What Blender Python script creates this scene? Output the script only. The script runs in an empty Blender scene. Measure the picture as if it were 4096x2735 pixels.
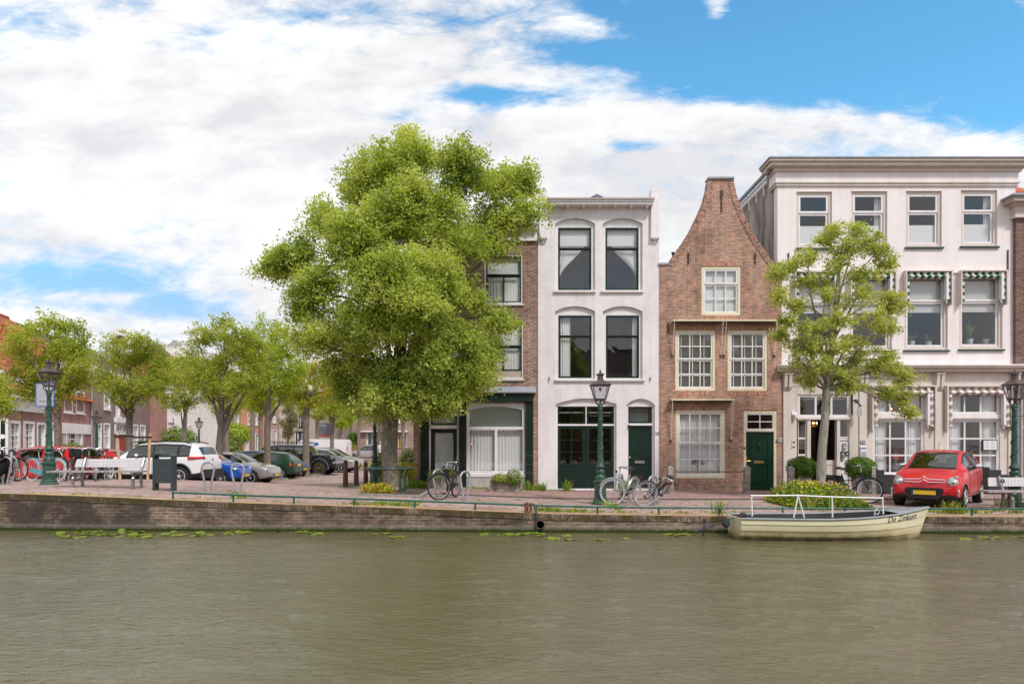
EXPO = 0.76
# clear (positive) and cloudy (negative) parts of the sky: strength, centre, size
SKY_BLOBS = [(2.4, 3700, 100, 900, 330), (1.7, 2950, 170, 480, 200), (1.0, 4050, 430, 340, 150), (1.9, 250, 1130, 430, 95), (1.3, 760, 1230, 240, 60), (1.7, 2000, 385, 320, 50), (1.0, 2500, 40, 330, 80), (1.0, 2250, 210, 260, 60), (.7, 1450, 40, 500, 60), (.7, 800, 150, 90, 50), (1.1, 2560, 580, 150, 30), (.6, 3250, 660, 300, 60),
             (-1.3, 2700, 470, 500, 70), (-.8, 3350, 480, 380, 60), (-.6, 3950, 560, 300, 60), (-.8, 900, 480, 800, 300), (-.7, 1500, 950, 600, 250), (-1.3, 2870, 40, 60, 100), (-1.0, 430, 1190, 200, 25), (-.9, 150, 1280, 250, 40), (-.8, 3550, 470, 40, 20)]
import bpy, bmesh, math, random
import numpy as np
from math import pi, sin, cos, sqrt, atan2, radians as R
from mathutils import Vector, Matrix
from mathutils.geometry import tessellate_polygon
random.seed(7)
sc = bpy.context.scene
COL = sc.collection
# image geometry of the photograph: focal length in pixels, centre column, eye-level row, eye height
FL, CX, HY, HC = 2731.0, 2048.0, 1772.0, 1.63
def PX(px, Y): return (px - CX) / FL * Y
def PZ(py, Y): return HC + (HY - py) / FL * Y
EDGE = [(-60, .5), (-11.7, .47), (-9.8, .42), (-8, .345), (-6, .265), (-3.65, .2), (-2, .147), (-.27, .085), (1.17, .03), (4, .005), (12, 0), (60, 0)]
def lerp(a, b, t): return a + (b - a) * t
def interp(tab, x):
    if x <= tab[0][0]: return tab[0][1]
    for (a, va), (b, vb) in zip(tab, tab[1:]):
        if x <= b: return va + (vb - va) * (x - a) / (b - a)
    return tab[-1][1]
def sstep(a, b, x):
    t = min(1, max(0, (x - a) / (b - a))); return t * t * (3 - 2 * t)
def zg(x, y): return interp(EDGE, x) * (1 - sstep(21.5, 27.5, y)) - .22 * sstep(26.5, 31, y) * (1 - sstep(50, 64, y)) * (1 - sstep(-9, -4, x))
def YW(x): return 15.35 - 0.025 * max(-40, min(40, x))
WATER = -.37
# ---------------------------------------------------------------- materials
M = {}
def nodes(name):
    m = bpy.data.materials.new(name); m.use_nodes = True
    nt = m.node_tree; nt.nodes.clear(); M[name] = m
    out = nt.nodes.new('ShaderNodeOutputMaterial')
    return m, nt, out
def N(nt, t, **k):
    n = nt.nodes.new(t)
    for a, b in k.items():
        if a.startswith('i_'):
            key = a[2:].replace('_', ' ')
            n.inputs[int(key) if key.isdigit() else key].default_value = b
        else: setattr(n, a, b)
    return n
def c4(c): return (c[0], c[1], c[2], 1)
def L(nt, a, b): nt.links.new(a, b)
def ramp(nt, fac, stops):
    r = nt.nodes.new('ShaderNodeValToRGB'); e = r.color_ramp.elements
    while len(e) < len(stops): e.new(.5)
    for q, (p, c) in zip(e, stops): q.position = p; q.color = c4(c)
    L(nt, fac, r.inputs[0]); return r.outputs[0]
def mixc(nt, f, a, b, mode='MIX'):
    m = nt.nodes.new('ShaderNodeMix'); m.data_type = 'RGBA'; m.blend_type = mode
    for s, v in ((m.inputs[0], f), (m.inputs[6], a), (m.inputs[7], b)):
        if hasattr(v, 'is_linked') or isinstance(v, bpy.types.NodeSocket): L(nt, v, s)
        elif isinstance(v, (int, float)): s.default_value = v
        else: s.default_value = c4(v)
    return m.outputs[2]
def mth(nt, op, a, b=None, c=None):
    m = nt.nodes.new('ShaderNodeMath'); m.operation = op
    for i, v in enumerate((a, b, c)):
        if v is None: continue
        if isinstance(v, bpy.types.NodeSocket): L(nt, v, m.inputs[i])
        else: m.inputs[i].default_value = v
    return m.outputs[0]
def noise(nt, vec, scale, detail=3, rough=.55, dist=0):
    n = N(nt, 'ShaderNodeTexNoise', i_Scale=scale, i_Detail=detail, i_Roughness=rough, i_Distortion=dist)
    if vec is not None: L(nt, vec, n.inputs['Vector'])
    return n.outputs[0]
def objco(nt): return nt.nodes.new('ShaderNodeTexCoord').outputs['Object']
def bump(nt, h, strength=.3, dist=.01):
    b = N(nt, 'ShaderNodeBump', i_Strength=strength, i_Distance=dist); L(nt, h, b.inputs['Height']); return b.outputs[0]
def plain(name, c, rough=.6, metal=0, var=.12, scale=6, spec=.4, bmp=0, coat=0, bscale=40):
    m, nt, out = nodes(name)
    p = N(nt, 'ShaderNodeBsdfPrincipled', i_Roughness=rough, i_Metallic=metal)
    p.inputs['Specular IOR Level'].default_value = spec
    if coat: p.inputs['Coat Weight'].default_value = coat; p.inputs['Coat Roughness'].default_value = .06
    co = objco(nt)
    if var:
        f = noise(nt, co, scale, 5, .6)
        d = tuple(v * (1 - var * 1.6) for v in c); u = tuple(min(1, v * (1 + var)) for v in c)
        L(nt, ramp(nt, f, [(.3, d), (.7, u)]), p.inputs['Base Color'])
    else: p.inputs['Base Color'].default_value = c4(c)
    if bmp: L(nt, bump(nt, noise(nt, co, bscale, 4), bmp, .01), p.inputs['Normal'])
    L(nt, p.outputs[0], out.inputs[0]); return m
def brick(name, c1, c2, mortar, bw=.22, bh=.062, ms=.008, rough=.85, plane='xz', var=.5, bmp=.5, dark=None, bias=0, off=.5, grime=.25, freq=2, grains=True, third=None):
    m, nt, out = nodes(name)
    p = N(nt, 'ShaderNodeBsdfPrincipled', i_Roughness=rough); p.inputs['Specular IOR Level'].default_value = .2
    co = objco(nt); sx = nt.nodes.new('ShaderNodeSeparateXYZ'); L(nt, co, sx.inputs[0])
    cb = nt.nodes.new('ShaderNodeCombineXYZ')
    if plane == 'xz':
        L(nt, mth(nt, 'ADD', sx.outputs[0], sx.outputs[1]), cb.inputs[0]); L(nt, sx.outputs[2], cb.inputs[1])
    elif plane == 'zx':
        L(nt, sx.outputs[2], cb.inputs[0]); L(nt, mth(nt, 'ADD', sx.outputs[0], sx.outputs[1]), cb.inputs[1])
    else:
        L(nt, sx.outputs[0], cb.inputs[0]); L(nt, sx.outputs[1], cb.inputs[1])
    # slightly uneven courses
    wob = N(nt, 'ShaderNodeTexNoise', i_Scale=3.0, i_Detail=2.0); L(nt, co, wob.inputs['Vector'])
    va = N(nt, 'ShaderNodeVectorMath', operation='MULTIPLY_ADD'); L(nt, wob.outputs[1], va.inputs[0]); va.inputs[1].default_value = (.02, .012, 0); L(nt, cb.outputs[0], va.inputs[2])
    vec = va.outputs[0]
    b = N(nt, 'ShaderNodeTexBrick', offset=off, offset_frequency=freq, i_Scale=1.0)
    b.inputs['Brick Width'].default_value = bw; b.inputs['Row Height'].default_value = bh
    b.inputs['Mortar Size'].default_value = ms; b.inputs['Mortar Smooth'].default_value = .3; b.inputs['Bias'].default_value = bias
    L(nt, vec, b.inputs['Vector'])
    # per-brick variation: second brick texture black/white with no mortar
    b.inputs['Color1'].default_value = c4(c1); b.inputs['Color2'].default_value = c4(c2); b.inputs['Mortar'].default_value = c4(mortar)
    col = b.outputs[0]
    st = N(nt, 'ShaderNodeMapping'); st.inputs['Scale'].default_value = (1 / bw, 1 / bh, 1); L(nt, vec, st.inputs[0])
    n1 = noise(nt, st.outputs[0], .9, 1, .5)
    tint = ramp(nt, n1, [(.3, (1 - var,) * 3), (.5, (1, 1, 1)), (.7, (1 + var * .5,) * 3)])
    col = mixc(nt, 1.0, col, tint, 'MULTIPLY')
    if third:
        n3 = noise(nt, st.outputs[0], 1.35, 0, .5)
        col = mixc(nt, mth(nt, 'MULTIPLY', ramp(nt, n3, [(.55, (0, 0, 0)), (.6, (1, 1, 1))]), mth(nt, 'SUBTRACT', 1, b.outputs['Fac'])), col, third)
    big = noise(nt, co, .55, 5, .65)
    col = mixc(nt, 1.0, col, ramp(nt, big, [(.35, (1 - grime,) * 3), (.65, (1 + grime * .35,) * 3)]), 'MULTIPLY')
    if dark:
        s, cc = dark; dn = noise(nt, co, s, 4, .6)
        col = mixc(nt, ramp(nt, dn, [(.5, (0, 0, 0)), (.66, (.8, .8, .8))]), col, cc)
    L(nt, col, p.inputs['Base Color'])
    h = mth(nt, 'ADD', mth(nt, 'MULTIPLY', b.outputs['Fac'], -1), mth(nt, 'MULTIPLY', noise(nt, co, 60, 3), .4))
    L(nt, bump(nt, h, bmp, .006), p.inputs['Normal'])
    L(nt, p.outputs[0], out.inputs[0]); return m
def glass(name, tint=(.95, .97, .96), refl=1.6, base=.045, rough=.01):
    m, nt, out = nodes(name)
    t = N(nt, 'ShaderNodeBsdfTransparent', i_Color=c4(tint)); g = N(nt, 'ShaderNodeBsdfGlossy', i_Roughness=rough)
    fr = nt.nodes.new('ShaderNodeLayerWeight')
    wv = noise(nt, objco(nt), 2.2, 2); L(nt, bump(nt, wv, .12, .02), g.inputs['Normal'])
    f = mth(nt, 'ADD', mth(nt, 'MULTIPLY', mth(nt, 'POWER', fr.outputs['Facing'], 4.0), .9), base + .045 * refl); f = mth(nt, 'MINIMUM', f, 1)
    mx = nt.nodes.new('ShaderNodeMixShader'); L(nt, f, mx.inputs[0]); L(nt, t.outputs[0], mx.inputs[1]); L(nt, g.outputs[0], mx.inputs[2])
    L(nt, mx.outputs[0], out.inputs[0]); return m
def cloth(name, c, trans=.35):
    m, nt, out = nodes(name)
    d = N(nt, 'ShaderNodeBsdfDiffuse', i_Color=c4(c)); t = N(nt, 'ShaderNodeBsdfTranslucent', i_Color=c4(c))
    mx = N(nt, 'ShaderNodeMixShader', i_0=trans); L(nt, d.outputs[0], mx.inputs[1]); L(nt, t.outputs[0], mx.inputs[2]); L(nt, mx.outputs[0], out.inputs[0])
def leaf(name, cols, trans=.45, cl=.9, rough=.6):
    """leaf colour differs from leaf to leaf and from clump to clump"""
    m, nt, out = nodes(name)
    g = nt.nodes.new('ShaderNodeNewGeometry')
    a = noise(nt, objco(nt), cl, 2, .5)
    f = mth(nt, 'ADD', mth(nt, 'MULTIPLY', g.outputs['Random Per Island'], .36), mth(nt, 'MULTIPLY', mth(nt, 'SUBTRACT', a, .16), 1.0))
    n = len(cols); col = ramp(nt, f, [(i / (n - 1) * .9 + .05, c) for i, c in enumerate(cols)])
    d = N(nt, 'ShaderNodeBsdfPrincipled', i_Roughness=rough); d.inputs['Specular IOR Level'].default_value = .35
    t = N(nt, 'ShaderNodeBsdfTranslucent')
    L(nt, col, d.inputs['Base Color']); L(nt, mixc(nt, 1.0, col, (1.5, 1.35, .6), 'MULTIPLY'), t.inputs[0])
    mx = N(nt, 'ShaderNodeMixShader', i_0=trans); L(nt, d.outputs[0], mx.inputs[1]); L(nt, t.outputs[0], mx.inputs[2]); L(nt, mx.outputs[0], out.inputs[0])
def emit(name, c, s):
    m, nt, out = nodes(name); e = N(nt, 'ShaderNodeEmission', i_Color=c4(c), i_Strength=s); L(nt, e.outputs[0], out.inputs[0])
def paint(name, c, rough=.28, metal=.0, back=True):
    m, nt, out = nodes(name)
    p = N(nt, 'ShaderNodeBsdfPrincipled', i_Roughness=rough, i_Metallic=metal)
    p.inputs['Coat Weight'].default_value = .45; p.inputs['Coat Roughness'].default_value = .05; p.inputs['Specular IOR Level'].default_value = .3
    n = noise(nt, objco(nt), 1.7, 4)
    L(nt, ramp(nt, n, [(.3, tuple(v * .9 for v in c)), (.7, c)]), p.inputs['Base Color'])
    if not back: L(nt, p.outputs[0], out.inputs[0]); return
    k = N(nt, 'ShaderNodeBsdfDiffuse', i_Color=(.02, .02, .022, 1)); g = nt.nodes.new('ShaderNodeNewGeometry')
    mx = nt.nodes.new('ShaderNodeMixShader'); L(nt, g.outputs['Backfacing'], mx.inputs[0]); L(nt, p.outputs[0], mx.inputs[1]); L(nt, k.outputs[0], mx.inputs[2]); L(nt, mx.outputs[0], out.inputs[0])
def bark(name, c1, c2, lichen=None, scale=9):
    m, nt, out = nodes(name)
    p = N(nt, 'ShaderNodeBsdfPrincipled', i_Roughness=.9); co = objco(nt)
    mp = N(nt, 'ShaderNodeMapping'); mp.inputs['Scale'].default_value = (1.6, 1.6, .55); L(nt, co, mp.inputs[0])
    n1 = noise(nt, mp.outputs[0], scale, 6, .7, .4); col = ramp(nt, n1, [(.33, c1), (.62, c2)])
    if lichen:
        n2 = noise(nt, co, 7, 5, .7); col = mixc(nt, ramp(nt, n2, [(.56, (0, 0, 0)), (.64, (.75, .75, .75))]), col, lichen)
    L(nt, col, p.inputs['Base Color']); L(nt, bump(nt, n1, .9, .03), p.inputs['Normal']); L(nt, p.outputs[0], out.inputs[0])

# ---------------------------------------------------------------- mesh builder
class MB:
    def __init__(s): s.v = []; s.f = []; s.m = []; s.mn = []; s.cur = 0
    def mat(s, name):
        if name not in s.mn: s.mn.append(name)
        s.cur = s.mn.index(name); return s
    def add(s, vs, fs):
        o = len(s.v); s.v.extend(tuple(q) for q in vs)
        for f in fs: s.f.append(tuple(i + o for i in f)); s.m.append(s.cur)
    def box(s, x0, x1, y0, y1, z0, z1, bev=0):
        if x0 > x1: x0, x1 = x1, x0
        if y0 > y1: y0, y1 = y1, y0
        if z0 > z1: z0, z1 = z1, z0
        s.add([(x0, y0, z0), (x1, y0, z0), (x1, y1, z0), (x0, y1, z0), (x0, y0, z1), (x1, y0, z1), (x1, y1, z1), (x0, y1, z1)],
              [(0, 3, 2, 1), (4, 5, 6, 7), (0, 1, 5, 4), (1, 2, 6, 5), (2, 3, 7, 6), (3, 0, 4, 7)]); return s
    def frame(s, x0, x1, z0, z1, w, y0, y1, wb=None, wt=None):
        wb = w if wb is None else wb; wt = w if wt is None else wt
        s.box(x0, x0 + w, y0, y1, z0, z1); s.box(x1 - w, x1, y0, y1, z0, z1)
        if wt: s.box(x0 + w, x1 - w, y0, y1, z1 - wt, z1)
        if wb: s.box(x0 + w, x1 - w, y0, y1, z0, z0 + wb)
        return s
    def tube(s, pts, r, n=8, cap=True, flat=1):
        pts = [Vector(p) for p in pts]; k = len(pts)
        rs = r if isinstance(r, (list, tuple)) else [r] * k
        vs = []; up = None
        for i, p in enumerate(pts):
            t = (pts[min(i + 1, k - 1)] - pts[max(i - 1, 0)])
            t = t.normalized() if t.length > 1e-9 else Vector((0, 0, 1))
            if up is None: up = Vector((0, 0, 1)) if abs(t.z) < .9 else Vector((0, 1, 0))
            a = t.cross(up)
            if a.length < 1e-6: a = t.cross(Vector((1, 0, 0)))
            a.normalize(); b = a.cross(t).normalized(); up = b
            for j in range(n):
                th = 2 * pi * j / n; vs.append(p + (a * cos(th) + b * sin(th) * flat) * rs[i])
        fs = [(i * n + j, i * n + (j + 1) % n, (i + 1) * n + (j + 1) % n, (i + 1) * n + j) for i in range(k - 1) for j in range(n)]
        if cap: fs.append(tuple(range(n))[::-1]); fs.append(tuple((k - 1) * n + j for j in range(n)))
        s.add(vs, fs); return s
    def lathe(s, prof, n=16, c=(0, 0, 0), axis='z', ph=0, sx=1, sy=1):
        vs = []
        for r, z in prof:
            for j in range(n):
                a = 2 * pi * j / n + ph; q = (r * cos(a) * sx, r * sin(a) * sy, z)
                if axis == 'y': q = (q[0], q[2], q[1])
                if axis == 'x': q = (q[2], q[0], q[1])
                vs.append((q[0] + c[0], q[1] + c[1], q[2] + c[2]))
        k = len(prof)
        fs = [(i * n + j, i * n + (j + 1) % n, (i + 1) * n + (j + 1) % n, (i + 1) * n + j) for i in range(k - 1) for j in range(n)]
        if prof[0][0] > 1e-4: fs.append(tuple(range(n))[::-1])
        if prof[-1][0] > 1e-4: fs.append(tuple((k - 1) * n + j for j in range(n)))
        if axis == 'y': fs = [f[::-1] for f in fs]
        s.add(vs, fs); return s
    def ball(s, c, r, n=10, k=6):
        r = (r, r, r) if isinstance(r, (int, float)) else r
        vs = []; fs = []
        for i in range(k + 1):
            th = pi * i / k
            for j in range(n):
                a = 2 * pi * j / n; vs.append((c[0] + r[0] * sin(th) * cos(a), c[1] + r[1] * sin(th) * sin(a), c[2] - r[2] * cos(th)))
        for i in range(k):
            for j in range(n): fs.append((i * n + j, i * n + (j + 1) % n, (i + 1) * n + (j + 1) % n, (i + 1) * n + j))
        s.add(vs, fs); return s
    def torus(s, c, R0, r, axis='y', n=32, k=8, a0=0, a1=2 * pi, flat=1):
        pts = []
        full = abs(a1 - a0 - 2 * pi) < 1e-6
        nn = n if full else n + 1
        for i in range(nn):
            a = a0 + (a1 - a0) * i / n; ca, sa = cos(a), sin(a)
            for j in range(k):
                b = 2 * pi * j / k; rr = R0 + r * cos(b); h = r * sin(b) * flat
                q = (rr * ca, h, rr * sa) if axis == 'y' else ((rr * ca, rr * sa, h) if axis == 'z' else (h, rr * ca, rr * sa))
                pts.append((q[0] + c[0], q[1] + c[1], q[2] + c[2]))
        fs = []
        for i in range(n):
            i2 = (i + 1) % nn
            for j in range(k): fs.append((i * k + j, i * k + (j + 1) % k, i2 * k + (j + 1) % k, i2 * k + j))
        s.add(pts, fs); return s
    def plate(s, outer, holes=(), y0=0, y1=.2, back=True):
        """polygon in the xz plane with holes, front at y0, thickness to y1"""
        loops = [list(outer)] + [list(h) for h in holes]
        flat = [q for l in loops for q in l]
        tri = tessellate_polygon([[Vector((a, b, 0)) for a, b in l] for l in loops])
        fr = []
        for t in tri:
            a, b, c = (flat[i] for i in t)
            ar = (b[0] - a[0]) * (c[1] - a[1]) - (c[0] - a[0]) * (b[1] - a[1])
            if abs(ar) < 1e-10: continue
            fr.append(tuple(t) if ar > 0 else tuple(t)[::-1])
        n = len(flat); vs = [(a, y0, b) for a, b in flat] + [(a, y1, b) for a, b in flat]
        fs = list(fr)
        if back: fs += [tuple(i + n for i in t[::-1]) for t in fr]
        o = 0
        for li, l in enumerate(loops):
            k = len(l); ar = sum(l[i][0] * l[(i + 1) % k][1] - l[(i + 1) % k][0] * l[i][1] for i in range(k))
            fl = (ar > 0) == (li == 0)
            for i in range(k):
                a, b = o + i, o + (i + 1) % k
                q = (b, a, a + n, b + n)
                fs.append(q if fl else q[::-1])
            o += k
        s.add(vs, fs); return s
    def grid(s, fn, nu, nv):
        vs = [fn(i / nu, j / nv) for j in range(nv + 1) for i in range(nu + 1)]
        fs = [(j * (nu + 1) + i, j * (nu + 1) + i + 1, (j + 1) * (nu + 1) + i + 1, (j + 1) * (nu + 1) + i) for j in range(nv) for i in range(nu)]
        s.add(vs, fs); return s
    def xf(s, start, mat):
        for i in range(start, len(s.v)): s.v[i] = tuple(mat @ Vector(s.v[i]))
        return s
    def mesh(s, name):
        me = bpy.data.meshes.new(name); me.from_pydata(s.v, [], s.f)
        for k in s.mn: me.materials.append(M[k])
        if len(s.mn) > 1: me.polygons.foreach_set('material_index', s.m)
        me.update(); return me
    def build(s, name, mat=None, parent=None, smooth=False, loc=None, rot=None):
        if mat and not s.mn: s.mn = [mat]
        me = s.mesh(name)
        if smooth:
            me.polygons.foreach_set('use_smooth', [True] * len(me.polygons)); me.set_sharp_from_angle(angle=R(smooth if smooth is not True else 40))
        o = bpy.data.objects.new(name, me); COL.objects.link(o)
        if parent is not None: o.parent = parent
        if loc is not None: o.location = loc
        if rot is not None: o.rotation_euler = rot
        return o
def tag(o, label=None, cat=None, group=None, kind=None):
    if label: o['label'] = label
    if cat: o['category'] = cat
    if group: o['group'] = group
    if kind: o['kind'] = kind
    return o
def thing(name, label, cat, loc=(0, 0, 0), rz=0, group=None):
    o = bpy.data.objects.new(name, None); COL.objects.link(o); o.location = loc; o.rotation_euler = (0, 0, rz); o.empty_display_size = .2
    return tag(o, label, cat, group)
def dup(root, loc, rz=None, label=None, group=None, rot=None, scale=None):
    r = root.copy(); COL.objects.link(r); r.location = loc
    if rz is not None: r.rotation_euler = (0, 0, rz)
    if rot is not None: r.rotation_euler = rot
    if scale is not None: r.scale = (scale,) * 3
    if label: r['label'] = label
    if group: r['group'] = group
    def kids(a, b):
        for ch in list(a.children):
            if ch.name in made: continue
            c = ch.copy(); COL.objects.link(c); c.parent = b; made.add(c.name); kids(ch, c)
    made = {r.name}; kids(root, r); return r
def rect(x0, x1, z0, z1): return [(x0, z0), (x1, z0), (x1, z1), (x0, z1)]
def arch(x0, x1, z0, zs, zc, n=12):
    w = (x1 - x0) / 2; h = zc - zs; rr = (w * w + h * h) / (2 * h); cx = (x0 + x1) / 2; cz = zc - rr; a = math.asin(w / rr)
    return [(x0, z0), (x1, z0)] + [(cx + rr * sin(a - 2 * a * i / n), cz + rr * cos(a - 2 * a * i / n)) for i in range(n + 1)]
def text(s, size, mat, parent=None, loc=(0, 0, 0), rot=(pi / 2, 0, 0), name='lettering', ext=.003, shear=0, bold=0, space=1, align='CENTER', sxy=None):
    cu = bpy.data.curves.new(name, 'FONT'); cu.body = s; cu.size = size; cu.extrude = ext; cu.shear = shear; cu.offset = bold; cu.space_character = space
    cu.align_x = align; cu.align_y = 'CENTER'; cu.resolution_u = 3
    t = bpy.data.objects.new('tmp', cu); COL.objects.link(t)
    dg = bpy.context.evaluated_depsgraph_get(); me = bpy.data.meshes.new_from_object(t.evaluated_get(dg))
    bpy.data.objects.remove(t); bpy.data.curves.remove(cu)
    me.materials.clear(); me.materials.append(M[mat])
    o = bpy.data.objects.new(name, me); COL.objects.link(o); o.location = loc; o.rotation_euler = rot
    if sxy: o.scale = (sxy[0], sxy[1], 1)
    if parent is not None: o.parent = parent
    return o
# ---------------------------------------------------------------- material list
brick('white_brick', (.86, .805, .835), (.83, .77, .805), (.80, .75, .78), bw=.22, bh=.066, ms=.006, var=.03, bmp=.55, grime=.08)
brick('old_red_brick', (.56, .25, .15), (.45, .21, .145), (.57, .45, .38), bw=.2, bh=.058, ms=.0095, var=.36, bmp=.5, third=(.28, .20, .18), grime=.22)
brick('soldier_brick', (.50, .22, .12), (.42, .18, .12), (.55, .44, .38), bw=.2, bh=.058, ms=.008, plane='zx', off=0, var=.45)
brick('brown_brick', (.34, .19, .145), (.28, .155, .12), (.52, .43, .37), bw=.21, bh=.062, ms=.010, var=.4)
brick('orange_brick', (.36, .16, .09), (.27, .13, .085), (.52, .43, .34), bw=.21, bh=.062, ms=.013, var=.4)
brick('neighbour_brick', (.20, .10, .075), (.15, .075, .06), (.28, .22, .19), bw=.21, bh=.06, ms=.011, var=.4)
brick('pink_brick', (.42, .22, .20), (.37, .19, .175), (.40, .25, .22), bw=.21, bh=.062, ms=.008, var=.2)
brick('grey_brown_brick', (.30, .215, .20), (.26, .18, .17), (.34, .26, .24), bw=.21, bh=.062, ms=.009, var=.2)
brick('tan_brick', (.42, .32, .27), (.37, .28, .23), (.42, .34, .29), bw=.21, bh=.062, ms=.009, var=.2)
brick('garage_brick', (.37, .25, .215), (.33, .22, .19), (.36, .27, .24), bw=.21, bh=.062, ms=.009, var=.2)
brick('clinker', (.41, .27, .25), (.34, .215, .20), (.37, .285, .25), bw=.2, bh=.085, ms=.006, plane='xy', var=.4, bmp=.35, grime=.3, third=(.50, .40, .37))
brick('pavement_clinker', (.45, .27, .25), (.36, .215, .205), (.31, .24, .215), bw=.2, bh=.075, ms=.009, plane='xy', var=.45, bmp=.6, grime=.2)
brick('parking_clinker', (.41, .285, .255), (.34, .235, .215), (.42, .34, .29), bw=.2, bh=.1, ms=.007, plane='xy', var=.3, bmp=.3, grime=.3)
brick('roof_tile_orange', (.52, .16, .07), (.42, .12, .055), (.16, .06, .035), bw=.24, bh=.3, ms=.03, off=0, var=.45, bmp=.9, grime=.35)
brick('roof_tile_dark', (.17, .125, .115), (.135, .10, .095), (.06, .05, .05), bw=.24, bh=.3, ms=.03, off=0, var=.3, bmp=.9)
plain('white_paint', (.80, .765, .79), .45, var=.03)
plain('cream_stucco', (.84, .765, .775), .8, var=.03, scale=1.2, bmp=.12, bscale=25)
plain('beige_paint', (.62, .535, .475), .6, var=.05, scale=2)
plain('beige_light', (.70, .62, .57), .6, var=.04, scale=2)
plain('taupe_paint', (.43, .36, .31), .6, var=.08)
plain('yellow_cream', (.76, .68, .50), .5, var=.05)
plain('green_paint', (.009, .024, .018), .35, var=.2, scale=3)
plain('bright_green_door', (.005, .036, .019), .3, var=.15, scale=3)
plain('lamp_green', (.035, .09, .066), .4, var=.45, scale=14, bmp=.5, bscale=30)
plain('rail_green', (.010, .115, .085), .35, var=.3, scale=5)
plain('dark_green_metal', (.035, .065, .055), .45, var=.2)
plain('lamp_metal', (.115, .085, .08), .5, .3, var=.35, scale=12)
plain('iron_black', (.02, .02, .022), .5, var=.2)
plain('dark_grey_metal', (.045, .06, .065), .45, var=.15)
plain('grey_metal', (.36, .36, .38), .35, .7, var=.15)
plain('galvanised', (.42, .42, .44), .5, .5, var=.25, scale=9)
plain('chrome', (.75, .75, .76), .12, 1, var=0)
plain('lead_grey', (.32, .33, .38), .55, var=.12)
plain('slate', (.14, .15, .18), .6, var=.25)
plain('bench_panel', (.60, .56, .58), .5, var=.04)
plain('bench_wood', (.36, .31, .30), .7, var=.25, scale=9)
plain('pale_concrete', (.46, .42, .40), .8, var=.12, scale=4, bmp=.2)
plain('kerb_stone', (.30, .275, .25), .85, var=.3, scale=5, bmp=.3)
plain('dark_joint', (.085, .08, .08), .9, var=.3)
plain('white_line', (.55, .53, .50), .8, var=.25, scale=6)
plain('weathered_wood', (.30, .26, .24), .85, var=.4, scale=7, bmp=.4)
plain('stake_wood', (.58, .38, .22), .75, var=.2)
plain('planter_wood', (.30, .25, .215), .85, var=.4, scale=8, bmp=.3)
plain('bollard_brown', (.115, .045, .045), .5, var=.35, scale=10)
plain('terracotta', (.45, .16, .09), .8)
plain('pot_grey', (.35, .34, .35), .6)
plain('pot_lime', (.45, .55, .22), .6, var=.08)
plain('planter_dark', (.035, .04, .04), .5, var=.1)
plain('black_plastic', (.018, .018, .02), .5, var=.1)
plain('tyre', (.022, .022, .022), .85, var=.2)
plain('rim_silver', (.62, .62, .63), .35, .25, var=0)
plain('red_plastic', (.55, .015, .02), .2, var=0, coat=.5)
plain('orange_plastic', (.8, .25, .02), .3, var=0)
plain('lens', (.62, .63, .65), .08, .5, var=.5, scale=16, coat=1)
plain('plate_yellow', (.80, .50, .02), .4, var=0)
plain('plate_white', (.75, .75, .75), .4, var=0)
plain('plate_blue', (.02, .08, .45), .4, var=0)
plain('sign_blue', (.03, .16, .55), .4, var=0)
plain('sign_red', (.55, .02, .03), .4, var=0)
plain('sign_white', (.80, .80, .82), .4, var=0)
plain('sign_grey', (.42, .41, .44), .5, var=.05)
plain('sign_navy', (.02, .02, .06), .4, var=0)
plain('skin', (.55, .33, .25), .6, var=0)
plain('grey_hair', (.45, .42, .40), .8)
plain('white_shirt', (.80, .76, .82), .8, var=.08)
plain('dark_cloth', (.03, .03, .05), .8)
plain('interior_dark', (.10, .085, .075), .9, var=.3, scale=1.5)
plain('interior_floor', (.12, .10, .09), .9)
plain('brass', (.60, .42, .16), .3, .8, var=.1)
plain('gold', (.75, .55, .2), .3, .7, var=0)
plain('red_shade', (.62, .11, .05), .7)
plain('porcelain', (.65, .70, .78), .25, var=0)
plain('porcelain_blue', (.04, .09, .35), .3, var=0)
plain('boat_blackish', (.03, .032, .036), .5, var=.2)
plain('boat_rubber', (.30, .31, .33), .6)
plain('red_door', (.35, .03, .02), .5)
plain('salmon', (.66, .27, .20), .8, var=.04)
plain('cream_wall', (.60, .52, .42), .8, var=.05)
plain('mauve_wall', (.42, .29, .27), .8, var=.05)
plain('concrete_panel', (.44, .385, .335), .85, var=.12, bmp=.2)
plain('blue_black', (.02, .03, .08), .4)
plain('mural_grey', (.14, .155, .19), .7, var=.12)
plain('mural_red', (.45, .06, .07), .7)
plain('ochre_frame', (.55, .33, .04), .6)
plain('far_glass', (.10, .115, .115), .12, var=.6, scale=1.2, spec=.8)
plain('pale_pane', (.40, .41, .42), .2, var=.35, scale=1.5, spec=.8)
plain('pipe_dark', (.01, .01, .01), .9, var=0)
plain('rust', (.20, .085, .05), .9, .2, var=.5, scale=12)
plain('turquoise', (.16, .42, .46), .4, var=.1)
plain('bike_silver', (.50, .48, .48), .3, .6, var=.1)
plain('bike_red', (.42, .03, .03), .35)
plain('saddle_brown', (.07, .04, .035), .6)
plain('net_cloth', (.66, .63, .66), .9, var=.05)
plain('soil', (.09, .065, .045), .95, var=.4, bmp=.5)
cloth('curtain', (.86, .84, .86), .12); cloth('curtain_grey', (.66, .63, .64), .12); cloth('blind_white', (.84, .83, .85), .1)
plain('slat_blind', (.66, .66, .66), .5, var=0); plain('slat_green', (.62, .70, .64), .5, var=0)
glass('glass'); glass('car_glass', (.30, .33, .33), 2.2, .05); glass('lantern_glass', (.86, .86, .90), 1.5, .04)
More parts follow.
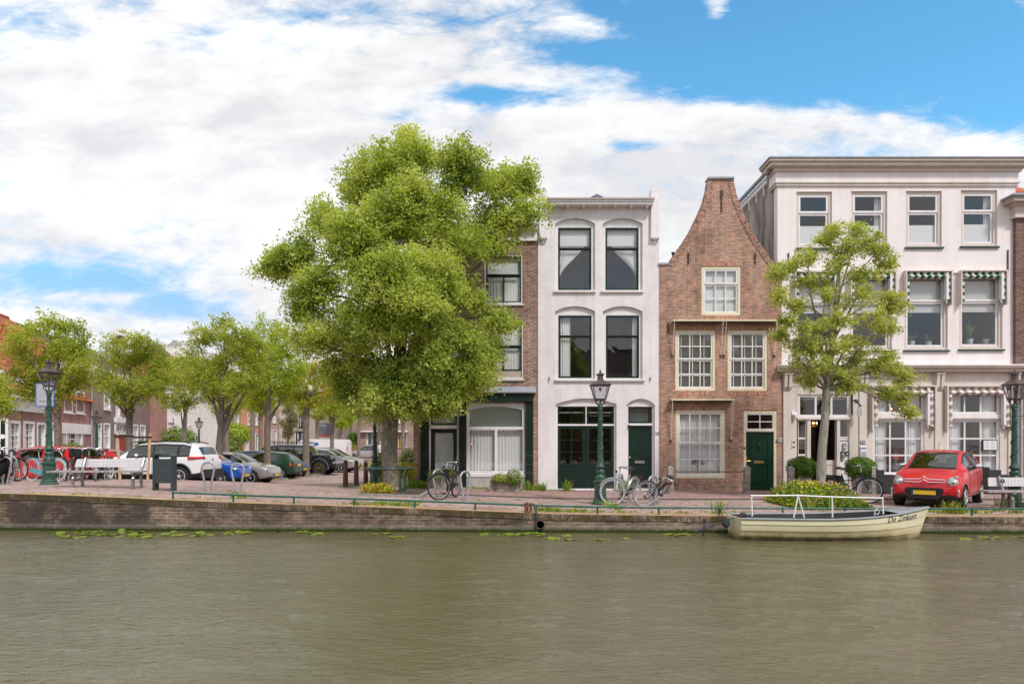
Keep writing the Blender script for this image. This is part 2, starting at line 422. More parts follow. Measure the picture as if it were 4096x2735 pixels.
paint('paint_white', (.78, .75, .78)); paint('paint_red', (.60, .012, .022)); paint('paint_red_dark', (.48, .01, .015)); paint('paint_silver', (.42, .38, .37), .3, .5)
paint('paint_blue', (.01, .08, .42)); paint('paint_green', (.012, .055, .03)); paint('paint_black', (.012, .014, .018)); paint('paint_steel', (.10, .16, .30), .3, .3); paint('paint_mauve', (.50, .46, .50), .3, .35)
paint('boat_cream', (.74, .67, .46), .4, back=False)
emit('warm_bulb', (1, .55, .2), 4)
leaf('elm_leaf', [(.095, .15, .028), (.22, .32, .055), (.39, .49, .11), (.56, .63, .21), (.64, .67, .33)], .5, .8)
leaf('hotel_leaf', [(.12, .18, .03), (.26, .35, .06), (.42, .49, .12), (.56, .60, .22), (.62, .62, .33)], .45, 1.1)
leaf('row_leaf', [(.13, .19, .02), (.27, .35, .045), (.42, .48, .08), (.55, .58, .15)], .5, .7)
leaf('fresh_leaf', [(.13, .21, .015), (.26, .38, .03), (.42, .52, .06), (.55, .60, .10)], .5, .8)
leaf('autumn_leaf', [(.40, .36, .03), (.58, .40, .04), (.62, .30, .03), (.55, .42, .05)], .5, .9)
leaf('dry_leaf', [(.15, .14, .06), (.26, .24, .12), (.34, .33, .18)], .4, 1.2)
leaf('box_leaf', [(.04, .10, .006), (.09, .20, .01), (.22, .38, .03)], .35, 3)
leaf('yellow_shrub', [(.30, .22, .02), (.45, .42, .04), (.58, .55, .07), (.35, .45, .05)], .4, 5)
leaf('brown_shrub', [(.16, .06, .02), (.30, .12, .03), (.42, .25, .05)], .3, 5)
leaf('weed_leaf', [(.07, .16, .015), (.16, .30, .03), (.30, .40, .06)], .4, 4)
leaf('grass_dry', [(.30, .24, .10), (.42, .34, .14), (.35, .36, .10)], .4, 4)
leaf('flower_yellow', [(.70, .55, .02), (.80, .68, .04)], .3, 4)
leaf('flower_pink', [(.55, .28, .38), (.65, .42, .50)], .3, 4)
leaf('flower_blue', [(.25, .22, .60), (.35, .32, .70)], .3, 4)
leaf('lily_leaf', [(.12, .18, .02), (.20, .27, .03), (.32, .35, .07)], .1, 2, .35)
bark('elm_bark', (.085, .07, .055), (.27, .23, .18), (.42, .39, .24), 12); bark('pale_bark', (.17, .15, .12), (.36, .33, .29), (.46, .46, .36), 6); bark('row_bark', (.12, .09, .072), (.26, .21, .175), None)
def streaks(name, lo=.86):
    nt = M[name].node_tree; p = [n for n in nt.nodes if n.type == 'BSDF_PRINCIPLED'][0]; src = p.inputs['Base Color'].links[0].from_socket; co = objco(nt)
    mp = N(nt, 'ShaderNodeMapping'); mp.inputs['Scale'].default_value = (2.6, 2.6, .22); L(nt, co, mp.inputs[0]); a = ramp(nt, noise(nt, mp.outputs[0], 1.6, 6, .65), [(.36, (lo, lo * .985, lo * .96)), (.56, (1, 1, 1))])
    b = ramp(nt, noise(nt, co, 1.1, 6, .7), [(.34, (lo, lo, lo * .97)), (.5, (1, 1, 1))]); L(nt, mixc(nt, 1.0, mixc(nt, 1.0, src, a, 'MULTIPLY'), b, 'MULTIPLY'), p.inputs['Base Color'])
streaks('white_brick', .93); streaks('cream_stucco', .93); streaks('beige_light', .88); streaks('white_paint', .92); streaks('brown_brick', .8); streaks('old_red_brick', .75)
# striped awning cloths (stripe runs along local x+y)
def stripes(name, a, b, w, axis=0):
    m, nt, out = nodes(name); p = N(nt, 'ShaderNodeBsdfPrincipled', i_Roughness=.85)
    sx = nt.nodes.new('ShaderNodeSeparateXYZ'); L(nt, objco(nt), sx.inputs[0])
    f = mth(nt, 'FRACT', mth(nt, 'DIVIDE', mth(nt, 'ADD', sx.outputs[axis], 50), w)); f = mth(nt, 'GREATER_THAN', f, .5)
    L(nt, mixc(nt, f, a, b), p.inputs['Base Color']); L(nt, p.outputs[0], out.inputs[0])
stripes('stripe_green', (.006, .11, .075), (.72, .66, .60), .23); stripes('stripe_green_v', (.006, .11, .075), (.72, .66, .60), .23, 2)
stripes('stripe_taupe', (.33, .26, .225), (.74, .68, .66), .26); stripes('stripe_taupe_v', (.33, .26, .225), (.74, .68, .66), .26, 2)
# stained grey render of the hotel's side wall
m, nt, out = nodes('stained_render'); p = N(nt, 'ShaderNodeBsdfPrincipled', i_Roughness=.9); co = objco(nt)
mp = N(nt, 'ShaderNodeMapping'); mp.inputs['Scale'].default_value = (1, 1.3, .35); L(nt, co, mp.inputs[0])
L(nt, ramp(nt, noise(nt, mp.outputs[0], 1.4, 6, .6), [(.35, (.13, .11, .10)), (.6, (.42, .35, .30))]), p.inputs['Base Color']); L(nt, p.outputs[0], out.inputs[0])
# quay wall brick: soot patches, pale efflorescence, moss at the water line and under the cap
def quay_mat(name, plane, bw, bh, off, mossy):
    m = brick(name, (.27, .175, .125), (.18, .115, .08), (.33, .28, .25), bw=bw, bh=bh, ms=.009, plane=plane, off=off, var=.45, bmp=.8, dark=(1.6, (.06, .045, .038)), grime=.45)
    nt = m.node_tree; p = [n for n in nt.nodes if n.type == 'BSDF_PRINCIPLED'][0]; src = p.inputs['Base Color'].links[0].from_socket
    co = objco(nt); sx = nt.nodes.new('ShaderNodeSeparateXYZ'); L(nt, co, sx.inputs[0]); n = noise(nt, co, 9, 5, .7); nb = noise(nt, co, 1.7, 4, .6)
    # the sooty, darker stretch belongs to the left end of the wall
    left = mth(nt, 'MULTIPLY', mth(nt, 'MINIMUM', mth(nt, 'MAXIMUM', mth(nt, 'MULTIPLY', mth(nt, 'ADD', sx.outputs[0], 3), -.16), 0), 1), ramp(nt, nb, [(.40, (0, 0, 0)), (.52, (.8, .8, .8))]))
    col = mixc(nt, left, src, (.06, .045, .042))
    sp = ramp(nt, noise(nt, co, 26, 3, .6), [(.68, (0, 0, 0)), (.72, (.8, .8, .8))]); col = mixc(nt, sp, col, (.48, .44, .40))
    if mossy:
        t = mth(nt, 'ADD', sx.outputs[2], mth(nt, 'MULTIPLY', n, -.13)); f = ramp(nt, t, [(0, (1, 1, 1)), (1, (0, 0, 0))]); r = f.node.color_ramp
        mr = N(nt, 'ShaderNodeMapRange'); L(nt, t, mr.inputs[0]); mr.inputs[1].default_value = WATER - .02; mr.inputs[2].default_value = WATER + .05; mr.inputs[3].default_value = 1; mr.inputs[4].default_value = 0
        mr2 = N(nt, 'ShaderNodeMapRange'); L(nt, t, mr2.inputs[0]); mr2.inputs[1].default_value = WATER + .02; mr2.inputs[2].default_value = WATER + .13; mr2.inputs[3].default_value = .45; mr2.inputs[4].default_value = 0
        col = mixc(nt, mr2.outputs[0], col, (.34, .31, .28)); col = mixc(nt, mr.outputs[0], col, (.035, .05, .008))
    else:
        col = mixc(nt, ramp(nt, noise(nt, co, 2.6, 6, .75), [(.43, (0, 0, 0)), (.54, (.9, .9, .9))]), col, (.075, .058, .022))
        col = mixc(nt, ramp(nt, noise(nt, co, 8, 6, .75), [(.64, (0, 0, 0)), (.70, (.8, .8, .8))]), col, (.40, .37, .31))
    L(nt, col, p.inputs['Base Color'])
quay_mat('quay_brick', 'xz', .22, .072, .5, True); quay_mat('quay_cap', 'zx', .3, .07, 0, False)
m, nt, out = nodes('cap_top'); p = N(nt, 'ShaderNodeBsdfPrincipled', i_Roughness=.9); co = objco(nt)
c = ramp(nt, noise(nt, co, 1.3, 5, .6), [(.35, (.36, .28, .20)), (.5, (.50, .30, .15)), (.68, (.50, .40, .30))]); c = mixc(nt, 1.0, c, ramp(nt, noise(nt, co, 22, 4, .7), [(.35, (.6, .6, .6)), (.6, (1.1, 1.1, 1.1))]), 'MULTIPLY')
L(nt, c, p.inputs['Base Color']); L(nt, bump(nt, noise(nt, co, 30, 4), .6, .02), p.inputs['Normal']); L(nt, p.outputs[0], out.inputs[0])
# boat hull: cream gelcoat with a yellow-brown scum line and dark patches low down
nt = M['boat_cream'].node_tree; p = [n for n in nt.nodes if n.type == 'BSDF_PRINCIPLED'][0]; src = p.inputs['Base Color'].links[0].from_socket
co = objco(nt); sx = nt.nodes.new('ShaderNodeSeparateXYZ'); L(nt, co, sx.inputs[0]); t = mth(nt, 'ADD', sx.outputs[2], mth(nt, 'MULTIPLY', mth(nt, 'SUBTRACT', noise(nt, co, 3, 5, .6), .5), -.25))
def rng(t, a, b, lo=1, hi=0):
    mr = N(nt, 'ShaderNodeMapRange'); L(nt, t, mr.inputs[0])
    for i, v in enumerate((a, b, lo, hi)): mr.inputs[i + 1].default_value = v
    return mr.outputs[0]
c = mixc(nt, rng(t, .03, .30, .85, 0), src, (.40, .27, .09)); c = mixc(nt, rng(t, -.01, .13, .95, 0), c, (.07, .055, .03)); L(nt, c, p.inputs['Base Color'])
# water
m, nt, out = nodes('water'); p = N(nt, 'ShaderNodeBsdfPrincipled', i_Roughness=.04, i_IOR=1.8); co = objco(nt)
p.inputs['Specular IOR Level'].default_value = .5
L(nt, ramp(nt, noise(nt, co, .16, 3, .5), [(.35, (.105, .093, .044)), (.65, (.130, .112, .055))]), p.inputs['Base Color'])
mp = N(nt, 'ShaderNodeMapping'); mp.inputs['Scale'].default_value = (.75, 1.5, 1); mp.inputs['Rotation'].default_value = (0, 0, R(-14)); L(nt, co, mp.inputs[0])
mp2 = N(nt, 'ShaderNodeMapping'); mp2.inputs['Scale'].default_value = (.9, 1.7, 1); mp2.inputs['Rotation'].default_value = (0, 0, R(17)); L(nt, co, mp2.inputs[0])
h = mth(nt, 'ADD', mth(nt, 'MULTIPLY', noise(nt, mp.outputs[0], 3.4, 5, .62, .6), 1.0), mth(nt, 'MULTIPLY', noise(nt, mp2.outputs[0], 8, 4, .65, .3), .8))
L(nt, bump(nt, h, 1.0, .028), p.inputs['Normal']); L(nt, p.outputs[0], out.inputs[0])
# ---------------------------------------------------------------- camera, sky, sun
cam = bpy.data.cameras.new('camera'); cam.lens = 24; cam.sensor_width = 36; cam.sensor_fit = 'HORIZONTAL'
cam.shift_y = (HY - 1367.5) / 4096; cam.clip_start = .1; cam.clip_end = 3000
co_ = bpy.data.objects.new('camera', cam); COL.objects.link(co_); co_.location = (0, 0, HC); co_.rotation_euler = (pi / 2, 0, 0); sc.camera = co_
SUN_AZ, SUN_EL = R(148), R(50)       # azimuth clockwise from +Y (north): behind the photographer, to the right
sun = bpy.data.lights.new('sun', 'SUN'); sun.energy = 1.7; sun.angle = R(8); sun.color = (1, .95, .88)
so = bpy.data.objects.new('sun', sun); COL.objects.link(so)
d = Vector((sin(SUN_AZ) * cos(SUN_EL), cos(SUN_AZ) * cos(SUN_EL), sin(SUN_EL))); so.rotation_euler = (-d).to_track_quat('-Z', 'Y').to_euler()
w = bpy.data.worlds.new('World'); sc.world = w; w.use_nodes = True; nt = w.node_tree; nt.nodes.clear()
out = nt.nodes.new('ShaderNodeOutputWorld')
sky = N(nt, 'ShaderNodeTexSky', sky_type='NISHITA', sun_disc=False, sun_elevation=SUN_EL, sun_rotation=SUN_AZ, altitude=0, air_density=1.0, dust_density=.25, ozone_density=3.0)
tc = nt.nodes.new('ShaderNodeTexCoord'); sx = nt.nodes.new('ShaderNodeSeparateXYZ'); L(nt, tc.outputs['Generated'], sx.inputs[0])
ay = mth(nt, 'MAXIMUM', mth(nt, 'ABSOLUTE', sx.outputs[1]), .12)
u = mth(nt, 'DIVIDE', sx.outputs[0], ay); v = mth(nt, 'DIVIDE', mth(nt, 'ABSOLUTE', sx.outputs[2]), ay)
cb = nt.nodes.new('ShaderNodeCombineXYZ'); L(nt, u, cb.inputs[0]); L(nt, mth(nt, 'MULTIPLY', v, 2.1), cb.inputs[1])
def gauss(u0, v0, ru, rv):
    a = mth(nt, 'POWER', mth(nt, 'ABSOLUTE', mth(nt, 'DIVIDE', mth(nt, 'SUBTRACT', u, u0), ru)), 2); b = mth(nt, 'POWER', mth(nt, 'ABSOLUTE', mth(nt, 'DIVIDE', mth(nt, 'SUBTRACT', v, v0), rv)), 2)
    return mth(nt, 'EXPONENT', mth(nt, 'MULTIPLY', mth(nt, 'ADD', a, b), -1))
g = None
for amp, px, py, rx, ry in SKY_BLOBS:
    q = mth(nt, 'MULTIPLY', gauss((px - CX) / FL, (HY - py) / FL, rx / FL, ry / FL), amp); g = q if g is None else mth(nt, 'ADD', g, q)
rot = N(nt, 'ShaderNodeMapping'); rot.inputs['Rotation'].default_value = (0, 0, R(-20)); rot.inputs['Scale'].default_value = (1, 1.5, 1); L(nt, cb.outputs[0], rot.inputs[0])
n1 = noise(nt, rot.outputs[0], 2.6, 10, .60, .35); n2 = noise(nt, cb.outputs[0], 9, 6, .65, .2)
f = mth(nt, 'ADD', mth(nt, 'MULTIPLY', mth(nt, 'SUBTRACT', n1, .5), 3.4), mth(nt, 'MULTIPLY', mth(nt, 'ADD', mth(nt, 'SUBTRACT', n2, .5), mth(nt, 'MULTIPLY', mth(nt, 'SUBTRACT', noise(nt, rot.outputs[0], 7, 8, .68, 1.0), .5), .9)), 2.4))
f = mth(nt, 'ADD', mth(nt, 'ADD', f, .60), mth(nt, 'MULTIPLY', g, -1))
mr = N(nt, 'ShaderNodeMapRange', interpolation_type='SMOOTHSTEP'); L(nt, f, mr.inputs[0]); mr.inputs[1].default_value = -.75; mr.inputs[2].default_value = .72
n3 = noise(nt, rot.outputs[0], 1.5, 7, .55, .3)
cc = ramp(nt, mth(nt, 'ADD', n3, mth(nt, 'MULTIPLY', mth(nt, 'SUBTRACT', n2, .5), .55)), [(.36, (.72, .71, .725)), (.50, (.86, .855, .86)), (.64, (1.0, 1.0, .98))])
b1 = N(nt, 'ShaderNodeBackground', i_Strength=.15); b2 = N(nt, 'ShaderNodeBackground', i_Strength=.68)
hs = N(nt, 'ShaderNodeHueSaturation', i_Saturation=1.12, i_Hue=.5, i_Value=1.3); L(nt, sky.outputs[0], hs.inputs['Color'])
tn = ramp(nt, v, [(.12, (.46, .35, .335)), (.24, (.48, .52, .53)), (.38, (.56, .84, .76))]); L(nt, mixc(nt, 1.0, hs.outputs[0], tn, 'MULTIPLY'), b1.inputs[0]); L(nt, cc, b2.inputs[0]); mx = nt.nodes.new('ShaderNodeMixShader'); L(nt, mth(nt, 'MULTIPLY', mr.outputs[0], .97), mx.inputs[0]); L(nt, b1.outputs[0], mx.inputs[1]); L(nt, b2.outputs[0], mx.inputs[2]); L(nt, mx.outputs[0], out.inputs[0])
sc.view_settings.view_transform = 'Standard'; sc.view_settings.look = 'None'; sc.view_settings.exposure = EXPO; sc.view_settings.gamma = 1
sc.cycles.use_denoising = True; sc.cycles.max_bounces = 7; sc.cycles.transparent_max_bounces = 12; sc.cycles.diffuse_bounces = 3; sc.cycles.glossy_bounces = 3
sc.cycles.caustics_reflective = False; sc.cycles.caustics_refractive = False; sc.cycles.sample_clamp_indirect = 6
# ---------------------------------------------------------------- ground and water
def lin(a, b, n): return [a + (b - a) * i / n for i in range(n + 1)]
def sheet(name, xs, ys, mat, dz=0, zf=zg, yf=None, kind='structure'):
    mb = MB(); vs = []
    for j, y in enumerate(ys):
        for x in xs:
            yy = yf(x, y) if yf else y
            vs.append((x, yy, zf(x, yy) + dz))
    n = len(xs); mb.add(vs, [(j * n + i, j * n + i + 1, (j + 1) * n + i + 1, (j + 1) * n + i) for j in range(len(ys) - 1) for i in range(n - 1)])
    o = mb.build(name, mat)
    if kind: o['kind'] = kind
    return o
GX = [-900, -300, -120, -60] + lin(-40, 40, 80) + [60, 120, 300, 900]
sheet('ground', GX, [0, .001] + lin(.2, 12, 60) + [16, 22, 30, 45, 70, 120, 300, 1500], 'parking_clinker', 0, yf=lambda x, y: YW(x) + .3 + y)
sheet('quay_road', lin(-40, 40, 120), lin(0, 1, 16), 'clinker', .004, yf=lambda x, y: lerp(YW(x) + .55, 19.55 + (0 if x > -7 else min(3, (-7 - x) * .6)), y))
XP0 = PX(1640, 20); sheet('pavement', lin(XP0 + .3, 40, 80), lin(19.62, 23.3, 10), 'pavement_clinker', .035)
mb = MB()
for a, b in zip(lin(XP0 + .3, 40, 80), lin(XP0 + .3, 40, 80)[1:]):
    s0 = len(mb.v); za, zb = zg(a, 19.6), zg(b, 19.6)
    mb.add([(a, 19.55, za - .05), (b, 19.55, zb - .05), (b, 19.55, zb + .03), (a, 19.55, za + .03), (a, 19.62, za + .036), (b, 19.62, zb + .036)], [(0, 1, 2, 3), (3, 2, 5, 4)])
o = mb.build('kerb', 'dark_joint'); o['kind'] = 'structure'
sheet('gutter_strip', lin(PX(1600, 19.4), PX(1900, 19.4), 12), [19.36, 19.5], 'white_line', .009)
# low kerbs round the parking bays
mb = MB(); mb.mat('kerb_stone')
def kerb_run(p0, p1, w=.16, h=.1):
    (x0, y0), (x1, y1) = p0, p1; n = max(1, int(math.dist(p0, p1) / .9)); a = atan2(y1 - y0, x1 - x0)
    for i in range(n):
        t0, t1 = i / n, (i + .985) / n; xa, ya, xb, yb = lerp(x0, x1, t0), lerp(y0, y1, t0), lerp(x0, x1, t1), lerp(y0, y1, t1)
        nx, ny = -sin(a) * w, cos(a) * w; vs = []
        for dz in (-.05, h): vs += [(xa, ya, zg(xa, ya) + dz), (xb, yb, zg(xb, yb) + dz), (xb + nx, yb + ny, zg(xb, yb) + dz), (xa + nx, ya + ny, zg(xa, ya) + dz)]
        mb.add(vs, [(4, 5, 6, 7), (0, 1, 5, 4), (1, 2, 6, 5), (2, 3, 7, 6), (3, 0, 4, 7)])
for px0, px1, yy in [(380, 640, 25.2), (905, 975, 30.0), (1100, 1150, 34.3), (1235, 1290, 38.5), (1400, 1580, 46)]:
    kerb_run((PX(px0, yy), yy), (PX(px1, yy), yy)); kerb_run((PX(px1, yy) - .1, yy), (PX(px1, yy) - 1.2, yy + 2.4))
o = mb.build('parking_kerbs'); o['kind'] = 'structure'
mb = MB(); nx, ny = 90, 60
wx = np.concatenate([[-150, -60, -30], np.linspace(-16, 16, 560), [30, 60, 150]]); wy = np.concatenate([[-6, 0], np.linspace(4.5, 16.4, 330)]); GXX, GYY = np.meshgrid(wx, wy); rw = np.random.RandomState(9); hz = np.zeros_like(GXX)
for i in range(46):
    lam = .14 * 1.052 ** i * rw.uniform(.9, 1.1); an = rw.normal() * .5 + R(78); kx, ky = cos(an) * 2 * pi / lam, sin(an) * 2 * pi / lam; hz += lam * .0027 * np.sin(kx * GXX + ky * GYY + rw.uniform(0, 6.28) + .8 * np.sin(GXX * rw.uniform(.3, 1.2) + rw.uniform(0, 6)) + .6 * np.sin(GYY * rw.uniform(.3, 1.4))) * (.6 + .4 * np.sin(GXX * rw.uniform(.2, .9) + GYY * rw.uniform(.2, .9) + rw.uniform(0, 6)))
hz *= ((GXX > -17) & (GXX < 17) & (GYY > 4.4)); V_ = np.stack([GXX, GYY, WATER + hz], 2).reshape(-1, 3); nw, nh = len(wx), len(wy)
idx = np.arange(nw * nh).reshape(nh, nw); F_ = np.stack([idx[:-1, :-1], idx[:-1, 1:], idx[1:, 1:], idx[1:, :-1]], 2).reshape(-1, 4)
mb.v = V_.tolist(); mb.f = F_.tolist(); mb.m = [0] * len(mb.f); o = mb.build('water', 'water', smooth=True); o['kind'] = 'structure'
sheet('near_bank', [-150, 150], [-150, -5.9], 'clinker', 0, zf=lambda x, y: .1)
# ---------------------------------------------------------------- canal wall
qw = thing('canal_wall', 'weathered brick canal wall with a soldier-course cap, sooty at its left end', 'wall', (0, 0, 0))
xs = lin(-40, 40, 160); mb = MB(); vs = []; jog = PX(158, 15.6)
def yw(x): return YW(x) + (.06 if x < jog else 0)
for x in xs:
    e = zg(x, YW(x)); vs += [(x, yw(x), -2), (x, yw(x), e - .13), (x, yw(x) + .5, e - .13), (x, yw(x) + .5, -2)]
n = len(xs); mb.add(vs, [(4 * i + k, 4 * i + 4 + k, 4 * i + 5 + k, 4 * i + 1 + k) for i in range(n - 1) for k in range(3)]); mb.build('brickwork', 'quay_brick', qw)
mb = MB(); vs = []
for x in xs:
    e = zg(x, YW(x)) + .006; y = yw(x) - .015 + random.uniform(-.006, .006); vs += [(x, y, e - .14), (x, y, e), (x, YW(x) + .32, e + .012)]
mb.mat('quay_cap').add(vs, [(3 * i, 3 * i + 3, 3 * i + 4, 3 * i + 1) for i in range(n - 1)]); mb.mat('cap_top').add(vs, [(3 * i + 1, 3 * i + 4, 3 * i + 5, 3 * i + 2) for i in range(n - 1)])
mb.build('coping', parent=qw)
o = sheet('sand_strip', lin(-40, 40, 160), [0, 1], 'cap_top', .008, yf=lambda x, y: YW(x) + .3 + y * (.16 + .1 * sin(x * 1.7) + .07 * sin(x * 4.3)))
xq = PX(2162, 15.2); mb = MB(); mb.lathe([(.10, -.02), (.10, .3)], 20, (xq, YW(xq) - .03, -.19), 'y'); mb.mat('pipe_dark')
o = mb.build('drain_pipe', parent=qw); o.data.materials.clear(); o.data.materials.append(M['rust'])
mb = MB(); mb.mat('rust').torus((0, 0, 0), .093, .012, 'y', 20, 6); mb.mat('pipe_dark').lathe([(.09, -.003), (.0001, -.003)], 20, (0, 0, 0), 'y'); mb.build('pipe_mouth', parent=qw, loc=(xq, YW(xq) - .05, -.19))
bpy.data.objects.remove(o)
# ---------------------------------------------------------------- canal houses
class House:
    def __init__(s, label, px0, px1, Y, cat='house', group=None, z0=None, name='canal_house'):
        s.Y = Y; s.x0 = PX(px0, Y); s.z0 = zg((s.x0 + PX(px1, Y)) / 2, Y) if z0 is None else z0
        s.root = thing(name, label, cat, (s.x0, Y, s.z0)); s.root['group'] = group if group else None
        if not group: del s.root['group']
        s.holes = []
    def x(s, px): return PX(px, s.Y) - s.x0
    def z(s, py): return PZ(py, s.Y) - s.z0
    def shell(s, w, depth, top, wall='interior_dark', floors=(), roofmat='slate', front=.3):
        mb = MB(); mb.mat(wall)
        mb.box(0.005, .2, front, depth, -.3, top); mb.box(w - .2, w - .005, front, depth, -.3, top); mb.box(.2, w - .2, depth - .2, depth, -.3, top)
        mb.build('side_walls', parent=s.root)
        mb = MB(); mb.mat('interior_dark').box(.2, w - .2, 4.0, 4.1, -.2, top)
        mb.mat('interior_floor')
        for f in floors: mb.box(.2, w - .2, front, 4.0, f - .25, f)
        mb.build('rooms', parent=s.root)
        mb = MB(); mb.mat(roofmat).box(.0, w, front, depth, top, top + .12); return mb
def curtain_mb(mb, x0, x1, z0, z1, y, folds=10, amp=.03, swag=None, lace=0):
    nu = max(8, folds * 6)
    def fn(a, b):
        z = z1 - (z1 - z0) * b
        if swag == 'L':   # gathered to the left jamb lower down
            k = 1 - sstep(0, .82, b) * .97; xx = x0 + (x1 - x0) * a * k
        elif swag == 'R': k = 1 - sstep(0, .82, b) * .97; xx = x1 - (x1 - x0) * (1 - a) * k
        else: xx = x0 + (x1 - x0) * a
        return (xx, y + amp * sin(a * folds * 2 * pi) * (.6 + .4 * sin(a * 7.3)), z)
    mb.grid(fn, nu, 12)
def slats(mb, x0, x1, z0, z1, y, step=.05, wid=.04, tilt=.6):
    z = z0
    while z < z1:
        mb.add([(x0, y - wid * .5, z + wid * tilt * .5), (x1, y - wid * .5, z + wid * tilt * .5), (x1, y + wid * .5, z - wid * tilt * .5), (x0, y + wid * .5, z - wid * tilt * .5)], [(0, 1, 2, 3)]); z += step
def win(h, px0, py0, px1, py1, frame='white_paint', fw=.06, y=.05, ft=.1, sash='white_paint', sw=.045, secs=((0, 1, 1, 1),), bar=.022, fb=None, hang=None, gl='glass', hole=True, sill=None, label=None, name='window', lower_back=.03, grow=.015, sash2=None):
    """frame with one sash per section; secs are (top, bottom, columns, rows) with top/bottom as fractions of the opening"""
    x0, x1, z1, z0 = h.x(px0), h.x(px1), h.z(py0), h.z(py1)
    if hole: h.holes.append(rect(x0 + grow, x1 - grow, z0 + grow, z1 - grow))
    mb = MB(); mb.mat(frame).frame(x0, x1, z0, z1, fw, y, y + ft, wb=fb); W = mb.build(name, parent=h.root); tag(W, label)
    X0, X1, Z0, Z1 = x0 + fw, x1 - fw, z0 + (fw if fb is None else fb), z1 - fw; H = Z1 - Z0
    ms = MB(); ms.mat(sash); mg = MB(); mg.mat(gl)
    for i, (a, b, nc, nr) in enumerate(secs):
        zt, zb = Z1 - a * H, Z1 - b * H; yy = y + .015 + lower_back * i
        ms.frame(X0, X1, zb, zt, sw, yy, yy + .04); gx0, gx1, gz0, gz1 = X0 + sw, X1 - sw, zb + sw, zt - sw
        for c in range(1, nc): xx = lerp(gx0, gx1, c / nc); ms.box(xx - bar / 2, xx + bar / 2, yy + .004, yy + .032, gz0, gz1)
        for r in range(1, nr):
            zz = lerp(gz0, gz1, r / nr)
            for c in range(nc): ms.box(lerp(gx0, gx1, c / nc) + bar / 2, lerp(gx0, gx1, (c + 1) / nc) - bar / 2, yy + .006, yy + .03, zz - bar / 2, zz + bar / 2)
        mg.add([(gx0 - .01, yy + .02, gz0 - .01), (gx1 + .01, yy + .02, gz0 - .01), (gx1 + .01, yy + .02, gz1 + .01), (gx0 - .01, yy + .02, gz1 + .01)], [(0, 1, 2, 3)])
    ms.build('sash', parent=W); mg.build('glass', parent=W)
    if hang:
        for (nm, mt, fn) in hang:
            q = MB(); q.mat(mt); fn(q, X0 + .01, X1 - .01, Z0, Z1, y + .16); q.build(nm, parent=W, smooth=60 if nm == 'curtain' else False)
    if sill:
        mt, pz, hgt, ex = sill; q = MB(); q.mat(mt).box(x0 - ex, x1 + ex, -.07, y + .05, h.z(pz) - hgt, h.z(pz)); q.build('sill', parent=W)
    return W
def part(h, name, mb, smooth=False, label=None): return tag(mb.build(name, parent=h.root, smooth=smooth), label)

# ================= white painted brick house =================
h = House('white painted brick house with green sash windows under shallow arches', 2152, 2637, 23.0)
x, z = h.x, h.z; W0 = x(2637)
def recess(px0, px1, pyb, pys, pyc, win_rect):
    a = arch(x(px0), x(px1), z(pyb), z(pys), z(pyc)); h.holes.append(a); h.rec.append((a, win_rect))
h.rec = []
tops = [(2221, 2380, 1163, 894, 872, (2232, 906, 2368, 1160)), (2411, 2570, 1163, 894, 872, (2422, 906, 2558, 1160)), (2221, 2380, 1518, 1245, 1224, (2233, 1258, 2369, 1512)), (2411, 2570, 1518, 1245, 1224, (2424, 1258, 2560, 1512))]
for t in tops: recess(*t)
recess(2223, 2466, 1959, 1616, 1593, (2230, 1623, 2459, 1958)); recess(2507, 2619, 1959, 1619, 1594, (2514, 1624, 2612, 1955))
wallpoly = [(0, -.3)] + [(x(2637), -.3), (x(2637), z(968)), (x(2636), z(965)), (x(2636), z(815)), (x(2187), z(815)), (x(2187), z(940)), (0, z(940))]
mb = MB(); mb.mat('white_brick').plate(wallpoly, h.holes, 0, .3); part(h, 'facade', mb)
for i, (a, r) in enumerate(h.rec):
    wr = rect(x(r[0]) + .01, x(r[2]) - .01, z(r[3]) + .01, z(r[1]) - .01)
    if i >= 4: wr = rect(x(r[0]) + .01, x(r[2]) - .01, -.25, z(r[1]) - .01); a = [(a[0][0], -.29), (a[1][0], -.29)] + a[2:]
    mb = MB(); mb.mat('white_paint').plate([(q[0] * .9995 + .0003, q[1]) for q in a], [wr], .10, .2); part(h, 'arch_infill', mb)
# cornice, brackets, pinnacles, dormer gable behind
mb = MB(); mb.mat('white_paint').box(x(2187), x(2607), -.32, .1, z(829), z(820)); mb.box(x(2185), x(2608), -.36, .1, z(820), z(813)); mb.mat('taupe_paint').box(x(2184), x(2609), -.40, .12, z(813), z(807))
part(h, 'cornice', mb)
for p in (2206, 2270, 2333, 2396, 2458, 2521, 2584):
    mb = MB(); mb.mat('white_paint').plate([(0, 0), (.16, 0), (.28, .04), (.28, .085), (0, .085)], (), -.045, .045); s = mb.build('bracket', parent=h.root, loc=(x(p), 0, z(838)), rot=(0, 0, -pi / 2))
for a, b, top in ((2157, 2187, 770), (2602, 2634, 765)):
    mb = MB(); mb.mat('white_brick').plate(arch(x(a), x(b), z(950), z(top), z(749) if top == 765 else z(754), 8), (), -.12, .22)
    mb.mat('white_paint'); c = (a + b) / 2
    for (hw, zt, zb2, yy) in ((17, 952, 957, -.15), (10, 957, 963, -.11), (4, 963, 974, -.06)): mb.box(x(c - hw), x(c + hw), yy, -.001, z(zb2), z(zt))
    part(h, 'pinnacle', mb)
mb = MB(); ax = x(2388); zz = z(815); R0 = z(760)
mb.mat('slate').plate([(PX(2322, 23.8) - h.x0, zz - .1), (PX(2455, 23.8) - h.x0, zz - .1), (PX(2455, 23.8) - h.x0, PZ(810, 23.8) - h.z0), (PX(2388, 23.8) - h.x0, PZ(775, 23.8) - h.z0), (PX(2322, 23.8) - h.x0, PZ(810, 23.8) - h.z0)], (), .8, 4)
part(h, 'dormer_roof', mb)
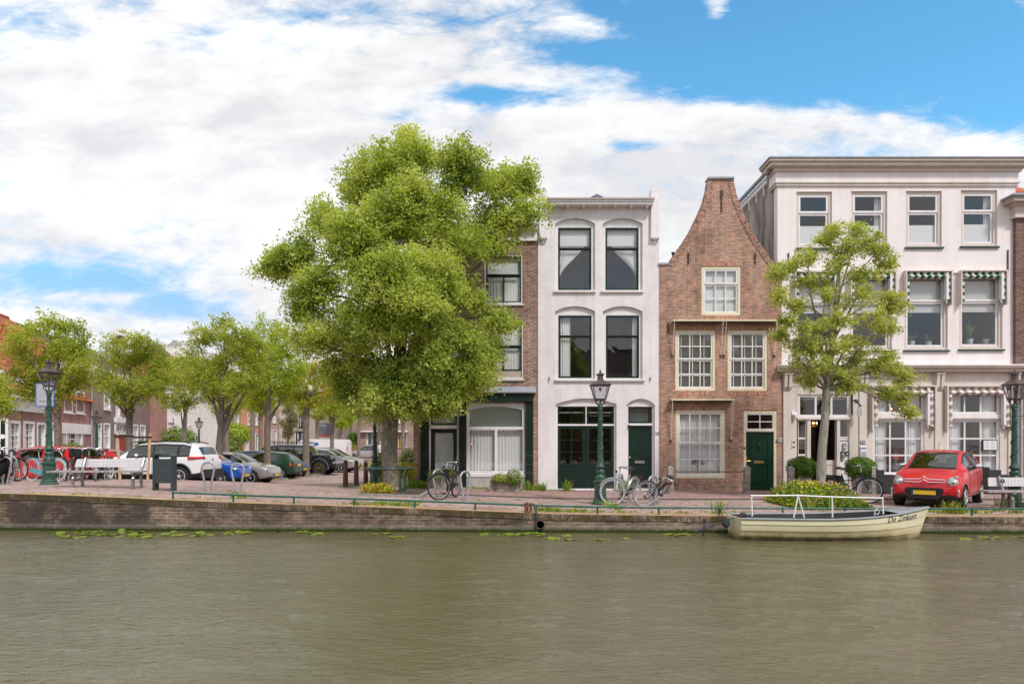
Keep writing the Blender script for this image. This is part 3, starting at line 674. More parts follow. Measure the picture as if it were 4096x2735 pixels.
mb = h.shell(W0, 9, z(830), 'white_brick', floors=(z(1570), z(1195))); part(h, 'roof', mb)
mb = MB(); mb.mat('white_paint')
for (a, b, t, bt) in ((2215, 2383, 1162, 1170), (2404, 2574, 1162, 1170), (2218, 2579, 1517, 1524)):
    q = MB(); q.mat('white_paint').box(x(a), x(b), -.08, .0, z(bt), z(t)); part(h, 'sill_ledge', q)
GP = 'green_paint'
def hangs(*a): return a
def sw_L(q, X0, X1, Z0, Z1, y): curtain_mb(q, X0, X1 - .12, Z0 + .1, Z1 - .35, y, 8, .03, 'L')
def sw_R(q, X0, X1, Z0, Z1, y): curtain_mb(q, X0 + .12, X1, Z0 + .1, Z1 - .35, y, 8, .03, 'R')
def roller(fr): return lambda q, X0, X1, Z0, Z1, y: q.box(X0, X1, y - .03, y - .02, Z1 - (Z1 - Z0) * fr, Z1)
def side(fa, fb, fo=5): return lambda q, X0, X1, Z0, Z1, y: curtain_mb(q, lerp(X0, X1, fa), lerp(X0, X1, fb), Z0, Z1, y, fo, .03)
two = ((0, .33, 1, 1), (.33, 1, 1, 1))
win(h, *tops[0][5], frame=GP, fw=.035, y=.11, sash=GP, sw=.04, secs=two, hole=False, hang=hangs(('blind', 'blind_white', roller(.27)), ('curtain', 'curtain', sw_L)), label='upper green window with a curtain drawn to the left')
win(h, *tops[1][5], frame=GP, fw=.035, y=.11, sash=GP, sw=.04, secs=two, hole=False, hang=hangs(('blind', 'blind_white', roller(.27)), ('curtain', 'curtain', sw_R)), label='upper green window with a curtain drawn to the right')
win(h, *tops[2][5], frame=GP, fw=.035, y=.11, sash=GP, sw=.04, secs=two, hole=False, hang=hangs(('curtain', 'curtain', side(0, .36))))
win(h, *tops[3][5], frame=GP, fw=.035, y=.11, sash=GP, sw=.04, secs=two, hole=False, hang=hangs(('curtain', 'curtain', side(.84, 1, 3))))
# ground floor: transom lights, double doors, front door
for a, b in ((2230, 2343), (2348, 2459)):
    win(h, a, 1623, b, 1695, frame=GP, fw=.03, y=.12, sash=GP, sw=.03, secs=((0, 1, 2, 1),), hole=False, name='transom_light', hang=hangs(('blind', 'blind_white', lambda q, X0, X1, Z0, Z1, y: q.box(X0, X1, y, y + .01, Z1 - .2, Z1 - .16))))
mb = MB(); mb.mat('white_paint').box(x(2229), x(2460), .09, .16, z(1702), z(1695)); mb.box(x(2343.5), x(2347.5), .09, .17, z(1695), z(1624)); mb.box(x(2513), x(2613), .09, .16, z(1701), z(1692)); mb.box(x(2228), x(2460), .04, .3, -.02, z(1954)); mb.box(x(2512), x(2614), .04, .3, -.02, z(1953)); part(h, 'door_rails', mb)
for a, b in ((2230, 2344.5), (2346, 2459)):
    X0, X1, Z0, Z1 = x(a), x(b), z(1954), z(1702); gx0, gx1, gz0, gz1 = X0 + .11, X1 - .11, z(1853), z(1714)
    mb = MB(); mb.mat(GP).frame(X0, X1, Z0, Z1, .11, .13, .19, wb=.08, wt=z(1702) - gz1)
    n = 6; zz = Z0 + .08
    for i in range(n): s = (gz0 - zz) / n; mb.box(gx0, gx1, .15, .18, zz + i * s + .008, zz + (i + 1) * s - .008)
    mb.box(gx0, gx1, .165, .185, zz, gz0)
    for i in (1,): xx = lerp(gx0, gx1, i / 2); mb.box(xx - .014, xx + .014, .14, .17, gz0, gz1)
    for i in (1, 2):
        q = lerp(gz0, gz1, i / 3); mb.box(gx0, (gx0 + gx1) / 2 - .014, .142, .168, q - .012, q + .012); mb.box((gx0 + gx1) / 2 + .014, gx1, .142, .168, q - .012, q + .012)
    D = part(h, 'door', mb, label='green garage door leaf with six small panes over horizontal boards')
    q = MB(); q.mat('glass').add([(gx0, .155, gz0), (gx1, .155, gz0), (gx1, .155, gz1), (gx0, .155, gz1)], [(0, 1, 2, 3)]); q.build('glass', parent=D)
win(h, 2514, 1624, 2611, 1692, frame=GP, fw=.03, y=.12, sash=GP, sw=.025, hole=False, name='transom_light', hang=hangs(('blind', 'slat_green', lambda q, X0, X1, Z0, Z1, y: q.box(X0, X1, y + .3, y + .32, Z0, Z1))))
mb = MB(); X0, X1, Z0, Z1 = x(2515), x(2611.5), z(1953), z(1701); mb.mat(GP).box(X0, X1, .15, .2, Z0, Z1); mb.frame(X0 + .1, X1 - .1, Z0 + .13, Z1 - .12, .02, .138, .15)
D = part(h, 'door', mb, label='plain green front door with a knob and a steel letter slot')
q = MB(); q.mat('brass').ball((x(2521), .10, z(1829.5)), .035); q.ball((x(2519), .13, z(1848)), .015); q.build('knob', parent=D, smooth=True)
q = MB(); q.mat('grey_metal').frame(x(2542), x(2582), z(1853), z(1842), .018, .12, .15); q.mat('chrome').box(x(2542) + .018, x(2582) - .018, .135, .15, z(1853) + .018, z(1842) - .018); q.build('letter_slot', parent=D)
text('208', .13, 'iron_black', h.root, (x(2629.5), -.004, z(1735)), name='house_number', sxy=(.85, 1.3))
for p in (2197, 2601):
    q = MB(); q.mat('grey_metal').tube([(x(p), -.02, z(1508)), (x(p), -.05, z(1512)), (x(p), -.05, z(1522))], .02, 6); part(h, 'wall_hook', q)
q = MB(); q.mat('iron_black').box(x(2514), x(2521), .02, .09, z(1706), z(1699)); part(h, 'door_camera', q)

# ================= red brick house with the spout gable =================
h = House('narrow old red brick house with a tall concave gable and yellow-cream frames', 2637.5, 3127, 22.98)
x, z = h.x, h.z; W0 = x(3127)
WC = dict(frame='yellow_cream', fw=.105, y=.02, ft=.12, sash='white_paint', sw=.055)
lace = lambda q, X0, X1, Z0, Z1, y: curtain_mb(q, X0, X1, Z0, Z1, y, 14, .022)
def blinds(q, X0, X1, Z0, Z1, y):
    slats(q, X0, X1, Z0, Z1, y, .055, .05, 1.15)
def inner_bars(q, X0, X1, Z0, Z1, y):
    for i in range(4): xx = lerp(X0, X1, i / 3) ; q.box(xx - .012 + .12, xx + .012 + .12, y - .1, y - .07, Z0, Z1) if i < 3 else None
    q.box(X0, X1, y - .1, y - .07, Z0 + .42, Z0 + .45)
win(h, 2804.5, 1064, 2965, 1262.5, secs=((0, .34, 3, 1), (.34, 1, 3, 2)), bar=.04, hang=hangs(('blind', 'blind_white', roller(1))), label='single upper window in the gable, white blind closed', **WC)
for i, (a, b) in enumerate(((2699, 2864), (2909, 3072))):
    win(h, a, 1319, b, 1564, secs=((0, .48, 3, 2), (.48, 1, 3, 2)), bar=.035, hang=hangs(('blind', 'slat_blind', blinds), ('inner_window', 'white_paint', inner_bars)), **WC)
win(h, 2701, 1638, 2902, 1913, secs=((0, .485, 4, 2), (.485, 1, 4, 2)), bar=.035, hang=hangs(('curtain', 'curtain', lace)), label='large ground floor window with net curtains', **WC)
win(h, 2973, 1640, 3110, 1722, frame='yellow_cream', fw=.1, fb=.02, y=.02, ft=.12, sash='white_paint', sw=.05, secs=((0, 1, 2, 2),), bar=.03, name='transom_light', hole=False)
h.holes.append(rect(x(2973) + .015, x(3110) - .015, -.28, z(1640) - .015))
gable = [(0, -.3), (W0, -.3), (W0, z(1059)), (x(3096), z(1059)), (x(3067), z(1015)), (x(3031), z(966)), (x(2993), z(899)), (x(2964), z(836)), (x(2944), z(778)), (x(2933), z(725)), (x(2933), z(717)),
         (x(2834), z(717)), (x(2834), z(725)), (x(2830), z(751)), (x(2817), z(805)), (x(2794), z(858)), (x(2763), z(921)), (x(2732), z(970)), (x(2703), z(1012)), (x(2687), z(1033)), (x(2674), z(1059)), (0, z(1059))]
mb = MB(); mb.mat('old_red_brick').plate(gable, h.holes, 0, .28); part(h, 'facade', mb)
# vlechtingen edge: a border of bricks laid square to the slope, standing slightly proud
for edge in (gable[3:11], gable[12:21][::-1]):
    mb = MB(); pts = [Vector((a, 0, b)) for a, b in edge]
    for p, q in zip(pts, pts[1:]):
        dseg = q - p; n = max(1, round(dseg.length / .068)); t = dseg.normalized(); nrm = Vector((-t.z, 0, t.x))
        if nrm.x * (1 if edge[0][0] > W0 / 2 else -1) < 0: nrm = -nrm
        for i in range(n):
            a = p + dseg * (i / n); b = p + dseg * ((i + .86) / n); ins = .17 + random.uniform(-.012, .012); o2 = .012 + random.uniform(0, .008); y0 = -.018 - random.uniform(0, .006)
            mb.mat(random.choice(['soldier_brick', 'brown_brick', 'old_red_brick']))
            A, B2, C, D2 = a + nrm * o2, b + nrm * o2, b - nrm * ins, a - nrm * ins
            vs = [(q2.x, yy, q2.z) for yy in (y0, .29) for q2 in (A, B2, C, D2)]
            mb.add(vs, [(0, 3, 2, 1), (4, 5, 6, 7), (0, 1, 5, 4), (1, 2, 6, 5), (2, 3, 7, 6), (3, 0, 4, 7)])
    part(h, 'gable_edging', mb)
mb = MB(); mb.mat('lead_grey').box(x(2831), x(2936), -.07, .33, z(717), z(710)); part(h, 'gable_cap', mb)
mb = MB(); mb.mat('lead_grey').box(x(2634), x(2675), -.05, .33, z(1060), z(1052)); part(h, 'shoulder_cap', mb)
mb = MB(); mb.mat('dark_grey_metal').box(x(3098), x(3128), -.05, .33, z(1060), z(1049)); part(h, 'shoulder_cap', mb)
q = MB(); q.mat('iron_black').lathe([(.035, 0), (.035, .22), (.06, .22), (.06, .27)], 8, (x(2702), .35, z(1030))); part(h, 'vent_pipe', q)
def soldier(a, b, t, bt):
    q = MB(); q.mat('soldier_brick').box(x(a), x(b), -.006, .02, z(bt), z(t)); part(h, 'brick_lintel', q)
for r in ((2805, 2965, 1049, 1063), (2806, 2966, 1264, 1280), (2699, 2864, 1304, 1318), (2909, 3072, 1304, 1318), (2699, 2866, 1566, 1582), (2910, 3074, 1566, 1582), (2700, 2903, 1622, 1637), (2973, 3112, 1624, 1639), (2704, 2903, 1915, 1931)): soldier(*r)
for (px, a, b) in ((2885, 760, 850), (2753, 1012, 1058), (3020, 1012, 1058), (2672, 1290, 1330), (3100, 1290, 1330)):
    q = MB(); q.mat('iron_black').tube([(x(px), -.03, z(b)), (x(px), -.03, z(a))], .018, 6); q.tube([(x(px) - .05, -.035, z(lerp(a, b, .3))), (x(px) + .05, -.035, z(lerp(a, b, .2)))], .014, 5); part(h, 'wall_anchor', q)
# slim sunblind boxes over the windows
for (a, b, t, low) in ((2685, 2888, 1285, 1424), (2891, 3101, 1285, 1424), (2678, 2928, 1598, 1762)):
    q = MB(); q.mat('yellow_cream').box(x(a), x(b), -.30, -.002, z(t + 5), z(t)); q.mat('interior_dark').box(x(a) + .06, x(b) - .06, -.22, -.004, z(t + 9), z(t + 5) - .001)
    for e in (a + 5, b - 5): q.mat('yellow_cream').tube([(x(e), -.27, z(t + 5)), (x(e), -.05, z(low))], .011, 6); q.tube([(x(e), -.05, z(low)), (x(e), -.0, z(low))], .012, 6); q.mat('iron_black').box(x(e) - .03, x(e) + .03, -.06, -.001, z(low + 3), z(low - 5))
    part(h, 'sunblind_frame', q, label='slim cream sunblind frame over the window')
# door
mb = MB(); mb.mat('yellow_cream').box(x(2973), x(2985), .02, .16, .04, z(1722)); mb.box(x(3097), x(3110), .02, .16, .04, z(1722)); mb.box(x(2985), x(3097), .0, .16, z(1726), z(1719)); mb.mat('pale_concrete').box(x(3097) - .005, x(3110) + .01, -.01, .15, -.03, z(1950)); mb.box(x(2985), x(3097), -.05, .2, -.05, z(1965)); part(h, 'door_frame', mb)
mb = MB(); X0, X1, Z0, Z1 = x(2985), x(3097), z(1965), z(1726); mb.mat('bright_green_door').box(X0, X1, .09, .14, Z0, Z1)
for (a, b, c, d2) in ((3001, 3079, 1838, 1743), (3001, 3079, 1933, 1855)): mb.frame(x(a), x(b), z(c), z(d2), .035, .066, .09); mb.box(x(a) + .07, x(b) - .07, .078, .09, z(c) + .07, z(d2) - .07)
mb.box(X0 + .02, X1 - .02, .03, .09, z(1957), z(1948)); D = part(h, 'door', mb, label='bright green panelled front door')
q = MB(); q.mat('brass').box(x(2987), x(2991), .07, .09, z(1858), z(1826)); q.tube([(x(2989), .08, z(1843)), (x(2989), .03, z(1843)), (x(3003), .03, z(1843))], .012, 6); q.ball((x(2988.5), .08, z(1823)), .02); q.build('handle', parent=D)
q = MB(); q.mat('brass').box(x(3019), x(3059), .07, .09, z(1852), z(1842)); q.build('letter_slot', parent=D)
q = MB(); q.mat('green_paint'); q.ball((x(3039), .06, z(1785)), (.05, .03, .1)); q.ball((x(3039), .05, z(1800)), (.025, .02, .03)); q.build('knocker', parent=D, smooth=True)
q = MB(); q.mat('sign_white').box(x(3114), x(3129), -.02, -.001, z(1766), z(1752)); P_ = part(h, 'number_plate', q); text('208', .095, 'iron_black', P_, (x(3121.5), -.024, z(1759)), name='lettering')
q = MB(); q.mat('dark_grey_metal').box(x(2974), x(2981), .0, .02, z(1797), z(1787)); q.box(x(3104), x(3107), .0, .02, z(1771), z(1761)); part(h, 'door_bell', q)
# roof behind the gable: same concave section, a little lower
mb = MB(); mb.mat('roof_tile_dark').box(.01, W0 - .01, .29, 9, z(1080), z(1070)); part(h, 'roof', mb)
h.shell(W0, 9, z(1082), 'old_red_brick', floors=(z(1600), z(1300)))
mb = MB(); mb.mat('roof_tile_dark').plate([(x(2700), z(1070)), (x(3060), z(1070)), (x(2900), z(850)), (x(2860), z(850))], (), .29, .9); part(h, 'gable_backing', mb)
tree_x, tree_z = x(2794), z(1864)
mb = MB(); mb.mat('iron_black'); random.seed(3)
def tw(p, a, ln, r, k):
    q = (p[0] + cos(a) * ln, p[1] + sin(a) * ln); mb.tube([(p[0], .10, p[1]), (q[0], .10, q[1])], r, 4)
    if k: 
        for d_ in (-.55, 0, .5): tw(q, a + d_ + random.uniform(-.15, .15), ln * .72, r * .75, k - 1)
tw((tree_x, tree_z - .2), pi / 2, .155, .009, 4); tag(mb.build('tree_ornament'), 'dark metal tree silhouette standing in the large window of the red brick house', 'ornament').location = (h.x0, h.Y, h.z0)
# ================= hotel =================
h = House('wide cream stuccoed hotel with striped awnings, beige wooden shopfront and heavy cornice', 3110, 4062, 23.04)
x, z = h.x, h.z; W0 = x(4062)
BE = dict(frame='beige_paint', fw=.11, y=.06, ft=.12, sash='white_paint', sw=.07)
def film(q, X0, X1, Z0, Z1, y): q.box(X0, X1, y - .05, y - .045, Z0, Z0 + (Z1 - Z0) * .40)
for i, (a, b, t, bt) in enumerate(((3184, 3330, 765, 992), (3403, 3551, 763, 991), (3622, 3769, 762, 988), (3842, 3991, 759, 985))):
    hg = [('blind', 'blind_white', film)] + ([('curtain', 'curtain', side(.78, 1, 3))] if i in (1, 3) else [])
    win(h, a, t, b, bt, secs=((0, .36, 1, 1), (.36, 1, 1, 1)), sill=('dark_green_metal', bt + 1, .055, .03), hang=hg, **BE)
for i, (a, b, t, bt) in enumerate(((3177, 3350, 1097, 1402), (3397, 3570, 1095, 1401), (3616, 3793, 1094, 1399), (3835, 4012, 1093, 1396))):
    def bl(q, X0, X1, Z0, Z1, y): q.box(X0, X1, y - .04, y - .03, Z1 - (Z1 - Z0) * .50, Z1)
    Wn = win(h, a, t, b, bt, secs=((0, .35, 1, 1), (.35, 1, 1, 1)), sill=('dark_green_metal', bt + 1, .055, .03), hang=[('blind', 'curtain_grey', bl)], **BE)
    # striped awning folded up in its box
    A = MB(); x0, x1 = x(a) - .02, x(b) + .02; zt = z(t) + .03
    A.mat('beige_light').box(x0 - .02, x1 + .06, -.20, -.002, zt, zt + .04)
    for e, s_ in ((x0 - .0, 1), (x1 - .0, -1)): A.mat('beige_light').box(e - .02, e + .02, -.2, -.002, z(t + 128), zt - .0005)
    aw = part(h, 'awning', A, label='folded awning with dark green and cream stripes')
    q = MB(); q.mat('stripe_green')
    q.grid(lambda u, v: (lerp(x0 + .05, x1 - .12, u), -.15 + .05 * sin(v * pi * 2.3) + .012 * sin(u * 40), zt - .03 - .20 * v + .012 * sin(u * 44 + v * 6)), 60, 10)
    q.build('valance', parent=aw, smooth=True); 
    for e in (x0 + .03, x1 - .14): q = MB(); q.mat('stripe_green_v'); q.grid(lambda u, v: (e + u * .11 + .01 * sin(v * 30), -.12 - .04 * sin(u * pi) + .008 * sin(v * 25), lerp(zt - .12, z(t + 118), v)), 5, 24); q.build('side_cloth', parent=aw, smooth=True)
    q = MB(); q.mat('white_paint').box(x1 - .20, x1 - .13, -.2, -.05, z(t + 108), zt - .05); q.tube([(x1 - .16, -.12, z(t + 108)), (x1 - .16, -.12, z(t + 120))], .03, 8); q.build('arm', parent=aw)
# shopfront openings
h.holes += [rect(x(3190), x(3402), z(1669), z(1577)), rect(x(3190), x(3402), -.28, z(1678)), rect(x(3490), x(3696), z(1655), z(1560)), rect(x(3490), x(3696), z(1897), z(1676)), rect(x(3787), x(3997), z(1655), z(1560)), rect(x(3787), x(3997), z(1897), z(1676))]
up = [q for q in h.holes if q[0][1] > z(1480)]; lo = [q for q in h.holes if q[0][1] < z(1480)]
mb = MB(); mb.mat('cream_stucco').plate(rect(0, W0, z(1466), z(690)), up, 0, .3); part(h, 'facade', mb)
mb = MB(); mb.mat('beige_light').plate(rect(x(3129), W0, -.3, z(1488)), lo, -.03, .3); part(h, 'shopfront', mb)
# cornices
mb = MB(); xl, xr = -.02, W0 + .02
for (t, b, o_, mt) in ((645, 650, .40, 'lead_grey'), (650, 661, .37, 'taupe_paint'), (661, 673, .30, 'beige_light'), (673, 690, .12, 'beige_paint'), (690, 730, .05, 'cream_stucco'), (730, 735, .09, 'beige_light'), (735, 742, .03, 'cream_stucco'), (742, 745, .06, 'beige_light')):
    mb.mat(mt).box(xl - o_, xr + o_, -o_, .6, z(b), z(t))
part(h, 'cornice', mb)
mb = MB()
for (t, b, o_, mt) in ((1461, 1467, .40, 'cream_stucco'), (1467, 1474, .36, 'beige_light'), (1474, 1488, .24, 'beige_paint'), (1488, 1491, .10, 'taupe_paint')):
    mb.mat(mt).box(xl + (.12 if o_ < .2 else -.02), xr + o_ * .9, -o_, -.0, z(b), z(t))
mb.mat('beige_paint').box(x(3165), x(3435), -.045, -.031, z(1545), z(1542)); mb.box(x(3465), x(3732), -.045, -.031, z(1546), z(1543)); mb.box(x(3772), x(4034), -.045, -.031, z(1546), z(1543))
part(h, 'shop_cornice', mb)
for c in (3146, 3449, 3751, 4052):
    mb = MB(); mb.mat('beige_light').box(x(c - 17), x(c + 17), -.22, -.03, z(1499), z(1491))
    for e in (-9, 9): mb.plate([(-.17, -.22), (-.15, -.42), (-.09, -.52), (-.03, -.50), (-.03, 0), (-.20, 0)], (), -.05, .05); st = len(mb.v) - 12; mb.xf(st, Matrix.Translation((x(c + e), 0, z(1499))) @ Matrix.Rotation(pi / 2, 4, 'Z'))
    part(h, 'console_bracket', mb)
for c, wd in ((3146, 15), (3449, 15), (3751, 15), (4040, 12)):
    mb = MB(); mb.mat('beige_light').box(x(c - wd), x(c + wd), -.07, -.031, .25, z(1566)); mb.mat('beige_paint').box(x(c - wd - 4), x(c + wd + 4), -.09, -.031, -.05, .25); part(h, 'pilaster', mb)
# entrance bay
win(h, 3188, 1574, 3403, 1671, frame='white_paint', fw=.06, y=.0, ft=.12, sash='white_paint', sw=.05, secs=((0, 1, 3, 1),), bar=.07, hole=False, name='transom_light', hang=hangs(('curtain', 'curtain_grey', lambda q, X0, X1, Z0, Z1, y: curtain_mb(q, X0, X1, Z1 - .14, Z1, y, 12, .02))))
mb = MB(); mb.mat('beige_light').box(x(3186), x(3405), -.06, .1, z(1678), z(1671))
for a, b in ((3228, 3242), (3347, 3359), (3397, 3403), (3186, 3191)): mb.box(x(a), x(b), -.03, .14, 0, z(1679))
part(h, 'entrance_frame', mb)
win(h, 3190, 1678, 3229, 1960, frame='beige_light', fw=.02, y=.02, ft=.08, sash='white_paint', sw=.03, secs=((0, .26, 1, 1), (.26, .5, 1, 1), (.5, .75, 1, 1)), hole=False, name='side_light', lower_back=0)
win(h, 3358, 1678, 3398, 1751, frame='beige_light', fw=.02, y=.02, ft=.08, sash='white_paint', sw=.02, hole=False, name='side_light')
mb = MB(); mb.mat('white_paint').box(x(3359), x(3398), .03, .09, 0, z(1751)); mb.mat('beige_light').box(x(3190), x(3229), .04, .09, 0, z(1890)); sp = part(h, 'side_panel', mb)
text('HOTEL', .083, 'iron_black', sp, (x(3378.5), .024, z(1763)), space=1.1)
for (cx_, cy_, w2, h2, mt) in ((3378, 1784, 7, 12, 'grey_metal'), (3369, 1812, 6, 8, 'dark_grey_metal'), (3388, 1812, 6, 8, 'dark_grey_metal'), (3370, 1832, 6, 8, 'dark_grey_metal')):
    q = MB(); q.mat(mt).box(x(cx_ - w2), x(cx_ + w2), -.02, .03, z(cy_ + h2), z(cy_ - h2)); q.mat('sign_white').box(x(cx_ - w2 * .5), x(cx_ + w2 * .5), -.024, -.02, z(cy_ + h2 * .5), z(cy_ + h2 * .1)); tag(part(h, 'key_box', q))
q = MB(); q.mat('brass').box(x(3360), x(3386), .015, .03, z(1879), z(1870)); part(h, 'letter_slot', q)
mb = MB(); mb.mat('beige_light').box(x(3300), x(3345), .12, .18, 0, z(1840)); mb.mat('beige_paint').frame(x(3312), x(3340), z(1950), z(1855), .03, .105, .12); part(h, 'half_door', mb)
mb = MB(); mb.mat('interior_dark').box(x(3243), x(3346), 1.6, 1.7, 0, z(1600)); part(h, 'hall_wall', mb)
mb = MB(); mb.mat('terracotta').frame(x(3249), x(3282), z(1816), z(1740), .04, 1.5, 1.56); mb.mat('iron_black').box(x(3252), x(3280), 1.55, 1.59, z(1815), z(1743)); mb.mat('porcelain')
for i in range(6): mb.ball((x(3254 + i * 5), 1.52, z(1764)), .03, 6, 4); mb.ball((x(3254 + i * 5), 1.52, z(1794)), .035, 6, 4)
tag(mb.build('glass_cabinet', loc=(h.x0, h.Y, h.z0)), 'orange-framed wall cabinet of glasses inside the hotel entrance', 'cabinet')
def chandelier(px, py, Y2, r, label):
    c = thing('chandelier', label, 'chandelier', (PX(px, Y2), Y2, PZ(py, Y2)))
    q = MB(); q.mat('gold').tube([(0, 0, 0), (0, 0, r * 2)], .008, 5); q.torus((0, 0, 0), r, .015, 'z', 18, 5); q.torus((0, 0, -r * .5), r * .55, .012, 'z', 14, 5)
    for i in range(10): a = i * pi / 5; q.tube([(r * cos(a), r * sin(a), 0), (r * .9 * cos(a), r * .9 * sin(a), -r * .3), (r * .5 * cos(a), r * .5 * sin(a), -r * .6)], .008, 4)
    q.build('frame', parent=c); q = MB(); q.mat('warm_bulb')
    for i in range(6): a = i * pi / 3; q.ball((r * .85 * cos(a), r * .85 * sin(a), .05), (.018, .018, .04), 6, 4)
    q.build('bulbs', parent=c)
chandelier(3254, 1697, 24.0, .14, 'gilt chandelier glowing in the hotel doorway'); chandelier(3600, 1640, 24.6, .36, 'wide lit chandelier behind the awning of the left hotel window'); chandelier(3885, 1738, 25.2, .12, 'small lit chandelier behind the right hotel window')
# two large shop windows
for k, (a, b) in enumerate(((3488, 3697), (3785, 3999))):
    cur = lambda q, X0, X1, Z0, Z1, y: (curtain_mb(q, X0, lerp(X0, X1, .31), Z0, Z1, y, 6, .035), curtain_mb(q, lerp(X0, X1, .69), X1, Z0, Z1, y, 6, .035))
    win(h, a, 1558, b, 1657, frame='white_paint', fw=.05, y=.0, ft=.12, sash='white_paint', sw=.04, secs=((0, 1, 3, 1),), bar=.045, hole=False, name='transom_light', hang=[('curtain', 'curtain', cur)])
    win(h, a, 1675, b, 1899, frame='white_paint', fw=.05, y=.0, ft=.12, sash='white_paint', sw=.05, secs=((0, 1, 3, 3),), bar=.05, hole=False, hang=[('curtain', 'curtain', cur)], label='large shop window with three by three panes')
    q = MB(); q.mat('beige_light').box(x(a - 3), x(b + 3), -.07, .05, z(1675), z(1668)); q.mat('white_paint').box(x(a - 3), x(b + 3), -.05, .05, z(1668), z(1657)); q.box(x(a - 4), x(b + 4), -.07, .02, z(1905), z(1899)); q.box(x(a - 4), x(b + 4), -.05, .0, -.03, z(1905)); q.frame(x(a + 5), x((a + b) / 2 - 4), .25, z(1918), .02, -.062, -.05); q.frame(x((a + b) / 2 + 4), x(b - 5), .25, z(1918), .02, -.062, -.05); part(h, 'window_apron', q)
    A = MB(); x0, x1 = x(a - 8), x(b + 30); zt = z(1548)
    A.mat('beige_light').box(x0 - .03, x1 + .06, -.22, -.032, zt, zt + .05)
    for e in (x0, x1 + .02): A.box(e - .03, e + .02, -.22, -.032, z(1722), zt - .0005)
    aw = part(h, 'awning', A, label='folded awning with taupe and cream stripes')
    q = MB(); q.mat('stripe_taupe'); q.grid(lambda u, v: (lerp(x0 + .06, x1 - .10, u), -.17 + .06 * sin(v * pi * 2.2) + .012 * sin(u * 33), zt - .02 - .26 * v + .012 * sin(u * 30 + v * 5)), 60, 10); q.build('valance', parent=aw, smooth=True)
    
    for e in (x0 + .04, x1 - .17): q = MB(); q.mat('stripe_taupe_v'); q.grid(lambda u, v: (e + u * .15 + .012 * sin(v * 26), -.14 - .05 * sin(u * pi) + .008 * sin(v * 25), lerp(zt - .1, z(1706), v)), 5, 24); q.build('side_cloth', parent=aw, smooth=True)
    q = MB(); q.mat('white_paint').box(x1 - .26, x1 - .18, -.21, -.06, z(1700), zt - .04); q.tube([(x1 - .22, -.13, z(1700)), (x1 - .22, -.13, z(1712))], .035, 8); q.build('arm', parent=aw)
    # table lamp on the sill
    lx = PX((a + b) / 2 - (8 if k == 0 else 6), 23.6); lb = thing('table_lamp', ('table lamp with red shade and blue and white vase foot in the left hotel window' if k == 0 else 'table lamp with red shade in the right hotel window, behind the red car'), 'lamp', (lx, 23.6, PZ(1893, 23.6)))
    q = MB(); q.mat('porcelain').lathe([(.07, 0), (.06, .04), (.05, .08), (.105, .2), (.12, .28), (.09, .36), (.045, .42), (.06, .46), (.05, .48)], 16); q.mat('porcelain_blue')
    for (rr, zz_) in ((.121, .26), (.095, .18), (.094, .345), (.06, .06)): q.torus((0, 0, zz_), rr, .008, 'z', 16, 4)
    for i in range(8): an = i * pi / 4; q.ball((.112 * cos(an), .112 * sin(an), .23 + .05 * (i % 2)), (.03, .03, .022), 6, 4)
    q.build('vase_foot', parent=lb, smooth=True); q = MB(); q.mat('red_shade').lathe([(.235, .5), (.17, .70)], 20); q.mat('gold').torus((0, 0, .705), .17, .012, 'z', 20, 5); q.build('lamp_shade', parent=lb)
    q = MB(); q.mat('gold').tube([(0, 0, .48), (0, 0, .76)], .008, 5); q.ball((0, 0, .79), (.02, .01, .04), 8, 5); q.build('finial', parent=lb)
    q = MB(); q.mat('weathered_wood').box(PX(a + 8, 23.6), PX(b - 8, 23.6), 23.35, 23.9, PZ(1897, 23.6), PZ(1893, 23.6)); tag(q.build('window_ledge_table'), 'wooden sideboard top inside the %s hotel window' % ('left' if k == 0 else 'right'), 'table')
mb = MB(); mb.mat('black_plastic').box(x(3927), x(3985), -.05, -.002, z(1802), z(1757)); mb.mat('sign_white').box(x(3930), x(3982), -.06, -.05, z(1798), z(1761)); mo = part(h, 'menu_board', mb)
q = MB(); q.mat('lead_grey')
for i in range(2):
    for j in range(9): q.box(x(3934 + i * 25), x(3934 + i * 25) + (.17 if j else .15) - .02 * (j % 3), -.063, -.06, z(1766 + j * 3.4) - .004, z(1766 + j * 3.4) + (.012 if j == 0 else .003))
q.build('print', parent=mo)
q = MB(); q.mat('black_plastic').box(x(3403), x(3407), -.08, -.031, z(1656), z(1577)); q.tube([(x(3405), -.1, z(1600)), (x(3410), -.2, z(1605)), (x(3418), -.3, z(1618)), (x(3428), -.3, z(1626))], .02, 6); q.torus((x(3413), -.2, z(1606)), .06, .014, 'y', 12, 5)
for i in range(7): q.ball((x(3408 + i * 3), -.25, z(1602 + i * 3.6)), .028, 6, 4)
hs = part(h, 'hanging_sign', q, label='grey HOTEL board hanging from a black scrolled bracket')
q = MB(); q.mat('sign_grey').plate([(x(3412), z(1665)), (x(3427), z(1665)), (x(3430), z(1660)), (x(3430), z(1640)), (x(3426), z(1631)), (x(3413), z(1631)), (x(3411), z(1640)), (x(3411), z(1660))], (), -.31, -.285); b_ = q.build('board', parent=h.root); b_.parent = hs
t_ = text('HOTEL', .062, 'sign_white', hs, (x(3420.5), -.314, z(1645)), sxy=(.8, 2.0))
q = MB(); q.mat('sign_white').box(x(3164), x(3177), -.06, -.031, z(1660), z(1643)); q.ball((x(3174), -.12, z(1660)), .08, 10, 6); q.ball((x(3176), -.13, z(1668)), .06, 10, 6); part(h, 'security_camera', q, smooth=True)
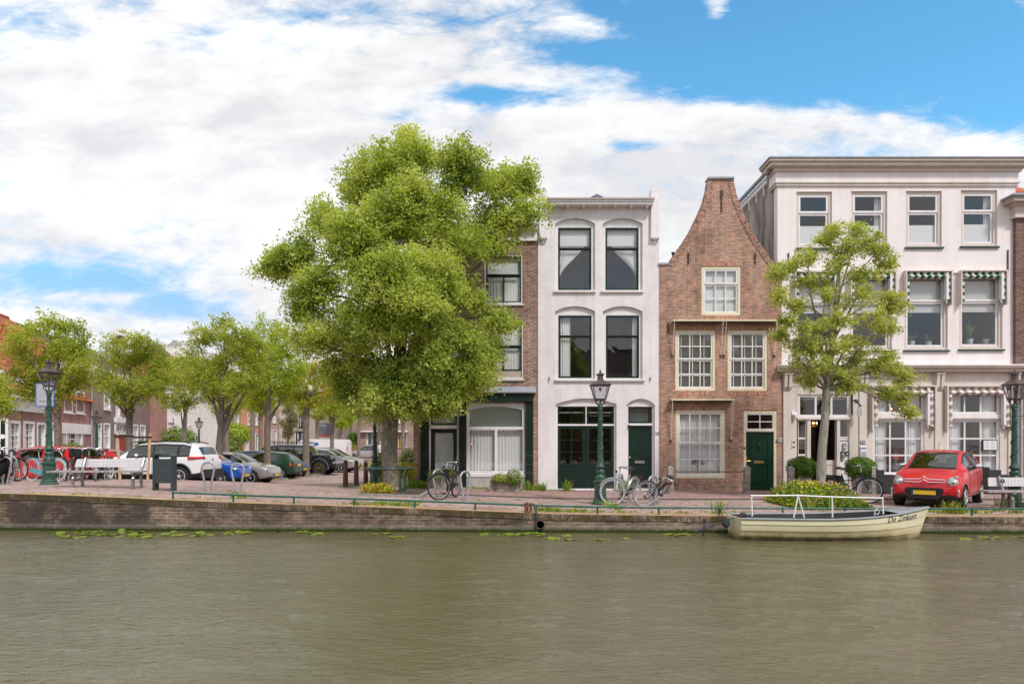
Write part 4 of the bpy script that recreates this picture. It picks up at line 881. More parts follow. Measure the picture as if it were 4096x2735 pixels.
for (py, s_) in ((1767, '210B'), (1786.5, '210A')):
    q = MB(); q.mat('sign_navy').box(x(3148), x(3165.5), -.045, -.031, z(py + 6), z(py - 6)); o = part(h, 'number_plate', q); text(s_, .085, 'sign_white', o, (x(3156.8), -.049, z(py)), bold=.002)
    q = MB(); q.mat('iron_black').ball((x(3173.5), -.04, z(py)), (.045, .02, .02), 8, 4); part(h, 'door_bell', q)
q = MB(); q.mat('sign_navy').box(x(3437), x(3457), -.09, -.071, z(1775), z(1761.5)); o = part(h, 'number_plate', q); text('212', .11, 'sign_white', o, (x(3447), -.094, z(1768.3)), bold=.003)
q = MB(); q.mat('sign_white').box(x(3436), x(3459), -.10, -.071, z(1824), z(1784)); q.mat('sign_blue').box(x(3436), x(3459), -.104, -.1, z(1795), z(1790)); q.mat('plate_blue').mat('pale_pane').box(x(3437), x(3458), -.106, -.1, z(1822), z(1804)); q.mat('brass').ball((x(3447.5), -.105, z(1812)), (.025, .01, .03), 8, 4); part(h, 'notice_box', q)
for (px, a, b) in ((4030, 1000, 1094), (3153, 1012, 1052)):
    q = MB(); q.mat('iron_black').tube([(x(px), -.03, z(b)), (x(px), -.03, z(a))], .02, 6); part(h, 'wall_anchor', q)
mb = MB(); mb.mat('cream_stucco').box(x(3612), x(4034), -.06, -.0, z(1093), z(1090)); part(h, 'string_course', mb)
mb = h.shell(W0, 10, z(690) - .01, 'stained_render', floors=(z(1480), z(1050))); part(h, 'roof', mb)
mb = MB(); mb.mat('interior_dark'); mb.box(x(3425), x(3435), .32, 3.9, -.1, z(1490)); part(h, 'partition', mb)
mb = MB(); yb = .5; zt = z(690)
mb.mat('lead_grey').tube([(-.25, .1, zt + .12), (-.25, 9, zt + .12)], .07, 8); mb.mat('white_paint')
mb.box(-.16, -.12, .6, 9, zt - .14, zt + .08)
for i in range(12): mb.box(-.14, -.1, .9 + i * .75, .95 + i * .75, zt - .45, zt - .1); mb.tube([(-.2, .92 + i * .75, zt + .1), (-.1, .92 + i * .75, zt - .1)], .02, 5)
part(h, 'side_gutter', mb)
mb = MB(); mb.mat('brown_brick').box(x(3886), x(3946), 1, 1.6, z(645), z(632)); mb.mat('pale_concrete').box(x(3882), x(3950), .95, 1.65, z(632), z(628)); mb.mat('terracotta').lathe([(.14, 0), (.12, .1)], 12, (x(3910), 1.3, z(628))); part(h, 'chimney', mb)
# potted plants on the sills of the second-floor windows
def pot_plant(px, py, Y2, hgt, wid, nl, lbl, fern=False):
    t = thing('potted_plant', lbl, 'plant', (PX(px, Y2), Y2, PZ(py, Y2)))
    q = MB(); q.mat('porcelain').lathe([(.085, 0), (.12, .18), (.13, .18), (.11, .16)], 14); q.build('pot', parent=t, smooth=True)
    rs = np.random.RandomState(int(px)); q = MB(); q.mat('weed_leaf')
    for i in range(nl):
        a = rs.uniform(0, 2 * pi); ln = hgt * rs.uniform(.5, 1); out = wid * rs.uniform(.3, 1)
        pts = [Vector((out * cos(a) * t_ ** 1.5, out * sin(a) * t_ ** 1.5 * .5, .16 + ln * (t_ - (t_ ** 3) * (.55 if fern else .15)))) for t_ in lin(0, 1, 8)]
        q.tube(pts, .004, 4)
        for k, p in enumerate(pts[2:]):
            sz = .07 * (1 - k / 9)
            for s_ in (-1, 1):
                v_ = Vector((-sin(a), cos(a), -.2)) * sz * s_; e = (pts[k + 2] - pts[k + 1]).normalized() * .02
                q.add([p, p + v_ * .5 + e, p + v_ * 1.2, p + v_ * .5 - e], [(0, 1, 2, 3)])
    q.build('leaves', parent=t); return t
pot_plant(3645, 1385, 23.5, .55, .4, 9, 'fern with arching fronds in a white pot, left in its hotel window', True); pot_plant(3714, 1387, 23.5, .35, .3, 10, 'low leafy plant in a white pot beside the fern in the hotel window')
pot_plant(3878, 1376, 23.5, .8, .25, 16, 'tall bushy plant in a white pot in the rightmost first-floor hotel window'); pot_plant(3944, 1377, 23.5, .33, .16, 9, 'small plant in a shallow white pot in the rightmost first-floor hotel window')

# ================= brown brick corner house =================
h = House('brown brick corner house with a dark green wooden shopfront, behind the big elm tree', 1655, 2152, 23.02)
x, z = h.x, h.z; W0 = x(2152) - .01
GW = dict(frame='white_paint', fw=.07, y=.03, ft=.12, sash='green_paint', sw=.05)
fullc = lambda q, X0, X1, Z0, Z1, y: curtain_mb(q, X0, X1, Z0, Z1, y, 12, .022)
for (a, b) in ((1704, 1862), (1936, 2093)):
    win(h, a, 1015, b, 1217, secs=((0, .42, 1, 1), (.42, 1, 2, 1)), bar=.05, hang=hangs(('blind', 'blind_white', roller(.42)), ('curtain', 'curtain', fullc)), **GW)
    win(h, a - 3, 1277, b + 3, 1517, secs=((0, .45, 1, 1), (.45, .88, 2, 1)), bar=.05, hang=hangs(('curtain', 'curtain', fullc)), **GW)
    q = MB(); q.mat('taupe_paint').box(x(a + 6), x(b - 6), .08, .12, z(1508), z(1478)); part(h, 'window_panel', q)
    for t in (1517, 1217): q = MB(); q.mat('white_paint').box(x(a - 4), x(b + 4), -.06, .05, z(t + 5), z(t)); part(h, 'sill_ledge', q)
h.holes += [rect(x(1716), x(1836), -.28, z(1612)), rect(x(1866), x(2101), z(1906), z(1612))]
mb = MB(); mb.mat('brown_brick').plate(rect(0, W0, -.3, z(960)), h.holes, 0, .3); part(h, 'facade', mb)
mb = MB(); mb.mat('orange_brick').box(-.012, x(1683), -.012, .2, -.3, z(1570)); part(h, 'corner_pier', mb)
mb = MB(); mb.mat('orange_brick').box(x(2133), x(2150), -.01, .0, -.3, z(1570)); part(h, 'brick_pier', mb)
mb = MB()
for (t, b, o_, mt) in ((905, 913, .34, 'lead_grey'), (913, 925, .28, 'beige_light'), (925, 963, .06, 'white_paint'), (950, 966, .1, 'white_paint')): mb.mat(mt).box(-.1 - o_ * .5, W0 - .03, -o_, .5 if o_ != .1 else -.061, z(b), z(t))
part(h, 'cornice', mb)
mb = MB(); mb.mat('lead_grey').add([(x(1675), -.32, z(1569)), (x(2143), -.32, z(1569)), (x(2143), -.001, z(1546)), (x(1675), -.001, z(1546)), (x(1675), -.32, z(1573)), (x(2143), -.32, z(1573)), (x(2143), -.001, z(1573)), (x(1675), -.001, z(1573))], [(0, 1, 2, 3), (4, 7, 6, 5), (0, 4, 5, 1), (1, 5, 6, 2), (3, 7, 4, 0)]); part(h, 'lead_canopy', mb)
mb = MB(); mb.mat('green_paint').box(x(1683), x(2132), -.20, -.001, z(1606), z(1573)); mb.box(x(1680), x(2135), -.24, -.001, z(1580), z(1574)); part(h, 'fascia', mb)
for (a, b) in ((1683, 1713), (1837, 1865), (2101, 2132)):
    q = MB(); q.mat('green_paint').box(x(a), x(b), -.10, -.001, -.1, z(1606)); xm = x((a + b) / 2)
    for (t, bt) in ((1720, 1815), (1640, 1700), (1830, 1885)):
        for e in (-.05, .05): q.box(xm + e - .012, xm + e + .012, -.115, -.1, z(bt), z(t))
    q.mat('grey_metal')
    for t in (1821, 1886, 1892, 1855):
        for e in (-.08, 0, .08): q.ball((xm + e, -.1, z(t)), .012, 6, 4)
    part(h, 'pilaster', q)
mb = MB(); mb.mat('white_paint'); X0, X1 = x(1713), x(1837)
mb.box(X0, X0 + .08, .0, .12, 0, z(1608)); mb.box(X1 - .08, X1, .0, .12, 0, z(1608)); mb.box(X0 + .08, X1 - .08, -.02, .12, z(1714), z(1700)); part(h, 'door_frame', mb)
win(h, 1722, 1608, 1829, 1700, frame='green_paint', fw=.04, y=.05, ft=.06, sash='green_paint', sw=.02, hole=False, name='transom_light', hang=hangs(('curtain', 'net_cloth', roller(1))))
mb = MB(); X0, X1 = x(1722), x(1829); mb.mat('green_paint').frame(X0, X1, 0.03, z(1714), .13, .06, .11, wb=z(1881) - .03); D = part(h, 'door', mb, label='dark green shop door with a white cloth behind its glass')
q = MB(); q.mat('glass').add([(X0 + .13, .07, z(1881)), (X1 - .13, .07, z(1881)), (X1 - .13, .07, z(1728)), (X0 + .13, .07, z(1728))], [(0, 1, 2, 3)]); q.build('glass', parent=D)
q = MB(); q.mat('net_cloth').grid(lambda u, v: (lerp(X0 + .15, X1 - .15, u) + .03 * sin(v * 3) * (u - .5), .1 + .012 * sin(u * 9 + v * 4), lerp(z(1878), z(1731), v)), 20, 20); q.build('door_cloth', parent=D, smooth=True)
q = MB(); q.mat('brass').box(x(1824), x(1830) - .01, .04, .06, z(1850), z(1826)); q.tube([(x(1826), .05, z(1836)), (x(1826), .0, z(1836)), (x(1819), .0, z(1836))], .012, 6); q.build('handle', parent=D)
# big shop window with arched blind
ar = arch(x(1877), x(2089), z(1706), z(1640), z(1626), 14)
mb = MB(); mb.mat('white_paint').plate(rect(x(1865), x(2101), z(1898), z(1611)), [ar, rect(x(1878), x(1979), z(1882), z(1717)), rect(x(1989), x(2091), z(1882), z(1717))], .0, .08); mb.box(x(1866), x(2103), -.07, .05, z(1906), z(1899))
W_ = part(h, 'shop_window', mb, label='large white-framed shop window with an arched slatted blind above two curtained panes')
q = MB(); q.mat('glass').add([(x(1870), .04, z(1895)), (x(2098), .04, z(1895)), (x(2098), .04, z(1615)), (x(1870), .04, z(1615))], [(0, 1, 2, 3)]); q.build('glass', parent=W_)
q = MB(); q.mat('slat_green'); slats(q, x(1872), x(2096), z(1710), z(1620), .12, .062, .05, 1.3); q.mat('slat_blind'); slats(q, x(1872), x(2096), z(1890), z(1712), .26, .05, .05, .6); q.build('slatted_blind', parent=W_)
q = MB(); q.mat('curtain'); curtain_mb(q, x(1876), x(1980), z(1882), z(1714), .17, 8, .02); curtain_mb(q, x(1989), x(2092), z(1882), z(1714), .17, 8, .02); q.build('curtain', parent=W_, smooth=60)
q = MB(); q.mat('sign_red').plate([(-.08, .08), (0, .02), (.08, .08), (.07, -.02), (0, -.1), (-.07, -.02)], (), 0, .006); q.mat('sign_white').plate([(-.03, .06), (.03, .06), (.05, -.04), (0, -.08), (-.05, -.04)], (), -.004, .0); q.build('sticker', parent=W_, loc=(x(1887), .03, z(1772)))
mb = MB(); mb.mat('pale_concrete').box(x(1866), x(2101), -.04, .2, -.1, z(1907)); part(h, 'plinth', mb)
mb = h.shell(W0, 10, z(963), 'brown_brick', floors=(z(1560), z(1240))); mb.mat('roof_tile_dark'); part(h, 'roof', mb)

# ================= neighbour at the right edge =================
h = House('dark brown brick house cut off by the right edge of the view', 4064, 4400, 22.9)
x, z = h.x, h.z; W0 = x(4400)
for a in (4130, 4260):
    for t, b in ((930, 1130), (1230, 1440), (1600, 1830)): win(h, a, t, a + 90, b, frame='white_paint', fw=.08, y=.04, ft=.1, sash='white_paint', sw=.05, secs=((0, .4, 2, 1), (.4, 1, 2, 2)), hang=hangs(('curtain', 'curtain', fullc)))
mb = MB(); mb.mat('neighbour_brick').plate(rect(0, W0, -.3, z(872)), h.holes, 0, .3); part(h, 'facade', mb)
mb = MB()
for (t, b, o_, mt) in ((792, 799, .46, 'lead_grey'), (799, 818, .38, 'taupe_paint'), (818, 826, .2, 'beige_paint'), (826, 856, .08, 'beige_paint'), (856, 873, .12, 'beige_light')): mb.mat(mt).box(-o_ * .9, W0, -o_, .4, z(b), z(t))
part(h, 'cornice', mb)
mb = MB(); mb.mat('roof_tile_orange').add([(0.02, .4, z(795)), (W0, .4, z(795)), (W0, 5, z(500)), (1.5, 5, z(500)), (.02, 9.6, z(795)), (W0, 9.6, z(795))], [(0, 1, 2, 3), (0, 3, 4), (3, 2, 5, 4)]); mb.tube([(.02, .4, z(793)), (1.5, 5, z(498))], .09, 8); part(h, 'roof', mb)
h.shell(W0, 9.6, z(800), 'neighbour_brick', floors=())
q = MB(); q.mat('pale_concrete').tube([(x(4079), -.08, 0), (x(4079), -.08, z(1600))], .045, 8); q.tube([(x(4079), -.08, z(1720)), (x(4090), -.12, z(1700))], .02, 6); part(h, 'downpipe', q)
q = MB(); q.mat('lead_grey').tube([(x(4068), -.06, .8), (x(4068), -.06, z(1480))], .03, 8); part(h, 'cable_pipe', q)
# ---------------------------------------------------------------- houses round the parking square
def far_house(label, P0, P1, depth, eave, wall, roof=None, ridge=None, wins=(), doors=(), extras=None, hip=0, name='town_house', cornice='white_paint', roof_front=True):
    """facade from P0 to P1 (plan points), wins: (px0,py0,px1,py1) in picture measure intersected with the facade plane"""
    (xa, ya), (xb, yb) = P0, P1; ln = math.dist(P0, P1); a = atan2(yb - ya, xb - xa); ux, uy = cos(a), sin(a)
    root = thing(name, label, 'house', (xa, ya, 0), a)
    def uz(px, py):
        k = (px - CX) / FL; t = (k * ya - xa) / (ux - k * uy); Y = ya + t * uy; return t, PZ(py, Y), Y
    holes = []; parts = []
    for wq in wins:
        px0, py0, px1, py1 = wq[:4]; nc, nr = (wq[4] if len(wq) > 4 else (2, 4)); fr = wq[5] if len(wq) > 5 else 'white_paint'
        u0, z1, Ym = uz(px0, py0); u1, _, _ = uz(px1, py0); _, z0, _ = uz(px0, py1); u0, u1 = max(.05, min(u0, u1)), min(ln - .05, max(u0, u1))
        if u1 - u0 < .1: continue
        holes.append(rect(u0 + .02, u1 - .02, z0 + .02, z1 - .02)); parts.append((u0, u1, z0, z1, nc, nr, fr))
    mb = MB(); mb.mat(wall).plate(rect(0, ln, -.1, eave), holes, 0, .25); mb.box(0, ln, depth - .2, depth, -.1, eave); mb.box(0, .2, .25, depth - .2, -.1, eave); mb.box(ln - .2, ln, .25, depth - .2, -.1, eave); mb.mat('interior_dark').box(.2, ln - .2, 1.2, 1.3, -.1, eave)
    mb.build('wall', parent=root)
    for (u0, u1, z0, z1, nc, nr, fr) in parts:
        mb = MB(); w = min(.13, (u1 - u0) * .14); mb.mat(fr).frame(u0, u1, z0, z1, w, -.03, .16); mb.box(u0 - .04, u1 + .04, -.1, -.0, z0 - .07, z0)
        W = mb.build('window', parent=root); q = MB(); q.mat(fr); b = .028
        zm = lerp(z0, z1, .5); q.box(u0 + w, u1 - w, .05, .11, zm - .035, zm + .035)
        for c in range(1, nc): xx = lerp(u0 + w, u1 - w, c / nc); q.box(xx - b, xx + b, .06, .1, z0 + w, zm - .035); q.box(xx - b, xx + b, .06, .1, zm + .035, z1 - w)
        for r in range(1, nr):
            zz = lerp(z0 + w, z1 - w, r / nr)
            if abs(zz - zm) > .1: q.box(u0 + w, u1 - w, .065, .095, zz - b * .7, zz + b * .7)
        if nc > 1: q.build('sash', parent=W)
        q = MB(); q.mat('far_glass').add([(u0 + w, .12, z0 + w), (u1 - w, .12, z0 + w), (u1 - w, .12, z1 - w), (u0 + w, .12, z1 - w)], [(0, 1, 2, 3)]); q.mat('curtain')
        for e0, e1 in ((u0 + w, lerp(u0, u1, .3)), (lerp(u0, u1, .72), u1 - w)): q.add([(e0, .115, z0 + w), (e1, .115, z0 + w), (e1, .115, z1 - w), (e0, .115, z1 - w)], [(0, 1, 2, 3)])
        q.build('pane', parent=W)
    for dq in doors:
        px0, py0, px1, py1, mt = dq; u0, z1, _ = uz(px0, py0); u1, _, _ = uz(px1, py0); u0, u1 = min(u0, u1), max(u0, u1)
        mb = MB(); mb.mat('white_paint').frame(u0 - .12, u1 + .12, 0, z1 + .14, .12, -.09, .0, wb=0); mb.mat(mt).box(u0, u1, -.04, -.002, 0, z1 + .02); mb.frame(u0 + .1, u1 - .1, .2, z1 - .15, .05, -.07, -.04); mb.build('door', parent=root)
    if cornice: mb = MB(); mb.mat(cornice).box(-.05, ln + .05, -.28, .1, eave - .12, eave + .06); mb.box(-.02, ln + .02, -.08, -.0, eave - .55, eave - .12); mb.build('cornice', parent=root)
    if roof:
        mb = MB(); mb.mat(roof); o = .28
        mb.add([(-.1, -o, eave), (ln + .1, -o, eave), (ln - hip, depth / 2, ridge), (hip * .3, depth / 2, ridge), (-.1, depth + o, eave), (ln + .1, depth + o, eave)], [(0, 1, 2, 3), (1, 5, 2), (5, 4, 3, 2), (4, 0, 3), (0, 4, 5, 1)])
        mb.tube([(hip * .3, depth / 2, ridge), (ln - hip, depth / 2, ridge)], .12, 6); mb.build('roof', parent=root)
    elif ridge is not None:
        mb = MB(); mb.mat('lead_grey').box(0, ln, 0.3, depth, eave, eave + .1); mb.build('roof', parent=root)
    if extras: extras(root, ln, uz)
    return root
def LY(px): k = (px - CX) / FL; Y = 16.94 / (-.237 - k) if False else None; return Y
def PL(px):
    """point of the long oblique street front seen at picture column px"""
    k = (px - CX) / FL; Y = (-25 + .237 * 34) / (k + .237); return (k * Y, Y)
def ex1(root, ln, uz):
    # row of dormer windows with white frames, roof tiles, painted fascia over the shop
    mb = MB(); u0, zt, _ = uz(20, 1500); u1, _, _ = uz(170, 1528)
    mb.mat('white_paint').box(u0, u1, .1, 1.8, 3.95, zt); 
    D = mb.build('dormer', parent=root)
    for i in range(4):
        a, b = lerp(u0, u1, i / 4 + .03), lerp(u0, u1, (i + 1) / 4 - .03); q = MB(); q.mat('far_glass').box(a, b, .07, .1, 4.15, zt - .2); q.mat('curtain').box(a, lerp(a, b, .6), .06, .07, 4.15, zt - .2); q.build('dormer_pane', parent=D)
    mb = MB(); mb.mat('white_paint'); a, zt, _ = uz(246, 1690); b = ln; mb.box(a, b, -.07, -.0, zt - .62, zt + .0); mb.build('shop_fascia', parent=root)
    mb = MB(); mb.mat('white_paint'); a, zt, _ = uz(34, 1587); b, _, _ = uz(170, 1600); mb.box(0, b, -.12, -.0, zt - .65, zt - .1)
    for i in range(9): mb.box(.3 + i * (b / 9), .42 + i * (b / 9), -.28, -.12, zt - .12, zt)
    mb.box(0, b, -.32, 0, zt, zt + .08); mb.build('fascia_board', parent=root)
    mb = MB(); mb.mat('lead_grey').tube([(ln - .1, -.1, 0), (ln - .1, -.1, 6)], .06, 6); mb.build('downpipe', parent=root)
far_house('pink brick house with white windows under a big orange tiled roof', PL(24), PL(362), 9, 4.3, 'pink_brick', 'roof_tile_orange', 9.6,
          wins=[(34, 1681, 80, 1800, (3, 4)), (93, 1683, 137, 1802, (3, 4)), (147, 1688, 183, 1806, (1, 2)), (205, 1690, 222, 1800, (1, 2)), (252, 1711, 330, 1800, (3, 1)), (254, 1560, 294, 1648, (2, 3)), (303, 1560, 334, 1650, (2, 3))][:5], extras=ex1, hip=3.2, cornice=None)
# tall brick part with upper windows at the right half of that house
pa, pb = PL(236), PL(360)
far_house('taller pink brick house part with paired upper windows, beside the grey-brown house', (pa[0] + .03, pa[1]), (pb[0] - .0, pb[1] - .02), 8.5, 6.4, 'pink_brick', 'roof_tile_orange', 9.4, wins=[(254, 1560, 290, 1648, (2, 3)), (302, 1560, 336, 1651, (2, 3)), (262, 1712, 328, 1800, (3, 1))], hip=1)
far_house('brown house with dark green shutters cut off by the left frame edge', (PX(-260, 31), 30.5), (PX(22, 32.3), 32.3), 8, 5.0, 'grey_brown_brick', 'roof_tile_orange', 7.0, wins=[(-60, 1690, -20, 1800)], doors=[(2, 1684, 20, 1800, 'green_paint')])
def ex2(root, ln, uz):
    a, z1, _ = uz(457, 1688); b, _, _ = uz(500, 1688); _, z0, _ = uz(470, 1735)
    q = MB(); q.mat('white_paint').frame(a, b, z0, z1, .1, -.1, -.005); q.mat('far_glass').box(a + .1, b - .1, -.03, -.004, z0 + .1, z1 - .1); q.mat('white_paint'); cx_, cz = (a + b) / 2, (z0 + z1) / 2
    q.torus((cx_, -.05, cz), .3, .03, 'y', 16, 5)
    for an in (.6, pi - .6, pi + .6, -.6): q.tube([(cx_ + .3 * cos(an), -.05, cz + .3 * sin(an)), (cx_ + (b - a) / 2 * (1 if cos(an) > 0 else -1) * .95, -.05, cz + (z1 - z0) / 2 * (1 if sin(an) > 0 else -1) * .9)], .025, 4)
    q.mat('white_paint').box(a - .1, b + .1, -.2, -.005, z1, z1 + .35); q.build('fan_light', parent=root)
far_house('grey-brown brick house with a red front door and ornamental fanlight', PL(362), PL(602), 9, 6.6, 'grey_brown_brick', 'roof_tile_dark', 9.3,
          wins=[(415, 1560, 441, 1636, (2, 4)), (463, 1560, 480, 1665, (2, 3)), (386, 1690, 406, 1800, (2, 3)), (414, 1690, 440, 1800, (2, 3)), (530, 1696, 552, 1800, (2, 3)), (560, 1698, 581, 1800, (2, 3))], doors=[(466, 1738, 500, 1800, 'red_door')], extras=ex2)
pw = PL(602)
def exw(root, ln, uz):
    q = MB(); q.mat('concrete_panel')
    for px in (612, 622, 632, 654, 664, 674): u, zz, _ = uz(px, 1724); q.box(u - .02, u + .02, -.02, -.0, 0, zz)
    q.build('board_joints', parent=root)
    u, zz, _ = uz(686, 1694); q = MB(); q.mat('sign_navy').box(u - .25, u + .25, -.03, -.003, zz - .09, zz + .09); o = q.build('street_sign', parent=root); q = MB(); q.mat('sign_white'); [q.box(u - .2 + i * .045, u - .2 + i * .045 + .028, -.036, -.03, zz - .045, zz + (.05 if i % 4 == 0 else .03)) for i in range(9)]; q.build('lettering', parent=o)
far_house('plain off-white rendered house with a small dark blue street sign', (pw[0], pw[1]), (PX(748, pw[1]), pw[1] + .01), 8, 6.4, 'cream_stucco', 'roof_tile_dark', 9.2, wins=[(640, 1560, 660, 1600, (2, 2))], extras=exw)
y0 = pw[1]; A1 = (PX(748, y0), y0 + .3); Bq = (PX(962, 78), 78.0)
far_house('pale pink house row with tall white window frames behind the flowering shrub', A1, (lerp(A1[0], Bq[0], .5), lerp(A1[1], Bq[1], .5)), 8, 6.8, 'pink_brick', 'roof_tile_orange', 9.6,
          wins=[(752, 1600, 768, 1700, (1, 2), 'white_paint'), (775, 1590, 805, 1690, (2, 1)), (822, 1610, 844, 1680, (2, 2)), (812, 1710, 840, 1800, (2, 2)), (848, 1712, 864, 1800, (1, 2))])
far_house('tan brick house with white sash windows behind the climbing vine', (lerp(A1[0], Bq[0], .5), lerp(A1[1], Bq[1], .5) + .02), Bq, 8, 7.0, 'tan_brick', 'roof_tile_orange', 9.8, wins=[(868, 1615, 880, 1685, (1, 2)), (905, 1625, 918, 1690, (1, 2)), (938, 1636, 956, 1700, (2, 2))])
def qpt(px, Y): return (PX(px, Y), Y)
far_house('salmon-coloured house with three white windows and pale doors', qpt(963, 78.2), qpt(1070, 84), 8, 7.4, 'salmon', 'roof_tile_orange', 10, wins=[(990, 1650, 1007, 1698, (2, 2)), (1015, 1652, 1031, 1700, (2, 2)), (979, 1738, 994, 1800, (2, 2)), (1022, 1734, 1036, 1800, (1, 2))], doors=[(1003, 1735, 1017, 1800, 'beige_light')])
far_house('mauve rendered house with a white ground-floor window', qpt(1071, 84.2), qpt(1116, 86), 8, 7.6, 'mauve_wall', 'roof_tile_dark', 10, wins=[(1090, 1655, 1103, 1690, (2, 2)), (1092, 1718, 1108, 1800, (2, 2)), (1075, 1712, 1088, 1800, (1, 2))])
far_house('cream rendered house overgrown by a birch', qpt(1117, 86.2), qpt(1181, 89), 8, 7.6, 'cream_wall', 'roof_tile_dark', 10, wins=[(1124, 1655, 1136, 1680, (2, 2)), (1126, 1722, 1140, 1800, (2, 2))])
far_house('modern concrete house with dark blue window frames', qpt(1182, 90), qpt(1238, 90), 9, 8.2, 'concrete_panel', None, 8.2, wins=[(1197, 1660, 1213, 1708, (1, 1), 'blue_black'), (1184, 1724, 1214, 1790, (2, 1), 'blue_black')], cornice=None)
def exm(root, ln, uz):
    a, z1, _ = uz(1275, 1692); b, _, _ = uz(1322, 1692); _, z0, _ = uz(1275, 1737); _, zr, _ = uz(1275, 1745)
    q = MB(); q.mat('mural_grey').box(a, b, -.04, -.003, z0, z1); q.mat('mural_red').box(a, b, -.04, -.003, zr, z0); o = q.build('mural', parent=root)
    text('IS THE', .3, 'sign_white', o, (lerp(a, b, .3), -.045, lerp(z0, z1, .78)))
far_house('blank concrete wall building carrying a dark grey mural with a red band', qpt(1234, 84), qpt(1372, 84), 9, 6.8, 'concrete_panel', None, 6.8, extras=exm, doors=[(1369, 1745, 1372, 1800, 'red_door')], cornice=None)
far_house('low far brick house with a red door seen between the thin trees', qpt(1366, 88), qpt(1450, 88), 8, 5.6, 'tan_brick', 'roof_tile_dark', 8.5, wins=[(1405, 1745, 1425, 1785, (2, 2))], doors=[(1370, 1745, 1384, 1800, 'red_door')])
def exg(root, ln, uz):
    a, z1, _ = uz(1447, 1723); b, _, _ = uz(1632, 1723); q = MB(); q.mat('white_paint').box(a, b, -.5, -.0, z1 - .12, z1 + .02); q.build('canopy', parent=root)
far_house('low brown brick house with a white canopy edge behind the elm trunk', qpt(1440, 74), qpt(1760, 74), 9, 6.2, 'garage_brick', 'roof_tile_dark', 9,
          wins=[(1462, 1728, 1494, 1782, (1, 1), 'taupe_paint'), (1606, 1728, 1628, 1788, (1, 1), 'pale_concrete'), (1520, 1728, 1531, 1788, (1, 1), 'ochre_frame'), (1592, 1742, 1604, 1788, (1, 1), 'ochre_frame'), (1560, 1650, 1600, 1690, (2, 2))], extras=exg, cornice=None)
# roofs standing up behind the row
mb = MB(); Y = 62; a0, b0 = PX(432, Y), PX(520, Y); zt = PZ(1311, Y); cx_ = (a0 + b0) / 2; rr = (b0 - a0) / 2 * 1.02; zc = zt - rr
pts = [(cx_ + rr * cos(t), zc + rr * sin(t)) for t in lin(0, pi, 20)]; inn = [(cx_ + rr * .58 * cos(t), zc - .25 + rr * .62 * sin(t)) for t in lin(0, pi, 14)]
mb.mat('white_paint').plate([(cx_ + rr, 5)] + pts + [(cx_ - rr, 5)], [[(cx_ + rr * .58, 6.0)] + inn + [(cx_ - rr * .58, 6.0)]], Y, Y + 3); mb.mat('tan_brick').box(cx_ - rr * .6, cx_ + rr * .6, Y + .5, Y + .7, 4, zt - .6); mb.box(cx_ - rr, cx_ + rr, Y + .1, Y + 7, 0, 5)
tag(mb.build('arched_gable_house'), 'white round-arched gable top rising behind the trees', 'house')
mb = MB(); Y = 75
for i, (a, b, c) in enumerate(((572, 608, 655), (660, 698, 735))):
    zb = PZ(1388, Y); zp = PZ(1357, Y); p = [(PX(a, Y), Y, zb), (PX(b, Y), Y, zp), (PX(c, Y), Y, zb), (PX(a, Y), Y + 6, zb), (PX(b, Y), Y + 6, zp), (PX(c, Y), Y + 6, zb)]
    mb.mat('pale_pane').add(p, [(0, 2, 1), (0, 1, 4, 3), (1, 2, 5, 4), (3, 4, 5)]); mb.mat('sign_white')
    for e in ((0, 1), (1, 2), (1, 4), (0, 2)): mb.tube([p[e[0]], p[e[1]]], .05, 4)
mb.mat('white_paint').box(PX(572, Y), PX(760, Y), Y, Y + 6, PZ(1388, Y) - 3, PZ(1388, Y))
tag(mb.build('glass_roof'), 'two pale glass roof peaks above the dark tiled roof', 'glass roof')
far_house('tall house with a dark brown tiled roof behind the white rendered wall', qpt(575, 64), qpt(722, 66), 7, 8.6, 'grey_brown_brick', 'roof_tile_dark', PZ(1378, 67), hip=.9, cornice=None)
far_house('house with an orange tiled hipped roof behind the tall row tree', qpt(700, 68), qpt(800, 70), 7, 7.8, 'pink_brick', 'roof_tile_orange', PZ(1398, 71), hip=2, cornice=None)
